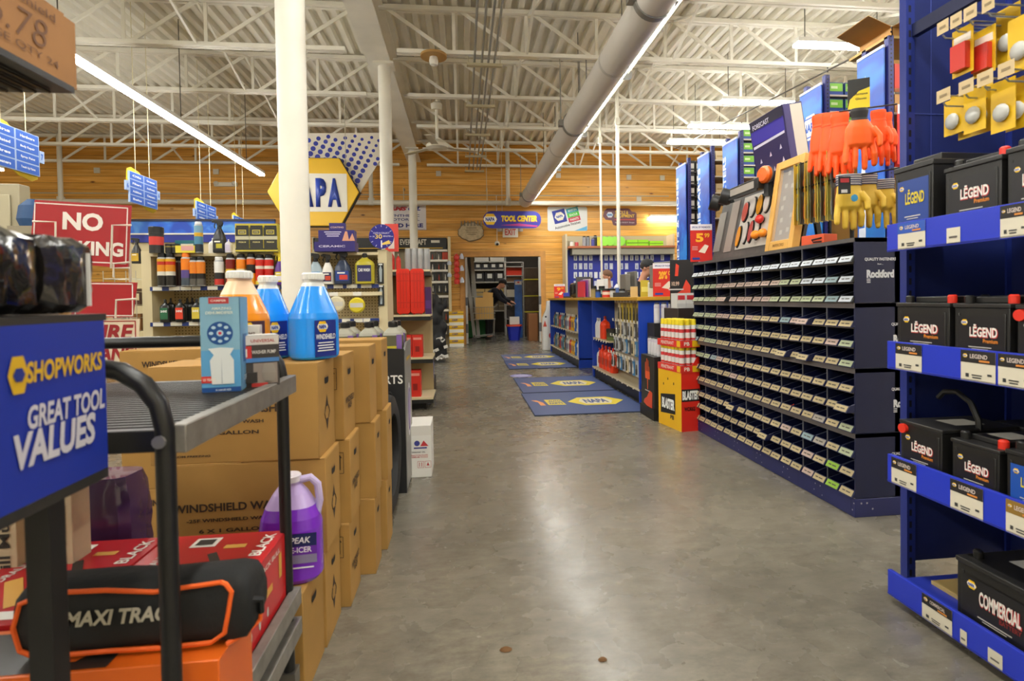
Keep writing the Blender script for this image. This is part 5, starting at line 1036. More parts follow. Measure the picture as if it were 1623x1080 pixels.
for u in range(4):
    z0 = BZ+UH*(3-u)
    t = thing('fastener_bin_unit', 'navy bin cabinet of small fastener bins, %s of its stack of four' % ('topmost', 'second from top', 'third from top', 'lowest')[u], 'bin cabinet', (CFX, CFAR, z0), RIGHT_AISLE)
    b = MB(navy).box(0, .008, 0, .42, 0, UH-.002).box(CL-.008, CL, 0, .42, 0, UH-.002).box(0, CL, .21, .42, 0, UH-.003).box(0, CL, 0, .42, UH-.024, UH-.002); b.build('housing', t, bev=.001)
    for k in range(1, 9): MB(navyd).box(k*2*BW-.003, k*2*BW+.003, .004, .21, 0, UH-.024).build('divider', t)
    e = MB(edge)
    for r in range(3): e.box(.008, CL-.008, -.002, .205, RH*r-.0035, RH*r+.0005)
    if u == 0:
        e.m('54504f').box(0, CL, -.004, .0, UH-.022, UH-.002)
    else: e.m('5c5656').box(0, CL, -.003, .0, UH-.026, UH-.002)
    for k in range(1, 9): e.m('55565e').box(k*2*BW-.003, k*2*BW+.003, -.001, .004, 0, UH-.024)
    e.build('shelf_edge', t)
    for r in range(3):
        rowi = u*3+(2-r)
        for k in range(NB):
            off = -.03 if rr.random() < .035 else rr.uniform(-.004, .002)
            bin_parts(u == 0, ROWC[rowi][k], t, (k*BW+.0025, .018+off, RH*r+.001))
    q = MB(mat('d9dadf', .45)); yc = at(1395, 420, CNEAR).x-CFX if u == 0 else at(1437, 520, CNEAR).x-CFX
    q.text('QUALITY FASTENERS', (CL, yc, UH*.66), .165, .017, (0, 1, 0), bold=.03).text('from ...', (CL, yc, UH*.59), .03, .008, (0, 1, 0)).text('Rockford', (CL, yc, UH*.44), .145, .04, (0, 1, 0), bold=.06)
    for k in range(3): q.rect((CL, yc-.062, UH*(.36-.025*k)), .02, .004, (0, 1, 0), (0, -.3, 1))
    q.build('lettering', t)
for k, (i, r, c) in enumerate(((2, 3, 'e0e0dc'), (12, 8, 'e2452c'), (5, 10, 'b8c2b8'), (3, 10, 'd8dcd8'), (17, 5, 'd8c040'))):
    u = r//3; z = BZ+UH*(3-u)+RH*(2-r % 3)+.02; b = MB(mat(c, .4)).ball((0, 0, 0), .014, 5, (1, 1, .8)).cyl((0, 0, 0), (.018, 0, .012), .006, 8); o = b.build('loose_fastener'); o.location = (CFX+.03, CFAR-(i+.5)*BW, z)
    tag(o, ('white plastic clip lying in a bin near the far end', 'bright red cap poking out of a bin', 'grey bagged part in a low bin', 'white clip in a low bin near the far end', 'yellow clip poking out of a bin near the lettered end')[k], 'fastener')
# ================================================================= battery rack
LX, LY = 1.490, 1.738; PY0 = 1.80; px0, px1 = at(1437, 500, PY0).x, at(1450.5, 500, PY0).x; BX1 = 2.05; NEARY = .62
blu = mat('1f2f7e', .4, vary=.08, scale=4); lipm = mat('2338c0', .35)
rack = thing('battery_rack', 'tall blue steel rack of car batteries at the right edge', 'rack', (1.75, 1.2, 0))
for yy in (PY0, NEARY):
    b = W(rack, blu).box(px0, px1, yy, yy+.03, 0, 3.0); b.m(mat('0a0a18', .6))
    for k in range(64): b.rect(((px0+px1)/2-.003, yy, .06+.045*k), .010, .024, lift=.0008)
    b.build('post', rack); W(rack, blu).box(BX1-.02, BX1+.02, yy, yy+.03, 0, 3.0).build('post', rack)
b = W(rack, mat('1a2660', .45, vary=.12, scale=3)).box(px1, BX1, PY0+.008, PY0+.016, .1, 3.0); b.m('3a478a').box(px1+.07, px1+.073, PY0+.006, PY0+.01, 1.4, 3.0).box(px1, BX1, PY0+.006, PY0+.01, 1.752, 1.756); b.build('end_panel', rack)
W(rack, mat('18235a', .45, vary=.12, scale=3)).box(BX1, BX1+.01, NEARY, PY0, .1, 3.0).build('back_panel', rack)
tp = atx(1452, 42, px1).z; W(rack, navy).box(px1-.012, px1+.012, NEARY, PY0, tp-.035, tp+.01).build('cross_beam', rack)
lips = [(357, 400), (540.5, 584), (719, 763), (902, 941)]; SHZ = []
for k, (ya, yb) in enumerate(lips):
    za, zb = at(1411, ya, LY).z, at(1411, yb, LY).z; sz = za-.036; SHZ.append(sz)
    b = W(rack, mat('1d2c8e', .4)).box(LX+.004, BX1, NEARY, LY-.002, sz-.012, sz).build('shelf', rack)
    b = W(rack, lipm).box(LX-.002, LX+.004, NEARY, LY, zb, za); b.m('1c2ca0').box(LX+.004, LX+.012, NEARY, LY, za-.004, za).box(LX-.004, LX-.002, NEARY, LY, zb+.004, zb+.008); b.build('shelf_lip', rack, bev=.001)
U, V = (0, -1, 0), (0, 0, 1)
def pcard(k, pa, pb, kind):
    ya, yb = lips[k]; f = lambda p: atx(p, 0, LX).y
    y0, y1 = f(pa), f(pb); za, zb = at(1411, ya, LY).z, at(1411, yb, LY).z; h = (za-zb)*(.92 if kind != 's' else .5); w = abs(y0-y1); o = Vector((LX-.003, (y0+y1)/2, (za+zb)/2 if kind != 's' else zb+h*.6))
    t = thing('price_card', {'b': 'blue and white', 'k': 'black and white', 's': 'small white', 'y': 'yellow headed'}[kind]+' price card on the %s shelf lip, %s' % (('top', 'second', 'third', 'bottom')[k], CARDW.pop(0)), 'price card', o)
    q = MB(mat('d6cfbc', .5)); q.rect((0, 0, 0), w, h, U, V, .001)
    if kind in 'bky':
        q.m({'b': '2a55b4', 'k': '221f20', 'y': '8a6a2a'}[kind]).rect((0, 0, h*.3), w, h*.4, U, V, .0016); napa(q, (0, w*.36, h*.32), w*.14, U, V, .002); q.m('d8c9c0').text('LEGEND' if k < 3 else 'COMMERCIAL', (0, -w*.04, h*.32), w*.5, h*.14, U, V, lift=.003); q.m('d88a3a').rect((0, -w*.2, h*.18), w*.3, h*.06, U, V, .003)
        q.m('3a3a3a').rect((0, w*.3, -h*.32), w*.1, h*.12, U, V, .002).rect((0, w*.02, -h*.3), w*.3, h*.04, U, V, .002).rect((0, w*.02, -h*.38), w*.26, h*.04, U, V, .002).rect((0, -w*.34, -h*.25), w*.12, h*.07, U, V, .002)
    else: q.m('5a5550').rect((0, 0, -h*.1), w*.6, h*.12, U, V, .002)
    q.build('card', t)
CARDW = ['at the far end', 'in the middle', 'at the picture edge', 'at the far end', 'in the middle', 'at the picture edge', 'at the far end', 'in the middle', 'at the picture edge', 'under the empty space', 'blank one', 'nearest the picture edge']
for a in ((0, 1424, 1468, 'b'), (0, 1502, 1524, 's'), (0, 1588, 1632, 'k'), (1, 1420, 1462, 'k'), (1, 1525, 1581, 'k'), (1, 1585, 1640, 'k'), (2, 1413, 1453, 'k'), (2, 1508, 1561, 'k'), (2, 1598, 1650, 'y'), (3, 1462, 1511, 'k'), (3, 1524, 1535, 's'), (3, 1569, 1593, 's')): pcard(*a)
def batt(key, k, pa, pb, ytop, d, lab, **kw):
    X = LX+.022; pm = (pa+pb)/2; ya, yb = atx(pa, 0, X).y, atx(pb, 0, X).y; w = abs(ya-yb); h = (atx(pa, ytop, X).z-SHZ[k])/(.87)
    place(('batt', key), battery(w, d, h, **kw), 'car_battery', lab, 'battery', (X+d/2+.004, (ya+yb)/2, SHZ[k]), RIGHT_AISLE)
batt(1, 0, 1417, 1477, 269, .25, 'black battery with a navy label and yellow lettering on the top shelf, far end', labc='1c3f8c', wc='d8c22c', sub='', top_posts=False)
batt(2, 0, 1497, 1586, 268, .22, 'black battery with red edged white lettering in the middle of the top shelf', sub='Premium')
batt(3, 0, 1596, 1685, 236, .26, 'taller black battery cut by the picture edge on the top shelf', ledge=False)
batt(4, 1, 1420, 1503, 480, .22, 'black battery with white lettering at the far end of the second shelf')
batt(5, 1, 1512, 1600, 481, .23, 'black battery with white lettering in the middle of the second shelf')
batt(6, 1, 1612, 1700, 483, .23, 'black battery with a big red cap at the picture edge, second shelf', side_posts=True)
batt(7, 2, 1425, 1491, 664, .27, 'tall black battery with a carry strap and red side post on the third shelf', side_posts=True, top_posts=False, strap=True, ledge=False)
batt(8, 2, 1508, 1583, 694, .22, 'black battery with red terminal cap in the middle of the third shelf')
batt(9, 2, 1596, 1680, 712, .22, 'battery with a blue and yellow label at the picture edge, third shelf', labc='1c4fa8', wc='d8c22c', sub='')
batt(10, 3, 1516, 1650, 880, .33, 'big black commercial battery with a red terminal cap on the bottom shelf', words='COMMERCIAL', sub='BATTERY', sc='8a2a2a', ledge=False)
place(('batt', 7), None, 'car_battery', 'battery in the back row of the third shelf behind the carry strap', 'battery', (LX+.44, 1.55, SHZ[2]), RIGHT_AISLE)
for k, (yy, lab) in enumerate(((1.60, 'far'), (1.36, 'near'))):
    place(('batt', 4), None, 'car_battery', 'battery in the back row of the second shelf, %s one' % lab, 'battery', (LX+.40, yy, SHZ[1]), RIGHT_AISLE)
o = MB(mat('b39a62', .6)).box(LX+.12, LX+.30, LY-.16, LY-.05, SHZ[3], SHZ[3]+.012).build('wood_slat'); tag(o, 'pale wooden slat lying on the empty end of the bottom shelf', 'slat')
# hooks with price tags, and yellow packets
HX = px0-.01
def hookrow(row, tags, z_off):
    for k, (pa, pb, ya, yb) in enumerate(tags):
        P = atx((pa+pb)/2, (ya+yb)/2, HX); t = thing('peg_hook', 'price tagged wire hook in the %s hook row, %s from the far end' % (row, ORD[k]), 'hook', P, 0, 'price tagged hooks')
        w = abs(atx(pa, ya, HX).y-atx(pb, ya, HX).y); MB(mat('cbb48a', .5)).rect((0, 0, 0), w*.92, .043, U, V, .002).m('8d7a5a').rect((0, 0, 0), w*.5, .008, U, V, .003).build('tag', t)
        MB(mat('a9acae', .3, .8)).tube([(.004, 0, .0), (.02, 0, .0), (.40, 0, .0)], .003, 6).tube([(.01, .012, -.02), (.02, .012, -.03), (.40, .012, -.03)], .003, 6).build('wire', t)
R1 = [(1485, 1505, 30, 56), (1506, 1526, 18, 46), (1527, 1550, 6, 34), (1556, 1578, -6, 18)]; R2 = [(1484, 1508, 140, 163), (1519, 1545, 126, 149), (1548, 1576, 112, 136), (1581, 1610, 97, 122)]
hookrow('upper', R1, 0); hookrow('lower', R2, 0)
PK = [(1526, 48, 'b', .115, 'red blister'), (1560, 50, 'b', .11, 'second red blister'), (1598, 16, 'm', .13, 'silver filled'), (1618, 30, 'm', .12, 'tan filled'), (1512, 160, 'm', .09, 'small silver'), (1522, 152, 'm', .10, 'middle silver'), (1545, 140, 'm', .11, 'chrome plug'), (1556, 142, 'm', .11, 'steel plug'), (1568, 140, 'm', .11, 'brass plug'), (1590, 132, 'm', .115, 'grey part'), (1614, 128, 'm', .115, 'edge'), (1535, 165, 'm', .09, 'lower gold')]
for k, (px, py, kd, hh, w) in enumerate(PK):
    X = HX+.05+.035*(k % 3); P = atx(px, py, X)
    fn = hang_packet(.075, hh*1.35, 'e0b418', 'c42a1e' if kd == 'b' else 'b9b9b4', 'efe6d8' if kd == 'b' else None, 'box' if kd == 'b' else 'm')
    place(('ypk', kd, round(hh, 3)), fn, 'hardware_packet', 'yellow carded packet hanging on the battery rack, %s one' % w, 'packet', P, RIGHT_AISLE)
# ================================================================= on top of the bins
TX = 1.98
def glove(col, cuff, L=.27, W_=.105, cuffm=None, top=.42):
    def fn(r):      # hangs from its cuff: fingers down
        b = MB(mat(col, .5))
        b.lathe([(top-.02, -.02*L/.27), (top, -.16*L), (.45, -.32*L), (.5, -.45*L), (.5, -.6*L), (.3, -.66*L), (0, -.67*L)], 16, sx=W_, sy=.05, power=2.3)
        for k, (x, ln) in enumerate(((-.40, .30), (-.135, .38), (.135, .40), (.40, .34))):
            b.tube([(x*W_, 0, -.58*L), (x*W_*1.14, -.006, -(.60+ln*.5)*L), (x*W_*1.2, -.012+.006*k, -(.60+ln)*L), (x*W_*1.2, -.012+.006*k, -(.605+ln)*L-.008)], .012, 8, [.0142, .0148, .013, .006])
        b.tube([(.40*W_, -.01, -.34*L), (.58*W_, -.026, -.5*L), (.56*W_, -.034, -.66*L), (.54*W_, -.034, -.69*L)], .012, 8, [.015, .0145, .0125, .005])
        b.build('glove_hand', r, remesh=.004)
        c = MB(mat(cuff, .6)); c.lathe([(top+.02, 0), (top+.05, -.05*L), (top+.01, -.16*L), (top+.04, -.2*L)], 16, sx=W_, sy=.054, power=2.3)
        if cuffm:
            c.m(cuffm)
            for k in range(5): c.lathe([(.47, -.02*L-.042*L*k), (.475, -.03*L-.042*L*k), (.47, -.04*L-.042*L*k)], 16, sx=W_, sy=.054, power=2.3)
        c.build('cuff', r)
    return fn
GO = glove('ff6414', '2a2624', .29, .135, None, .24); GI = glove('fc5810', 'f8560e', .33, .105, None, .36); GL = glove('dcb43a', 'c9c2b8', .25, .12, mat('4a4866', .6))
def gl(px, py, Y): return at(px, py, Y)
place('gO', GO, 'work_glove', 'front orange glove with black cuff hanging over the bins', 'glove', gl(1362, 172, 2.46), -.35, scale=1.02)
for k, (px, py, Y, r) in enumerate(((1300, 182, 2.74, -.9), (1316, 180, 2.66, -.8), (1331, 180, 2.58, -.7))): place('gI', GI, 'work_glove', 'long orange gauntlet glove left of the black cuffed orange glove, %s from the left' % ORD[k], 'glove', gl(px, py, Y), r)
for k, (px, py, Y, r) in enumerate(((1392, 175, 2.52, -.5), (1402, 180, 2.60, -.8))): place('gI', None, 'work_glove', 'orange glove right of the black cuffed orange glove, %s' % ('nearer', 'farther')[k], 'glove', gl(px, py, Y), r, scale=.82)
place('gL', GL, 'work_glove', 'yellow leather glove with striped cuff, front one of the lower glove row', 'glove', gl(1345, 277, 2.50), -.2, scale=1.08)
place('gL', None, 'work_glove', 'yellow leather glove with striped cuff half behind the front one', 'glove', gl(1370, 276, 2.56), -.3, scale=1.08)
place('gL', None, 'work_glove', 'yellow leather glove at the right end of the lower glove row', 'glove', gl(1398, 285, 2.54), -.6, scale=.98)
q = MB(mat('1b1a1c', .5)).box(-.028, .028, -.004, 0, -.085, .0).m('b02a2e').box(-.02, .02, -.006, -.004, -.03, -.01).m('c9c5c0').box(-.016, .012, -.006, -.004, -.08, -.064).build('glove_tag'); q.location = gl(1338, 280, 2.44); q.rotation_euler = (0, 0, -.2); tag(q, 'black card tag on the front yellow leather glove', 'tag')
q = MB(mat('2a8fc0', .5)).prism(disc(.018, 8), 'y', -.003, 0).build('round_sticker'); q.location = gl(1354, 314, 2.43); tag(q, 'round blue sticker on the front yellow leather glove', 'sticker')
t = thing('hanging_bar', 'black rods holding the gloves above the bins', 'rod', (gl(1350, 165, 2.5).x, 2.5, ctz)); b = MB(mat('1a1a1c', .4)); c0 = t.location
for (a, c) in ((gl(1292, 182, 2.78), gl(1422, 165, 2.40)), (gl(1330, 284, 2.56), gl(1432, 265, 2.44))): b.cyl(a-c0, c-c0, .004, 6)
b.cyl((.35, .45, -.0), (.35, .45, .62), .012, 8).cyl((.35, .45, .58), gl(1292, 182, 2.78)-c0, .004, 6).cyl((.35, .45, .2), gl(1330, 284, 2.56)-c0, .004, 6).build('rod', t)
for k in range(12):
    px, py = 1262+5.3*k, 266-2.2*k; Y = 3.02-.035*k
    c = ['d8b32a', 'c8b83a', '3a3a38'][k % 3]; place(('yp2', k % 3), hang_packet(.07, .20, c, ['8d9aa0', 'c9c9c4', 'b9642a'][k % 3], None, 'tool'), 'glove_packet', 'packet in the upper row beside the framed board, %s from the left' % ORD[k], 'packet', at(px, py, Y), .62+.12*math.sin(k*2.3), 'hanging packets beside the framed board')
for k in range(12):
    px, py = 1262+5.4*k, 303-1.5*k; Y = 3.02-.035*k
    place(('yp2', k % 3), None, 'glove_packet', 'packet in the lower row beside the framed board, %s from the left' % ORD[k], 'packet', at(px, py, Y), .62+.12*math.sin(k*2.3), 'hanging packets beside the framed board', scale=(1, 1, 1.1))
t = thing('packet_rail', 'thin black rails carrying the yellow edged packets', 'rail', (at(1290, 250, 2.85).x, 2.85, ctz)); b = MB(mat('1a1a1c', .4)); c0 = t.location
for (p, q_) in (((1260, 264, 3.03), (1322, 239, 2.6)), ((1260, 301, 3.03), (1323, 284, 2.6))): b.cyl(at(*p)-c0, at(*q_)-c0, .004, 6); b.cyl(at(*p)-c0, at(*p)-c0+Vector((.25, .1, 0)), .004, 6)
b.cyl((.3, .28, 0), (.3, .28, .46), .01, 6).build('rail', t)
p = at(1285, 378, 2.86); t = thing('orange_box', 'flat orange box with a dark handle slot on top of the bins', 'box', (p.x+.05, 2.86, ctz), RIGHT_AISLE+.25); MB(mat('e0562a', .5)).box(-.075, .075, -.05, .05, 0, .062).build('carton', t, bev=.002); MB(mat('2a1a16', .5)).tube([(.06, -.052, .02), (.01, -.056, .02), (.0, -.056, .034), (.06, -.053, .04)], .004, 6).build('handle', t)
# framed board leaning
P = [at(1218, 397, 3.30), at(1262, 386, 3.02), at(1289, 238, 3.02), at(1236, 262, 3.30)]
P[0].z = P[1].z = ctz+.002; u = (P[1]-P[0]); wB = u.length; hB = (P[3].z-P[0].z+P[2].z-P[1].z)/2
t = thing('framed_board', 'pine framed display board with clear front leaning on top of the bins', 'display board', (P[0]+P[1])/2, math.atan2(u.y, u.x)); lean = .16
t.rotation_euler = (-lean, 0, math.atan2(u.y, u.x)); pine = mat('d3a04e', .45, vary=.12, scale=9)
b = MB(pine)
for x in (-wB/2+.022, wB/2-.022): b.box(x-.022, x+.022, -.03, .02, 0, hB)
b.box(-wB/2+.044, wB/2-.044, -.03, .02, 0, .06).box(-wB/2+.044, wB/2-.044, -.03, .02, hB-.05, hB); b.build('frame', t, bev=.003)
b = MB(mat('8d7f76', .5, vary=.15, scale=12)).box(-wB/2+.044, wB/2-.044, .0, .015, .06, hB-.05); b.m('b9ab9c')
for (x, z) in ((-.03, .5), (.03, .49), (-.05, .42), (.02, .41), (-.05, .34), (-.06, .28), (-.05, .2), (.05, .22), (-.04, .12), (.03, .13)): b.rect((x*wB/.3, 0, z*hB/.58), .028, .028, lift=.002)
b.build('backing', t); MB(mat('dfe4e6', .08, alpha=.12)).box(-wB/2+.044, wB/2-.044, -.02, -.017, .06, hB-.05).build('clear_front', t); MB(mat('8a5f20', .5)).text('MIRRORS', (0, -.03, .03), wB*.4, .02).build('lettering', t)
# lighting board
LBX = 2.03; A, B = atx(1128, 406, LBX), atx(1268, 378, LBX); A.z = B.z = ctz+.003; wL = (B-A).length
t = thing('light_display', 'grey slanted display board of marker lights on top of the bins', 'display board', (A+B)/2, RIGHT_AISLE); t.rotation_euler = (-.22, 0, RIGHT_AISLE)
TM = Matrix.Translation(t.location) @ t.rotation_euler.to_matrix().to_4x4(); TI = TM.inverted(); NRM = TM.to_3x3() @ Vector((0, -1, 0))
def onb(px, py):       # local x, z on the slanted board
    d = ray(px, py); w = EYE + d*((A-EYE).dot(NRM)/d.dot(NRM)); l = TI @ w; return (l.x, l.z)
hL = onb(1226, 287)[1]
MB(mat('4a4643', .5, vary=.2, scale=20)).box(-wL/2, wL/2, 0, .02, 0, hL).build('board', t)
b = MB(mat('c4bdb2', .5)); p0, p1, p2, p3 = onb(1163, 396), onb(1219, 388), onb(1226, 298), onb(1184, 313)
zz0, zz1 = (p0[1]+p1[1])/2, (p2[1]+p3[1])/2; b.box((p0[0]+p3[0])/2, wL/2-.03, -.004, 0, zz0, zz1)
for c, q4 in (('93857c', ((1145, 400), (1157, 400), (1176, 317), (1165, 321))), ('7f7973', ((1132, 398), (1141, 400), (1152, 336), (1141, 340)))):
    p = [onb(*k) for k in q4]; b.m(c).box((p[0][0]+p[3][0])/2, (p[1][0]+p[2][0])/2, -.004, 0, (p[0][1]+p[1][1])/2, (p[2][1]+p[3][1])/2)
b.build('panel', t)
CN = {'c8574a': 'red', 'd8cfc6': 'white', 'e09a22': 'amber', 'dcd3cc': 'white', 'e0921c': 'amber', 'cfc8c2': 'clear', 'b84a48': 'dark red', 'd8d0c8': 'pale'}
for k, (px, py, c, big) in enumerate(((1184, 337, 'c8574a', 1), (1196, 329, 'd8cfc6', 1), (1207.5, 325, 'e09a22', 1), (1219, 321, 'dcd3cc', 1), (1173, 376, 'e0921c', 0), (1184, 370, 'cfc8c2', 0), (1192.5, 368, 'b84a48', 0), (1203, 363, 'd8d0c8', 0))):
    x, z = onb(px, py); r = (.034, .072) if big else (.024, .078); m1 = MB(mat('1b1a19', .4)); m1.prism([(a*r[0]/.03*1.22, c_*r[1]/.03*1.1) for a, c_ in disc(.03, 18)], 'y', -.012, -.004)
    lm = thing('marker_light', '%s oval marker light on the grey display board, %s in the %s row' % (CN[c], ORD[k % 4], 'upper' if big else 'lower'), 'marker light', TM @ Vector((x, 0, z)))
    lm.rotation_euler = t.rotation_euler; m1.build('gasket', lm); MB(mat(c, .25, coat=.4)).prism([(a*r[0]/.03, c_*r[1]/.03) for a, c_ in disc(.03, 18)], 'y', -.022, -.012).build('lens', lm, bev=.003)
for k, (px, py, c, w) in enumerate(((1211, 349, 'd8322a', 'red knob shaped light on the grey display board'), (1204, 374, 'f08a1a', 'orange knob shaped light low on the grey display board'), (1216, 371, 'f08a1a', 'orange knob shaped light half behind the pine frame'))):
    x, z = onb(px, py); lm = thing('beacon_light', w, 'light', TM @ Vector((x, -.005, z))); lm.rotation_euler = t.rotation_euler; MB(mat(c, .3)).ball((0, -.03, 0), .034, 8, (1.1, .8, .9)).build('lens', lm); MB('222222').cyl((0, 0, 0), (0, -.02, 0), .02, 10).build('base', lm)
# spot lamps, light bar, round reflector above the board
def spot(r): 
    MB(mat('1b1b1c', .4)).lathe([(.045, -.05), (.06, -.03), (.062, .03), (.058, .035)], 18).m('33322f').lathe([(.045, .02), (.05, .03), (0, .03)], 18).build('lamp_body', r); MB('1a1a1a').bar((0, 0, -.05), (0, .05, -.13), .02).build('bracket', r)
for k, (px, py, Y) in enumerate(((1133, 322, 3.98), (1149, 312, 3.86))): place('spot', spot, 'spot_lamp', 'black round spot lamp at the far top corner of the light display, %s' % ('left', 'right')[k], 'lamp', at(px, py, Y), -PI/2-.4, tilt=(1.25, 0))
A, B = at(1158, 312, 3.80), at(1200, 288, 3.42); t = thing('light_bar', 'long black light bar above the marker light board', 'light bar', (A+B)/2, RIGHT_AISLE); L = (A-B).length; MB(mat('1d1c1b', .4)).box(-L/2, L/2, 0, .06, -.03, .045).build('housing', t, bev=.004); MB(mat('a9a29a', .3)).box(-L/2+.01, L/2-.05, -.004, 0, -.018, .03).build('lens', t); MB('2a2a2a').box(-L/2, L/2, -.01, .0, -.045, -.03).build('bracket', t)
p = at(1212, 277, 3.40); t = thing('round_reflector', 'round orange lamp lens above the light display', 'light', p, RIGHT_AISLE+.2); MB(mat('e8681c', .3, bump=.6, scale=120)).lathe([(0, .03), (.045, .025), (.058, .01), (.058, -.01)], 24).build('lens', t).rotation_euler = (PI/2, 0, 0); MB(mat('8d8a88', .4, .5)).lathe([(.062, -.012), (.05, -.045), (0, -.05)], 20).build('base', t).rotation_euler = (PI/2, 0, 0); MB('2a2a2a').box(-.02, .02, .01, .05, -.14, -.05).build('bracket', t)
# lighting header carton
P0, P1 = at(1193, 195, 3.55), at(1240, 176, 3.18); zb_, zt2 = at(1203, 300, 3.55).z, P0.z
t = thing('lighting_header', 'dark purple lighting header box tilted above the light display', 'display sign', (P0.x+.05, (P0.y+P1.y)/2, zb_), RIGHT_AISLE); wH = P0.y-P1.y+.02; hH = zt2-zb_; t.rotation_euler = (.16, 0, RIGHT_AISLE)
MB(mat('2a2258', .35)).box(-wH/2, wH/2, 0, .13, 0, hH).build('box', t); q = MB(mat('3a2fa8', .35)).rect((0, 0, hH*.75), wH*.96, hH*.2).m('1f1a38').rect((0, 0, hH*.91), wH*.98, hH*.16).m('d8d4ea').text('FORECAST', (-.06, 0, hH*.9), wH*.5, hH*.07).shape([(-wH*.46, -.014), (wH*.46, .0), (wH*.46, .016), (-wH*.46, .004)], (0, 0, hH*.62)).m('cfc8e0')
for x, z in ((-.12, .38), (.0, .42), (.12, .46), (-.1, .18), (.02, .2), (.13, .28), (-.09, .06)): q.shape([(-.012, -.012), (.014, -.01), (.004, .02)], (x*wH/.4, 0, z*hH), lift=.0015)
q.m('c9c0b4').rect((wH/2, .085, hH*.5), .08, hH*.96, (0, 1, 0)).m('3a3068').rect((wH/2, .025, hH*.5), .045, hH*.96, (0, 1, 0), lift=.002); q.build('print', t)
b = MB('2a2a2a')
for x in (-wH*.4, wH*.4): b.box(x-.012, x+.012, .12, .15, ctz-zb_+.002, 0)
b.build('support', t)
# ================================================================= tall banner bays behind the bins
NX = 3.0
def bay(k, pf, pn, ptop, words, fill, desc):
    yf, yn = atx(pf, 300, NX).y, atx(pn, 300, NX).y; zt = atx(pn, ptop, NX).z; w = yf-yn
    t = thing('banner', 'tall blue banner on the shelf end, %s' % desc, 'banner', (NX, (yf+yn)/2, .0), RIGHT_AISLE); m, nt, bs = nodes('blue_banner')
    tc = nt.nodes.new('ShaderNodeTexCoord'); n = nt.nodes.new('ShaderNodeTexNoise'); n.inputs['Scale'].default_value = 2.2; n.inputs['Distortion'].default_value = 1.2; nt.links.new(tc.outputs['Object'], n.inputs['Vector'])
    r = ramp(nt, [(.3, '0d3796'), (.5, '1756b8'), (.68, '2480cc')]); nt.links.new(n.outputs['Fac'], r.inputs['Fac']); nt.links.new(r.outputs['Color'], bs.inputs['Base Color']); bs.inputs['Roughness'].default_value = .45
    zb = 1.2; b = MB(m).box(-w/2, w/2, -.01, 0, zb, zt-.02); b.m('c9ccd2').box(-w/2, w/2, -.014, .002, zt-.02, zt); b.build('panel', t)
    q = MB(mat('dfe8f4', .4)); words(q, w, zt); q.build('lettering', t)
    s = thing('tall_shelf', 'tall blue shelving behind the bins, %s' % desc, 'shelf', (NX+.02, yn, 0)); b = MB(mat('2a2f72', .45))
    for x in (0, 2.2): MB(mat('2a2f72', .45)).box(x, x+.04, -.01, .03, 0, zt+.06).box(x, x+.04, w-.05, w-.01, 0, zt+.06).box(x+.01, x+.03, .03, w-.05, 0, zt).build('side_frame', s)
    b = MB('0f0f24')
    for j in range(60): b.rect((.02, -.01, 1.2+.03*j), .012, .012, lift=.001)
    b.build('slots', s); MB(mat('b58a4a' if fill != 'bw' else '3a3a3c', .6)).box(.04, 2.2, w*.55, w*.55+.01, 1.0, zt-.04).build('back_panel', s)
    return t, s, yn, w, zt
def vt(tx, x=-.36):
    def f(q, w, zt): q.text(tx, (x*w, -.01, zt-.75), 1.2, .07, (0, 0, 1), (-1, 0, 0), lift=.002)
    return f
def napaw(q, w, zt):
    q.m('e4e6ea').shape(hexa(w*.74, w*.74, .25), (0, -.01, zt-.33), lift=.001).m('1f4fb0').rect((0, -.01, zt-.25), w*.8, .012, lift=.002).rect((0, -.01, zt-.41), w*.8, .012, lift=.002).text('NAPA', (0, -.01, zt-.33), w*.6, w*.26, lift=.002, bold=.05)
    q.m('eef0f4').text('Get', (-.06, -.01, zt-.66), w*.5, w*.36, lift=.002, bold=.04).text('the', (w*.32, -.01, zt-.60), w*.22, w*.2, lift=.002).text('good', (w*.32, -.01, zt-.72), w*.24, w*.16, lift=.002)
bays = [bay(0, 1073, 1088, 257, vt('BELTS & HOSES'), 'bw', 'farthest one'), bay(1, 1107, 1125, 239, vt('CHASSIS PARTS'), 'tan', 'second farthest'), bay(2, 1147, 1170, 216, vt('OIL & AIR FILTERS'), 'green', 'middle one left of the purple header'),
        bay(3, 1270, 1304, 130, napaw, 'green', 'with a white hexagon, behind the orange gloves'), bay(4, 1361, 1403, 70, vt('Look', -.30), 'red', 'nearest one')]
def fillbay(bi, zs, fn, n, x0=.08, dx=.2):
    t, s, yn, w, zt = bays[bi]
    for r, z in enumerate(zs):
        MB(mat('c9c4bb' if bi != 0 else '2a2a2c', .5)).box(.04, 2.2, .0, w*.55, z-.015, z).build('shelf', s)
        for k in range(n): fn(bi, r, k, (s.location.x+x0+dx*k, yn+.06, z))
def bw(bi, r, k, loc): place(('bw', (r+k) % 2), product_box(.075, .08, .15, ['1f1f20', '2e2e30'][(r+k) % 2], [(.3, .75, .15, .85, 'd6d4ce'), (.05, .15, .2, .8, 'b9b7b2')]), 'black_box', 'black box with white print on the farthest tall shelf, row %s, %s from the left' % (ORD[r], ORD[k]), 'box', loc, 0, 'black boxes on the farthest tall shelf')
def zpx(bi, pys): s = bays[bi]; return [at(1098 if bi == 0 else 0, p, s[2]).z for p in pys]
fillbay(0, [at(1098, p, bays[0][2]).z for p in (272, 292, 311, 331, 352, 372, 392)], bw, 5, .07, .09)
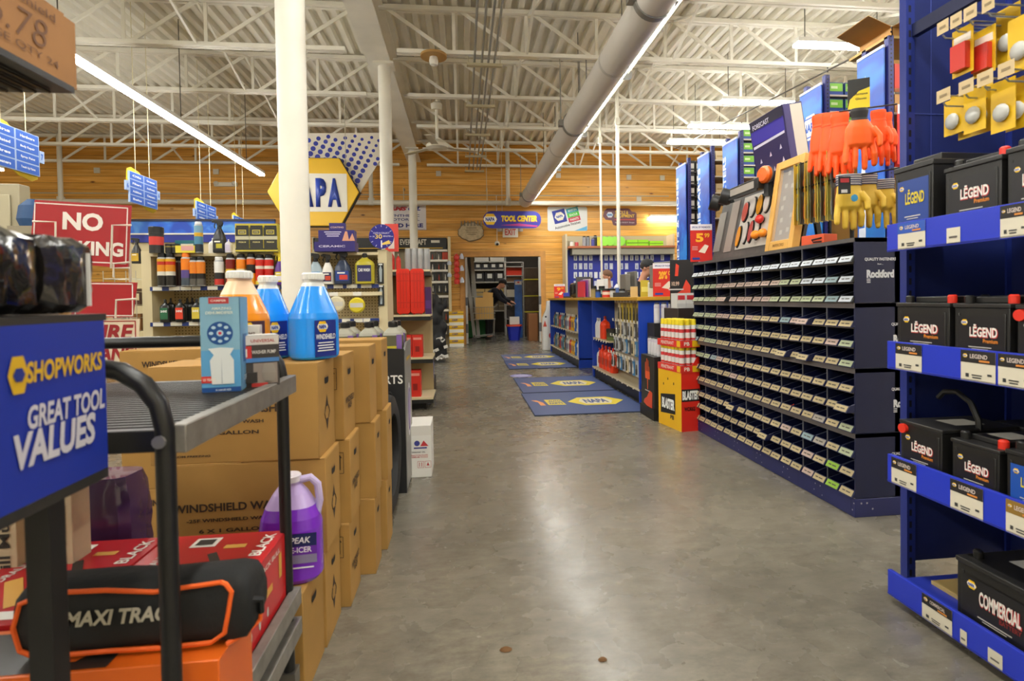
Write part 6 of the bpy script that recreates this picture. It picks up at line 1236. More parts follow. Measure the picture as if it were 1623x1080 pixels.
def tn(bi, r, k, loc): place(('tn', (r+k) % 2), product_box(.15, .09, .11+.03*((r+k) % 2), ['d6c39a', 'c9a66a'][(r+k) % 2], [(.3, .5, .1, .9, 'b89a66')]), 'cream_box', 'cream parts box on the second tall shelf, row %s, %s from the left' % (ORD[r], ORD[k]), 'box', loc, 0, 'cream boxes on the second tall shelf')
fillbay(1, [at(1135, p, bays[1][2]).z for p in (253, 279, 305, 345)], tn, 3, .14, .18)
GB = product_box(.13, .1, .105, '24497a', [(.3, .92, .05, .95, '7cc23a'), (.02, .25, 0, 1, '2a4a9c'), (.5, .7, .15, .6, 'cfe4b0')]); WB = product_box(.075, .1, .13, 'dcdfe2', [(.0, .4, 0, 1, '2a3f8c'), (.6, .8, .2, .8, '8a97b4')])
def gn(bi, r, k, loc): place('gb' if k % 3 != 2 else 'wb', GB if k % 3 != 2 else WB, 'filter_carton', '%s filter carton on the %s tall shelf, row %s, %s from the left' % ('green' if k % 3 != 2 else 'white', 'middle' if bi == 2 else 'fourth', ORD[r], ORD[k]), 'box', loc, 0, 'filter cartons on the tall shelves')
fillbay(2, [at(1183, p, bays[2][2]).z for p in (220, 241, 261, 280)], gn, 4, .11, .145)
fillbay(3, [at(1325, p, bays[3][2]).z for p in (150, 176, 203)], gn, 4, .11, .145)
def rd(bi, r, k, loc): place(('rd', r), product_box(.15, .12, [.2, .17, .16][r], ['c8321e', 'b9884e', 'c42a22'][r], [(.1, .6, .3, .5, 'e6d8cc')]), 'red_box' if r != 1 else 'brown_box', '%s box on the nearest tall shelf, row %s, %s from the left' % (('red', 'brown', 'deep red')[r], ORD[r], ORD[k]), 'box', loc, 0, 'boxes on the nearest tall shelf')
s4 = bays[4]; fillbay(4, [at(1420, p, s4[2]).z for p in (146, 178, 265)], rd, 3, .13, .17)
# price card 19.99 and open carton on the nearest tall shelf
def price_sheet(name, label, o, rot, w, h, head, price, cents, sub, col='cf2f28', pc='f0b02a', tilt=None):
    t = thing(name, label, 'price sign', o, rot); MB(mat(col, .4)).box(-w/2, w/2, 0, .004, 0, h).build('sheet', t); q = MB(mat('e9e4ea', .4)).rect((0, 0, h*.92), w, h*.16, lift=.001).m('2a3a8c').text(head, (0, 0, h*.92), w*.84, h*.05, lift=.002)
    q.m(pc).text(price, (-w*.08, 0, h*.64), w*.36, h*.24, lift=.002, bold=.05).text(cents, (w*.26, 0, h*.70), w*.24, h*.12, lift=.002, bold=.04).m('eadcc8').shape([(-.2*w, -.06*h), (.1*w, -.1*h), (.28*w, .1*h), (.1*w, .14*h)], (w*.06, 0, h*.32), lift=.002).m('2a3f9c').rect((-w*.25, 0, h*.08), w*.34, h*.06, lift=.002).m('e9d8d0')
    for k in range(3): q.rect((-w*.3, 0, h*(.4-.04*k)), w*.26, h*.012, lift=.002)
    q.build('print', t); return t
A, B = atx(1412, 262, 3.02), atx(1412, 182, 3.02)
price_sheet('price_sign', 'red price sign reading 19.99 on the nearest tall shelf', (s4[1].location.x+.20, s4[2]-.03, at(1425, 262, s4[2]).z), 0, .30, .42, 'EMERGENCY', '19', '99', '')
oc = thing('open_carton', 'open brown carton on top of the nearest tall shelf', 'carton', (s4[1].location.x+.42, s4[2]+.20, s4[4]+.065)); k_ = mat('a87c44', .75, vary=.1, scale=6)
b = MB(k_)
b.box(-.35, .35, -.16, .16, -.0, .006).box(-.35, -.344, -.16, .16, 0, .08).box(.344, .35, -.16, .16, 0, .08).box(-.35, .35, -.16, -.155, 0, .08).box(-.35, .35, .155, .16, 0, .08).build('case', oc); MB(k_).add([(-.35, -.16, .08), (.35, -.16, .08), (.32, -.34, .05), (-.38, -.34, .05), (-.35, -.157, .084), (.35, -.157, .084), (.32, -.34, .054), (-.38, -.34, .054)], [(3, 2, 1, 0), (4, 5, 6, 7), (0, 1, 5, 4), (1, 2, 6, 5), (2, 3, 7, 6), (3, 0, 4, 7)]).add([(-.35, -.16, .08), (-.35, .16, .08), (-.55, .14, .14), (-.55, -.18, .14), (-.35, -.16, .084), (-.35, .16, .084), (-.55, .14, .144), (-.55, -.18, .144)], [(3, 2, 1, 0), (4, 5, 6, 7), (0, 1, 5, 4), (1, 2, 6, 5), (2, 3, 7, 6), (3, 0, 4, 7)]).build('flap', oc)
MB(mat('b99a5c', .6)).box(-.42, .5, -.2, .18, -.02, -.001).build('top_board', oc)
p = at(1362, 130, 2.75); hc_ = thing('header_card', 'black and yellow header card above the orange gloves', 'sign', at(1361, 172, 2.62), -.5); MB(mat('23231f', .45)).box(-.05, .05, 0, .003, 0, .155).build('panel', hc_); MB(mat('d8c42a', .45)).shape([(-.05, 0), (.05, 0), (.05, .105), (.0, .09), (-.04, .05)], (0, 0, .0), lift=.001).m('2a2a20').text('Performance', (.005, 0, .075), .07, .012, lift=.002).text('Gloves', (.01, 0, .05), .05, .012, lift=.002).build('print', hc_)
# ================================================================= counter
CX, KB = 1.79, mat('191a1c', .4)
blue = mat('1c44b4', .4); TOPZ = 1.098; CXB = 2.24
def counter(name, lab, y0, y1):
    t = thing(name, lab, 'counter', (CX, y0, 0)); b = W(t, mat('c9982f', .35, vary=.1, scale=8)).box(CX-.04, CXB, y0-.05, y1 if y0 > 8 else 8.125, TOPZ-.038, TOPZ); b.build('counter_top', t, bev=.004)
    W(t, KB).box(CX+.02, CXB-.03, y0+.01, y1-.01, 0, .13).build('kick_board', t)
    W(t, mat('cfc3a4', .5)).box(CX-.01, CXB-.04, y0, y1, .13, .15).build('bottom_deck', t); W(t, mat('b9ad8e', .55)).box(CX+.31, CX+.33, y0, y1, .15, TOPZ-.04).build('back_panel', t)
    for yy in (y0, y1-.03): W(t, blue).box(CX-.005, CXB-.06, yy, yy+.03, .0, TOPZ-.04).build('end_panel', t)
    return t
cA = counter('sales_counter', 'far section of the yellow topped counter with bays of small goods', 8.18, 10.9); cB = counter('sales_counter', 'near section of the yellow topped counter with orange jugs below', 5.3, 7.3)
def shelfin(t, y0, y1, z): W(t, mat('cfc3a4', .5)).box(CX, CX+.31, y0, y1, z-.015, z).build('shelf', t)
def tags(t, y0, y1, z, n): 
    q = W(t, mat('e4dfd2', .5))
    for k in range(n): y = y0+(y1-y0)*(k+.5)/n; q.add([(CX-.012, y-.022, z-.03), (CX-.012, y+.022, z-.03), (CX-.004, y+.022, z), (CX-.004, y-.022, z)], [(3, 2, 1, 0), (0, 1, 2, 3)])
    q.build('price_tag', t)
for z in (.15, .55): 
    if z > .2: shelfin(cA, 8.22, 10.86, z); shelfin(cB, 6.45, 7.27, z)
    tags(cA, 8.25, 10.8, z, 12); tags(cB, 6.5, 7.25, z, 6)
tags(cB, 5.4, 6.4, .15, 5)
CC = [('2a7a8c', 'teal'), ('d8d4ca', 'white'), ('d8a21e', 'yellow'), ('1f5fb4', 'blue'), ('c8421e', 'orange red'), ('8a8f94', 'grey'), ('6a5030', 'brown')]
rr = random.Random(8)
for r, z in enumerate((.151, .551)):
    for k in range(16):
        c, cn = CC[[3, 1, 3, 2, 2, 4, 1, 5, 6, 0, 5, 4, 6, 5, 0, 6][k]]; y = 8.33+.155*k
        place(('cb', c), flat_bottle(.09, .06, .27, c, ['1c1c1c', 'd8d8d4'][k % 2], ['d9d4c6', '2a3f7c'][k % 2], (.2, .55)), 'fluid_bottle', '%s bottle in the far counter bay, %s row, %s from the near end' % (cn, ('lower', 'upper')[r], ORD[k]), 'bottle', (CX+.06, y, z), RIGHT_AISLE, 'fluid bottles in the far counter bay')
for k in range(4): place('orj', flat_bottle(.16, .10, .31, 'e5401c', 'c8321a', 'b8301a', (.2, .5)), 'orange_jug', 'orange red jug on the bottom deck of the near counter, %s from the near side' % ORD[k], 'jug', (CX+.08, 6.55+.17*k, .151), RIGHT_AISLE)
for k in range(2): place('whj', flat_bottle(.10, .08, .30, 'd4d6d8', 'c8321a'), 'white_jug', 'pale jug beside the orange jugs on the bottom deck, %s' % ('nearer', 'farther')[k], 'jug', (CX+.07, 7.205-.0*k if k else 7.10, .151), RIGHT_AISLE, scale=.85)
place('ortank', flat_bottle(.17, .12, .30, 'e5401c', '8a1f16'), 'orange_jug', 'orange jug with dark red lid on the middle shelf of the near counter', 'jug', (CX+.08, 6.93, .551), RIGHT_AISLE)
for k in range(3): place('whs', flat_bottle(.065, .055, .27, 'd9dadb', 'd9d4c8'), 'white_bottle', 'white bottle on the middle shelf of the near counter, %s from the far end' % ORD[k], 'bottle', (CX+.05, 7.22-.075*k, .551), RIGHT_AISLE)
place('gpot', jar(.17, .15, '5f6a34', '3a4426', '2a2a22'), 'green_pot', 'squat green pot with black lid on the middle shelf of the near counter', 'pot', (CX+.10, 6.62, .551))
PC = [('c9b23a', 'yellow'), ('8a7a4a', 'olive'), ('d8c9a2', 'cream'), ('3f7fb0', 'blue'), ('4a4a4c', 'dark grey'), ('b9bcc0', 'silver'), ('c84a2a', 'red')]
ROWP = [(1.02, [2, 0, 0, 1, 0, 0, 1, 0, 2]), (.80, [4, 5, 4, 2, 5, 4, 5, 2, 4]), (.62, [3, 3, 2, 4, 3, 5, 4, 5, 5]), (.42, [5, 3, 4, 2, 5, 3, 4, 6, 5])]
for r, (z, cs) in enumerate(ROWP):
    for k, ci in enumerate(cs):
        y = 5.42+.115*k
        c, cn = PC[ci]; X = CX+.10-.03*r
        place(('cp', ci, r == 0), hang_packet(.09, .24 if r == 0 else .17, c, 'c9c7c0' if ci in (3, 4) else '4a463c', None, 'tool'), 'small_packet', '%s packet on the near counter pegs, row %s, %s from the near end' % (cn, ('one', 'two', 'three', 'four')[r], ORD[k]), 'packet', (X, y, z), RIGHT_AISLE, 'packets on the near counter pegs')
    q = W(cB, mat('e4dfd2', .5))
    for k in range(9): y = 5.42+.115*k; q.rect((CX+.05-.03*r, y, z+.03), .05, .03, (0, -1, 0), (0, 0, 1)); q.bar((CX+.05-.03*r, y, z+.012), (CX+.31, y, z+.012), .004)
    q.build('peg_tag', cB)
# things on the counter
def onc(px, y, x=None): p = at(px, 470, y); return (p.x, y, TOPZ)
price_sheet('price_sign', 'red price sign on the near counter section beside the yellow box', onc(1054, 5.36), -.12, .245, .345, 'SPECIALS OF THE MONTH', '20%', 'OFF', '')
pr2 = at(1110, 412, 4.15); price_sheet('price_sign', 'red price sign reading 5.99 at the far end of the bins', (pr2.x, 4.13, ctz+.002), -.1, at(1127, 400, 4.13).x-at(1094, 400, 4.13).x, at(1110, 356, 4.13).z-ctz, 'SPECIAL OF THE MONTH', '5', '99', '')
price_sheet('price_sign', 'pink red card at the far end of the counter', onc(887, 10.6), 0, .22, .28, 'SPECIAL', '9', '99', '')
def monitor(r):
    b = MB(mat('6a6761', .5)).lathe([(.11, 0), (.11, .02), (.03, .03), (.03, .09)], 16); b.box(-.19, .19, -.03, .01, .08, .40).prism([(-.19, .08), (.19, .08), (.14, .14), (-.14, .14)], 'z', .1, .36); b.build('monitor_case', r, bev=.01); MB(mat('131316', .2)).box(-.165, .165, -.034, -.03, .11, .375).build('screen', r)
place('monitor', monitor, 'computer_monitor', 'grey computer monitor seen from the side, left of the capped man', 'monitor', onc(1001, 7.0), 1.6, scale=.85); place('monitor', None, 'computer_monitor', 'grey computer monitor behind the red price sign on the counter', 'monitor', onc(1058, 5.62), 2.1, scale=.95)
def magazine(r):
    for k, c in enumerate(('c83a4a', '8a4a9c', 'd8c8cc', '3a3a44')): MB(mat(c, .4)).box(-.11+.05*k, -.095+.05*k, -.12, .10, .01, .26+.02*k).build('magazine', r)
    MB(mat('5a5a5c', .4)).box(-.13, .13, -.13, .12, 0, .012).box(-.13, .13, .1, .12, 0, .34).build('holder', r)
place('mag', magazine, 'magazine_rack', 'slanted rack of magazines on the counter', 'rack', onc(930, 8.5), .3)
place('blkbag', wrapped(.22, .2, .26, '1d1d20', False), 'black_box', 'dark lumpy bag on the counter left of the magazines', 'bag', onc(914, 9.4))
items = [(900, 10.0, 'bl', product_box(.16, .12, .10, '2a3ab0', [(.0, .3, 0, 1, '1c1c22')]), 'blue and black box on the far counter end'), (941, 7.6, 'tan', jar(.08, .17, '9a8a5c', '9a8a5c', '7c6f4a'), 'tan canister on the counter, leftmost of the small goods'),
         (948, 7.3, 'bluep', jar(.075, .11, '1f4fa8', '1f4fa8', '163a80'), 'blue pot on the counter'), (954, 7.35, 'green', jar(.085, .16, '2a5a4a', 'c9d0c4', '2a5a4a'), 'green lidded canister on the counter'), (961, 7.2, 'red', jar(.11, .12, 'c8362c', 'd8c8c0', 'b02a24'), 'red pot on the counter'),
         (970, 7.2, 'clear', jar(.1, .12, 'b4bac0', 'c4cad0', 'aab0b8'), 'clear pot on the counter'), (978, 7.35, 'white', flat_bottle(.08, .06, .22, 'd6d8dc', '2a4a9c', '4a6ab0'), 'white and blue bottle on the counter'), (984, 6.8, 'blk', product_box(.2, .12, .06, '1c1c1e'), 'black tray on the counter'),
         (986, 6.95, 'pen', jar(.08, .11, '9aa0a4', '9aa0a4', '80868a'), 'grey pen pot on the counter'), (1005, 6.6, 'wood', product_box(.09, .06, .13, 'c9ac74'), 'tan card holder on the counter'), (1022, 6.3, 'yel', product_box(.1, .08, .20, 'b9a62e', [(.3, .6, .1, .9, 'd8cf6a')]), 'tall yellow green carton on the counter'),
         (1032, 6.1, 'wht', product_box(.07, .07, .17, 'd4d6d0', [(.6, .9, .1, .9, 'a9b4b0')]), 'tall white carton beside the yellow green carton'), (952, 7.55, 'wstk', product_box(.1, .06, .26, 'dfe0e0'), 'white slotted stack on the counter'), (960, 7.62, 'wstk2', product_box(.07, .06, .27, 'd8dadc'), 'narrow white stack on the counter beside the slotted one')]
for px, y, key, fn, lab in items: place(('ct', key), fn, 'counter_'+{'jar': 'pot'}.get('', 'item') if False else 'small_'+('pot' if 'pot' in lab or 'canister' in lab else 'bottle' if 'bottle' in lab else 'box'), lab, 'pot' if 'pot' in lab or 'canister' in lab else 'bottle' if 'bottle' in lab else 'box', onc(px, y), -.3)
# stand with white boxes and black red card, near the end of the counter
sx = at(1087, 470, 4.75).x; sz_ = at(1087, 488, 4.75).z
o = thing('side_stand', 'dark brown stand between the counter and the bins', 'stand', (sx, 4.78, 0)); MB(mat('2e2420', .5)).box(-.13, .14, -.16, .18, 0, sz_-.001).build('stand_body', o, bev=.004)
for k in range(3): place('wbx', product_box(.082, .14, .135, 'd9d8d4', [(.55, .85, .1, .9, 'c8323c'), (.05, .3, 0, 1, 'c4c4c2')]), 'white_box', 'white box with red lettering on the dark brown stand, %s' % ('left', 'middle', 'right')[k], 'box', (sx-.085+.085*k, 4.72, sz_))
t = thing('glove_poster', 'black card with a red glove behind the white boxes', 'poster', (sx+.0, 4.90, sz_), -.15); hh = at(1087, 412, 4.9).z-sz_; MB(mat('1c1a1b', .45)).box(-.085, .13, 0, .006, 0, hh).build('panel', t); MB(mat('d8402a', .45)).shape([(-.02, .0), (.10, .0), (.10, .16), (.06, .22), (.02, .12), (-.04, .08)], (.005, 0, hh*.1), lift=.001).shape([(-.07, 0), (-.04, 0), (-.03, .1), (-.06, .12)], (.03, 0, hh*.66), lift=.001).m('d9b8a0').text('10.99', (-.035, 0, hh*.5), .07, .04, lift=.002).m('c9c4be').rect((-.03, 0, hh*.38), .14, .012, lift=.002).build('print', t)
WSP = can(.03, .2, '2a2a2c', [(.12, 'c9c9cc'), (.7, 'd6d4d8'), (.84, 'c8c0cc')])
st2 = thing('low_stand', 'black stand of white spray cans in front of the counter end', 'stand', (1.98, 5.14, 0)); zs2 = at(1060, 512, 5.1).z; MB(mat('232326', .5)).box(-.13, .16, -.10, .1, 0, zs2-.001).build('stand_body', st2)
for k in range(4): place('wspray', WSP, 'spray_can', 'white spray can on the black stand at the counter end, %s from the left' % ORD[k], 'spray can', (1.90+.072*k, 5.1, zs2), 0)
# black poster box with orange hand print, and its white cans
bzt = at(1030, 566, 4.6).z; t = thing('hand_cleaner_box', 'black display box with an orange hand print beside the yellow display', 'display', (1.665, 4.56, 0)); MB(mat('232221', .45)).box(0, .14, 0, .34, .10, bzt).build('box', t, bev=.002); MB(mat('161616', .5)).box(-.01, .15, -.01, .35, 0, .10).build('base', t)
q = MB(mat('e05a2a', .5)); U, V = (0, -1, 0), (0, 0, 1); o_ = (0, .16, bzt*.72)
for (a, c, w, h, s) in ((0, -.02, .12, .07, 0), (-.05, .05, .016, .09, .1), (-.015, .07, .016, .12, 0), (.02, .06, .016, .11, -.1), (.05, .01, .014, .1, -.2), (.0, -.1, .016, .1, .1)): q.rect(Vector(o_)+Vector(U)*a+Vector(V)*c, w, h, (s*.3, -1, s) if s else U, V, .002)
q.m('d84a2c').shape([(-.10, -.03), (.12, -.09), (.13, .09), (.06, .10), (-.01, .03), (-.08, .0)], (0, .17, bzt*.27), U, V, .002).m('d9d4cc').rect((0, .17, bzt*.43), .12, .008, U, V, .002); q.build('print', t)
for k in range(4): place('wspray', None, 'spray_can', 'white spray can on the black hand print box, %s from the near side' % ORD[k], 'spray can', (1.735, 4.60+.078*k, bzt), RIGHT_AISLE, scale=.82)
# yellow and red penetrant display
D0 = Vector((1.795, 4.335, 0)); rb_ = .16; RBm = Matrix.Rotation(rb_, 4, 'Z')
t = thing('penetrant_display', 'yellow and red floor display of spray cans beside the fastener bins', 'display', D0, rb_); w, d = .17, .36; zA = at(1043, 578, 4.5).z; yl, rd_ = mat('e8b41c', .4), mat('d8281c', .4)
b = MB(yl).box(-w/2, w/2, -d/2, d/2, 0, zA-.03); b.m(rd_).rect((0, -d/2, (zA-.03)/2), w, zA-.03, lift=.001).prism([(-.02, zA-.03), (w/2, zA-.03), (w/2, zA+.12)], 'y', -d/2, -d/2+.006); b.build('box', t)
q = MB(yl); U, V = (0, -1, 0), (0, 0, 1); o_ = (-w/2, 0.02, zA*.38)
q.m('17181a').shape([(-.12, -.09), (.11, -.07), (.11, .10), (-.12, .07)], o_, U, V, .0015).m('eef0ee').text('BLASTER', (-w/2, .02, zA*.385), .2, .09, U, V, .06, .1, .003).m('2a2a24').text('PB', (-w/2, -.04, zA*.18), .06, .035, U, V, .03, .1, .002)
for (a, c) in ((.02, .8), (-.07, .74), (.09, .7)): q.rect((-w/2, a, zA*c), .012, .02, U, V, .002)
q.m('17181a').rect((.0, -d/2, zA*.58), w*.96, .10, lift=.002).m('eef0ee').text('BLASTER', (.0, -d/2, zA*.58), w*.9, .075, lift=.003, bold=.06).m('2a1210').text('WORKS', (-.01, -d/2, zA*.36), w*.6, .035, lift=.003, bold=.04); q.build('print', t)
def tray(z, dx): 
    b = MB(mat('d8342a', .45)).box(-w/2-.004, w/2+.004, -d/2-.004, d/2, z-.03, z+.025); b.m(yl).rect((w*.3, -d/2-.004, z), w*.4, .05, lift=.001).rect((-w/2-.004, -d*.42, z), .05, .05, (0, -1, 0), lift=.001); b.m('e9dcd0').text('PENETRANT', (-w/2-.004, .02, z), .2, .028, (0, -1, 0), lift=.001).text('PB', (-w*.2, -d/2-.004, z), .05, .03, lift=.002); b.build('tray', t)
zt1 = zA; zt3 = zA+.205; tray(zt1, 0); tray(zt3, 0)
PB = can(.0245, .185, 'e8d02a', [(.08, 'c8302a'), (.34, 'd9d4d0'), (.50, 'c8383c'), (.68, 'e4e2de')], .98); rowsn = ('lower', 'upper')
for r, z in enumerate((zt1+.026, zt3+.026)):
    for i in range(3):
        for j in range(6):
            if i == 1 and 0 < j < 5 and r == 0: continue
            p = D0+RBm.to_3x3() @ Vector((-w/2+.03+.054*i, -d/2+.035+.057*j, 0)); place('pb', PB, 'penetrant_can', 'white and red spray can with yellow cap, %s tier of the yellow display' % rowsn[r], 'spray can', (p.x, p.y, z), rb_, 'yellow capped cans on the %s tier' % rowsn[r], scale=.93)
# white bottle shaped standee at the far end of the counter
p = at(870, 560, 11.15); t = thing('bottle_standee', 'white bottle shaped floor display at the far end of the counter', 'display', (p.x-.0, 11.2, 0)); hh = at(868, 477, 11.2).z
MB(mat('dedcd6', .4)).prism([(-.13, 0), (.14, 0), (.14, hh*.62), (.10, hh*.72), (.06, hh*.86), (.08, hh), (-.02, hh), (-.04, hh*.82), (-.12, hh*.66)], 'y', -.08, .08).build('body', t, bev=.015); q = MB(mat('c8282c', .4)).shape(disc(.07), (.07, -.08, hh*.3), lift=.002).m('e6e4e0').shape(disc(.04), (.07, -.08, hh*.3), lift=.003).m('c8402a').shape([(-.04, -.04), (.04, -.04), (0, .09)], (-.08, -.08, hh*.52), lift=.002).m('222222').shape(disc(.02), (-.06, -.08, hh*.68), lift=.002); q.build('print', t)
# green and other goods on the wall shelf behind the counter
WY = 12.75; wx0, wx1 = at(899, 430, WY).x, at(1066, 430, WY).x; wz = at(980, 391, WY).z
t = thing('tool_wallboard', 'blue tool board with a shelf on the back wall behind the counter', 'tool panel', ((wx0+wx1)/2, WY, 0)); zc = at(980, 472, WY).z
W(t, mat('2230a0', .45)).box(wx0, wx1, WY+.15, WY+.2, zc-.6, wz-.06).build('panel', t); W(t, mat('c9bea2', .5)).box(wx0-.04, wx0, WY-.05, WY+.4, 0, wz+.3).box(wx1, wx1+.04, WY-.05, WY+.4, 0, wz+.3).build('upright', t)
b = W(t, mat('a5603c', .5)).box(wx0, wx1, WY-.2, WY+.2, wz-.05, wz).m('8f8a7c').box(wx0+.1, wx1, WY-.15, WY+.2, wz-.2, wz-.05); b.build('shelf', t)
W(t, mat('bdb294', .5)).box(wx0, wx1, WY+.38, WY+.4, 0, wz+.3).build('back_board', t)
rr = random.Random(12)
for r in range(5):
    for k in range(19):
        if rr.random() < .12: continue
        px = 912+8.1*k; py = 404+14*r
        if r >= 2 and k in (8, 9): continue
        place(('tl', r % 2, k % 3), hang_packet(.085, .15, ['d8dce8', 'c3c9dc'][r % 2], ['5a6078', 'e6e6ea', '8a90a8'][k % 3], None, 'tool'), 'hung_tool', 'small packed tool on the blue panel, row %s, %s from the left' % (('one', 'two', 'three', 'four', 'five')[r], ORD[k]), 'tool', at(px, py, WY+.12), 0, 'packed tools on the blue panel')
gz = [(948, 'y'), (958, 'g'), (967, 'g2'), (976, 'g2'), (985, 'g2'), (1001, 'case'), (1018, 'case'), (1039, 'goggles')]
for k, (px, kd) in enumerate(gz):
    X = at(px, 390, WY-.05).x
    if kd == 'y': place('ybox', product_box(.10, .12, .22, 'd8d62a'), 'yellow_pack', 'yellow pack at the left of the green goods on the wall shelf', 'pack', (X, WY-.05, wz))
    elif kd in ('g', 'g2'): 
        def disc_(r): MB(mat('8fe01a', .4)).lathe([(.02, -.03), (.115, -.03), (.125, 0), (.115, .03), (.02, .03)], 20).build('disc_body', r); MB(mat('1f2a14', .5)).lathe([(.095, -.033), (.105, -.036), (.11, -.03)], 20).build('rim', r)
        place('gdisc', disc_, 'green_disc', 'bright green disc standing on the wall shelf, %s from the left' % ORD[k-1], 'disc', (X, WY-.05+.02*k, wz+.125 if kd == 'g' else wz+.127), 0, tilt=(1.45, [.5, .1, .1, .1][k-1]))
    else: place(('gc', kd), product_box(.26 if kd == 'case' else .34, .14, .15 if kd == 'case' else .12, '9be01e', [(.45, .55, 0, 1, '26301a')], bev=.02), 'green_case', 'bright green case on the wall shelf, %s' % ('left one', 'middle one', 'right one')[k-5], 'case', (X, WY-.05, wz))
for k, (px, c, h_, lab) in enumerate(((906, 'd8d4ce', .12, 'white'), (914, 'b83a3c', .11, 'red'), (926, '8d8f98', .24, 'grey'), (932, '7d7f88', .24, 'dark grey'), (940, '4a4a9c', .2, 'violet'), (943.5, '1f1d22', .26, 'black'))): put_can(('ws', k), (.045, h_, '17171a', [(.4, c), (.8, c)]), '%s can on the wall shelf left of the green goods' % lab, (at(px, 390, WY-.1).x, WY-.1, wz))
# ================================================================= floor mats and marks
def mat_logo(q, w, d):
    z = .0085; U, V = (1, 0, 0), (0, 1, 0)
    q.m('354878').rect((0, 0, z), w*.985, d*.97, U, V, 0); q.m('d8c22a').shape(hexa(.60, .42, .24), (.16, 0, z), U, V, .0008).m('d8cfae').shape([(-.13, -.15), (.13, -.15), (.18, 0), (.13, .15), (-.13, .15), (-.18, 0)], (.16, 0, z), U, V, .0014).m('33477e').text('NAPA', (.16, 0, z), .25, .2, U, V, .05, 0, .002)
    q.m('d8c22a').shape([(-.09, -.13), (.09, -.15), (.07, .14), (-.1, .15)], (-.27, 0, z), U, V, .0008).m('354878').text('AUTO', (-.27, .065, z), .13, .08, U, V, .04, 0, .0014).text('PARTS', (-.27, -.06, z), .14, .08, U, V, .04, 0, .0014).rect((-.27, .005, z), .17, .012, U, V, .0014)
    q.m('e0925a').shape([(-.015, -.15), (.04, -.15), (.03, .0), (-.02, .13), (-.08, .14), (-.02, .02)], (-.43, 0, z), U, V, .0008)
for k, (x0, x1, y0, y1, lab) in enumerate(((.648, 1.785, 4.93, 6.12, 'blue hexagon logo mat nearest the camera'), (.672, 1.785, 6.14, 7.33, 'blue hexagon logo mat, second nearest'), (.70, 1.785, 8.27, 9.34, 'blue hexagon logo mat, third nearest'), (.715, 1.785, 9.36, 10.45, 'blue hexagon logo mat farthest away'))):
    w, d = x1-x0, y1-y0; t = thing('floor_mat', lab, 'mat', ((x0+x1)/2, (y0+y1)/2, 0)); MB(mat('1c2742', .8)).box(-w/2, w/2, -d/2, d/2, 0.0005, .008).build('mat_base', t); q = MB(); mat_logo(q, w, d); q.build('pile_pattern', t)
p = atz(826, 596, 0); q = MB(mat('8a86b8', .5)).shape(disc(.16, 24), (0, 0, .001), (1, 0, 0), (0, 1, 0), .0005).m('c9c4d8').rect((0, 0, .001), .2, .05, (1, 0, 0), (0, 1, 0), .001); q = q.build('floor_sticker'); q.location = (p.x, p.y, 0); tag(q, 'faded round purple sticker on the floor between the mats', 'sticker')
p = atz(802, 1031, 0); q = MB(mat('6b4a26', .8)).lathe([(.004, .0005), (.02, .002), (.012, .007), (0, .009)], 9, sy=.7).build('leaf_scrap'); q.location = (p.x, p.y, 0); tag(q, 'larger brown scrap on the bare concrete floor', 'scrap')
q2 = q.copy(); COL.objects.link(q2); p = atz(955, 1047, 0); q2.location = (p.x, p.y, 0); q2.scale = (.7, .7, 1); tag(q2, 'smaller brown scrap on the bare concrete floor', 'scrap')
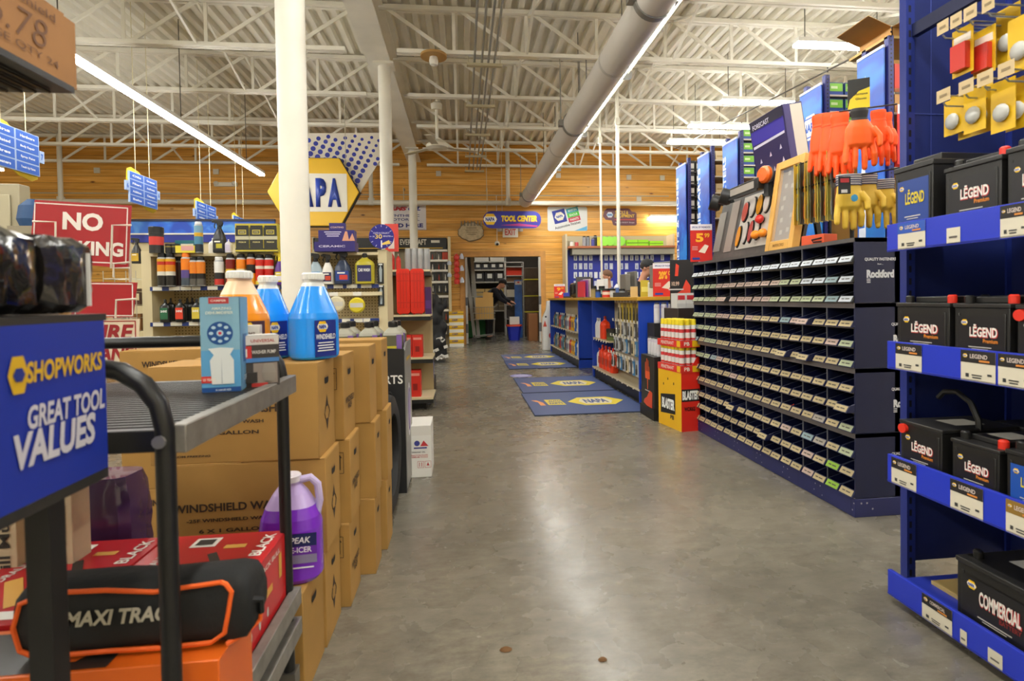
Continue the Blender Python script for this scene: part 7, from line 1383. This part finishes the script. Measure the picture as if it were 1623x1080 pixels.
# ================================================================= people
SKIN = mat('c98f72', .5)
def limb(b, pts, rs): b.tube(pts, .05, 12, rs)
def lerp(a, b, f): return Vector(a).lerp(Vector(b), f)
def hand(b, wrist, d, side, n):      # palm, four unequal fingers and a thumb from its side
    d = Vector(d).normalized(); s = Vector(side).normalized(); w = Vector(wrist)
    b.tube([w, w+d*.04, w+d*.085], .03, 8, [.024, .034, .030])
    for k, (o, l) in enumerate(((-.026, .062), (-.009, .075), (.009, .07), (.025, .055))): p = w+d*.08+s*o; b.tube([p, p+d*l*.5, p+d*l*.8+Vector(n)*.012, p+d*l+Vector(n)*.03], .008, 7, [.0095, .009, .0085, .006])
    p = w+d*.03-s*.03; b.tube([p, p-s*.025+d*.025, p-s*.03+d*.055], .009, 7, [.012, .0105, .008])
def person(label, loc, rot, J, top, legc, hair, cap=None, glasses=False, beard=False):
    t = thing('person', label, 'person', loc, rot); P = {k: Vector(v) for k, v in J.items()}
    hd = P['head']; fw = Vector(J['face']).normalized(); up = (hd-P['neck']).normalized(); up = (up-fw*up.dot(fw)).normalized(); sd = fw.cross(up)
    R3 = Matrix((sd, -fw, up)).transposed()
    def hp(x, y, z): return hd+R3 @ Vector((x, y, z))
    b = MB(SKIN)
    # torso, neck, limbs
    b.tube([P['hip']-Vector((0, 0, .08)), P['hip'], lerp(P['hip'], P['chest'], .5), P['chest'], lerp(P['chest'], P['neck'], .6)], .1, 16, [.12, .155, .14, .17, .10]); b.tube([lerp(P['chest'], P['neck'], .5), P['neck'], hp(0, .01, -.05)], .06, 12, [.08, .058, .055])
    for s in 'LR':
        limb(b, [P['sh'+s], lerp(P['sh'+s], P['el'+s], .3), P['el'+s], lerp(P['el'+s], P['wr'+s], .4), P['wr'+s]], [.062, .055, .042, .040, .028])
        limb(b, [lerp(P['chest'], P['neck'], .35), P['sh'+s]], [.09, .065]); limb(b, [P['hp'+s], lerp(P['hp'+s], P['kn'+s], .4), P['kn'+s], lerp(P['kn'+s], P['an'+s], .35), P['an'+s]], [.10, .085, .06, .056, .038]); limb(b, [P['an'+s], P['an'+s]+Vector((0, -.1, -.05)), P['an'+s]+Vector((0, -.17, -.06))], [.04, .042, .03])
        d = P['wr'+s]-P['el'+s]; hand(b, P['wr'+s], d, d.cross(Vector((0, 0, 1))) if s == 'R' else -d.cross(Vector((0, 0, 1))), (0, 0, -1))
    # head with face
    vs = []
    def el(c, r, sc): 
        m = MB(SKIN); m.ball((0, 0, 0), r, 8, sc); b.add([hp(*(Vector(v)+Vector(c))) for v in m.v], m.f)
    el((0, .012, .035), .098, (.80, 1.0, .98)); el((0, -.02, -.03), .075, (.84, .95, 1.1)); el((0, -.05, -.075), .036, (1.1, .8, .7))
    el((0, -.107, -.018), .018, (.75, 1.2, .9)); el((0, -.098, .005), .013, (.7, 1, 1.6)); el((0, -.088, -.055), .02, (1.3, .5, .45)); el((0, -.075, .045), .05, (1.2, .5, .4))
    for x in (-.082, .082): el((x, .02, .0), .026, (.35, .7, 1.2))
    b.build('body', t, remesh=.011)
    e = MB(mat('f0ece6', .3))
    for x in (-.031, .031): e.ball(hp(x, -.083, .012), .011, 6)
    e.m('2a1e16')
    for x in (-.031, .031): e.ball(hp(x, -.0925, .012), .0055, 5)
    e.build('eyes', t)
    m = MB(mat('9a4f44', .5)); m.ball(hp(0, -.097, -.057), .016, 6, (1.3, .35, .3)); m.build('mouth', t)
    h = MB(mat(hair, .8)); k = MB(mat(hair)); k.ball((0, 0, 0), .104, 9, (.84, 1.03, 1.0)); vs = [Vector(v)+Vector((0, .018, .042)) for v in k.v]
    h.add([hp(v.x, max(v.y, -.062 if v.z > .06 else .0), max(v.z, -.02)) for v in vs], k.f)
    if beard: k = MB(SKIN); k.ball((0, 0, 0), .05, 7, (1.25, .8, .7)); h.add([hp(*(Vector(v)+Vector((0, -.055, -.078)))) for v in k.v], k.f)
    h.build('hair', t)
    if cap:
        c = MB(mat(cap, .7)); k = MB(mat(cap)); k.ball((0, 0, 0), .112, 9, (.86, 1.05, .98)); c.add([hp(v[0], v[1]+.015, max(v[2]+.05, .055)) for v in k.v], k.f)
        c.add([hp(*v) for v in ((-.075, -.07, .06), (.075, -.07, .06), (.06, -.17, .045), (0, -.185, .042), (-.06, -.17, .045), (-.075, -.07, .068), (.075, -.07, .068), (.06, -.17, .052), (0, -.185, .05), (-.06, -.17, .052))], [(4, 3, 2, 1, 0), (5, 6, 7, 8, 9), (1, 2, 7, 6), (2, 3, 8, 7), (3, 4, 9, 8), (4, 0, 5, 9)]); c.build('cap', t)
    if glasses:
        g = MB(mat('1a1412', .3))
        for x in (-.033, .033): g.tube([hp(x+.024*math.cos(a), -.104, .012+.018*math.sin(a)) for a in [2*PI*i/14 for i in range(15)]], .003, 5)
        for x in (-.06, .06): g.cyl(hp(x, -.102, .016), hp(x*1.35, .02, .02), .003, 5)
        g.cyl(hp(-.01, -.106, .015), hp(.01, -.106, .015), .003, 5); g.build('glasses', t)
    s_ = MB(mat(top, .8)); s_.tube([P['hip']-Vector((0, 0, .06)), P['hip'], lerp(P['hip'], P['chest'], .5), P['chest'], lerp(P['chest'], P['neck'], .72)], .1, 16, [.17, .175, .168, .198, .115])
    for s in 'LR': limb(s_, [lerp(P['chest'], P['neck'], .4), P['sh'+s], lerp(P['sh'+s], P['el'+s], .5), P['el'+s], lerp(P['el'+s], P['wr'+s], .92)], [.115, .098, .078, .062, .048])
    s_.build('jacket', t, remesh=.016)
    l = MB(mat(legc, .8))
    for s in 'LR': limb(l, [P['hp'+s]+Vector((0, 0, .08)), P['hp'+s], P['kn'+s], lerp(P['kn'+s], P['an'+s], .95)], [.12, .118, .08, .066])
    l.build('trousers', t, remesh=.016); f = MB(mat('1c1a19', .6))
    for s in 'LR': limb(f, [P['an'+s]+Vector((0, .05, -.04)), P['an'+s]+Vector((0, -.06, -.045)), P['an'+s]+Vector((0, -.18, -.058))], [.048, .052, .036])
    f.build('shoes', t, remesh=.014); return t
def legs(dy=0, h=.95, bend=0): return {'hip': (0, dy, h), 'hpL': (.09, dy, h-.04), 'hpR': (-.09, dy, h-.04), 'knL': (.10, -.02-bend, .52), 'knR': (-.10, -.02-bend, .52), 'anL': (.10, .0, .09), 'anR': (-.10, 0, .09)}
# man with cap leaning on the counter, looking down to the right of the picture
hp_ = at(1025, 427, 7.95); dz = hp_.z
J = legs(.12); J.update({'chest': (0, -.06, dz-.40), 'neck': (0, -.15, dz-.17), 'head': (0, -.23, dz), 'face': (0, -1, -.35), 'shL': (.2, -.10, dz-.26), 'shR': (-.2, -.10, dz-.26), 'elL': (.27, -.22, dz-.50), 'elR': (-.27, -.22, dz-.50), 'wrL': (.16, -.42, 1.15), 'wrR': (-.16, -.42, 1.15)})
# he faces +x along the counter's back side
person('man in a black cap, glasses and dark jacket leaning forward behind the counter', (hp_.x-.23, 8.05, 0), .95, J, '241f22', '22242c', '2a221e', cap='17171a', glasses=True, beard=False).location.x = hp_.x-.19
h2 = at(966, 441, 9.0); dz = h2.z
J = legs(.04); J.update({'chest': (0, -.0, dz-.38), 'neck': (0, -.03, dz-.16), 'head': (0, -.06, dz), 'face': (0, -1, -.2), 'shL': (.2, 0, dz-.24), 'shR': (-.2, 0, dz-.24), 'elL': (.27, -.06, dz-.5), 'elR': (-.27, -.06, dz-.5), 'wrL': (.16, -.3, 1.02), 'wrR': (-.16, -.3, 1.02)})
person('person with short brown hair half hidden behind the white stacks on the counter', (max(h2.x, CXB+.19), 9.0, 0), -1.35, J, '3a4a7a', '2a2a30', '6a4a34')
# man in the stockroom doorway, bent over, reaching to the right
h3 = at(786, 454, 14.7); J = legs(.05, .92); J.update({'chest': (0, -.18, 1.22), 'neck': (0, -.30, 1.40), 'head': (0, -.40, 1.50), 'face': (0, -.8, -.6), 'shL': (.19, -.24, 1.32), 'shR': (-.19, -.24, 1.32), 'elL': (.22, -.42, 1.10), 'elR': (-.22, -.40, 1.10), 'wrL': (.15, -.62, 1.02), 'wrR': (-.14, -.58, .98)})
person('man in dark clothes bending forward in the stockroom doorway', (h3.x-.22, 14.7, 0), 1.25, J, '181a26', '17171a', '241c18', cap='16161a')
# ================================================================= stockroom seen through the doorway
def sp(px, y): return at(px, 480, y).x
SY2 = 17.2
t = thing('stock_rack', 'grey steel stock rack of dark boxes in the stockroom', 'rack', (sp(775, SY2), SY2, 0)); b = MB(mat('8f8d86', .4, .3))
for x in (-.55, .5):
    for y in (-.25, .25): b.box(x, x+.05, y, y+.05, 0, 2.6)
b.build('upright', t); sh = [at(775, p, SY2).z for p in (492, 469, 447, 428, 415)]
for z in sh: MB(mat('a9a69a', .4, .3)).box(-.55, .55, -.28, .3, z-.04, z).build('shelf', t)
for r, (z, c, n) in enumerate(zip(sh, ('6a5a44', 'b89a5a', '1c1c1e', '26262c', 'c9c2b4'), (4, 3, 3, 4, 2))):
    for k in range(n):
        wd_ = .98/n; place(('srk', r), product_box(wd_*.92, .35, [.28, .22, .36, .24, .3][r], c, [(.3, .7, .25, .75, 'd6d2c6')] if r in (2, 3) else [(.4, .6, .1, .9, '8a7a5c')]), 'stock_box', '%s box on the stockroom rack, %s shelf, %s from the left' % (('brown', 'tan', 'black printed', 'dark', 'pale')[r], ('lowest', 'second', 'third', 'fourth', 'top')[r], ORD[k]), 'box', (t.location.x-.46+wd_*(k+.5), SY2, z), 0, 'boxes on the stockroom rack')
for k, (p0, p1, p2, p3) in enumerate(((737, 408, 752, 500), (747, 408, 757, 470))):
    A, B = at(p0, p1, 14.6), at(p2, p3, 14.4); B.z = 0 if k == 0 else 0; q = MB(mat('8d8c88', .4, .4)).bar((0, 0, 0), A-Vector((B.x, B.y, 0)), .09, .07).build('steel_channel'); q.location = (B.x+k*.02, B.y+.35*k, .04); tag(q, 'grey steel channel leaning inside the doorway, %s one' % ('left', 'right')[k], 'channel')
t = thing('white_rack', 'white framed rack with red boxes right of the bending man', 'rack', (sp(815, 15.9), 15.9, 0)); b = MB(mat('c4c2bc', .4, .2))
for x in (-.28, .25):
    for y in (-.2, .2): b.box(x, x+.03, y, y+.03, 0, at(815, 416, 15.9).z)
for p in (416, 423, 437, 447, 470, 483, 505): z = at(815, p, 15.9).z; b.box(-.28, .28, -.2, .23, z-.02, z)
b.build('frame', t)
for k, (p, c, h, lab) in enumerate(((437, 'c8321e', .22, 'red'), (447, '7a5a3a', .12, 'brown'), (470, 'c9c2b0', .2, 'pale'), (505, '4a4540', .25, 'dark'))): place(('wr', k), product_box(.44, .3, h, c), 'stock_box', '%s box on the white framed rack' % lab, 'box', (t.location.x, 15.9, at(815, p, 15.9).z), 0)
t = thing('blue_board', 'tall blue printed board standing in the stockroom', 'board', (sp(822, 14.9), 14.9, 0)); hh = at(822, 444, 14.9).z; MB(mat('2060b8', .4, vary=.3, scale=5)).box(-.11, .10, 0, .02, 0, hh).build('panel', t); MB(mat('d8d4d8', .4)).rect((0, 0, hh*.95), .18, .1).m('c8302c').rect((0, 0, hh*.96), .06, .04, lift=.002).build('print', t)
t = thing('blue_bin', 'blue bin with white and red goods on the stockroom floor', 'bin', (sp(814, 14.2), 14.2, 0)); MB(mat('1f2fb0', .4)).lathe([(.14, 0), (.19, .36), (.2, .36), (.2, .38)], 16, sx=1.0, power=4).build('bin_body', t); MB(mat('d8482c', .5)).lathe([(.21, .37), (.21, .41), (0, .42)], 16, power=4).build('rim', t); MB(mat('d9d6d0', .5)).box(-.12, .14, -.1, .1, .42, .62).build('white_goods', t)
t = thing('green_bin', 'long green bin on the stockroom floor behind the shopping cart', 'bin', (sp(752, 15.3), 15.3, 0)); MB(mat('0f7a3a', .5)).box(-.45, .40, -.25, .25, .03, .5).build('bin_body', t, bev=.02); MB(mat('0c6a32', .5)).box(-.47, .42, -.27, .27, .46, .5).build('rim', t); 
place('woodbox', product_box(.4, .3, .36, '8f6a3a', [(.45, .55, 0, 1, '6f5028')]), 'brown_box', 'brown box on the green bin in the stockroom', 'box', (sp(743, 15.3), 15.3, .5))
t = thing('shopping_cart', 'wire shopping cart with folded cartons in the doorway', 'shopping cart', (sp(767, 13.95), 13.95, 0)); b = MB(mat('9a9790', .35, .7)); z0, z1 = at(767, 506, 13.95).z, at(767, 487, 13.95).z
for k in range(9): x = -.26+.065*k; b.cyl((x, -.22, z0), (x, -.24, z1), .005, 5).cyl((x, .22, z0), (x, .24, z1), .005, 5)
for z in (z0, (z0+z1)/2, z1): b.tube([(-.28, -.23, z), (.28, -.23, z), (.28, .23, z), (-.28, .23, z), (-.28, -.23, z)], .007, 6)
b.box(-.27, .27, -.22, .22, z0-.008, z0).build('basket', t); b = MB(mat('7f7c76', .4, .6))
for y in (-.2, .2): b.tube([(.26, y, z0), (.24, y, .18), (-.28, y, .13)], .012, 6).tube([(.27, y, z1), (.34, y, z1+.06)], .01, 6)
b.cyl((.34, -.2, z1+.06), (.34, .2, z1+.06), .014, 8).build('frame', t)
for x in (-.26, .24):
    for y in (-.2, .2): MB(mat('3a3632', .6)).cyl((x, y-.012, .06), (x, y+.012, .06), .06, 14).cyl((x, y, .06), (x, y, .16), .012, 6).build('caster_wheel', t)
t2 = thing('folded_carton', 'folded brown cartons standing in the shopping cart', 'carton', (t.location.x, 13.95, z0)); zc1 = at(767, 468, 13.95).z-z0; MB(mat('c9a05c', .7)).box(-.22, .24, -.06, -.04, 0, zc1*.9).box(-.05, .2, .0, .02, 0, zc1*1.12, Matrix.Rotation(.12, 3, 'Y')).build('boards', t2)
o = MB(mat('8a5a30', .6)).box(-.12, .12, -.2, .2, 0, at(843, 497, 13.9).z).build('brown_cabinet', bev=.003, loc=(sp(845, 13.9)-.03, 13.9, 0)); tag(o, 'brown cabinet at the right jamb of the doorway', 'cabinet')
t = thing('strapped_stack', 'stack of dark goods with yellow straps on the right in the stockroom', 'stack', (sp(843, 15.6), 15.6, 0)); z = at(843, 425, 15.6).z; MB(mat('57493a', .7, vary=.3, scale=5)).box(-.22, .2, -.2, .2, 0, z).build('goods', t, bev=.01); q = MB(mat('d8d23a', .5))
for f in (.35, .58, .82): q.box(-.225, .205, -.205, .205, z*f, z*f+.035)
q.build('straps', t)
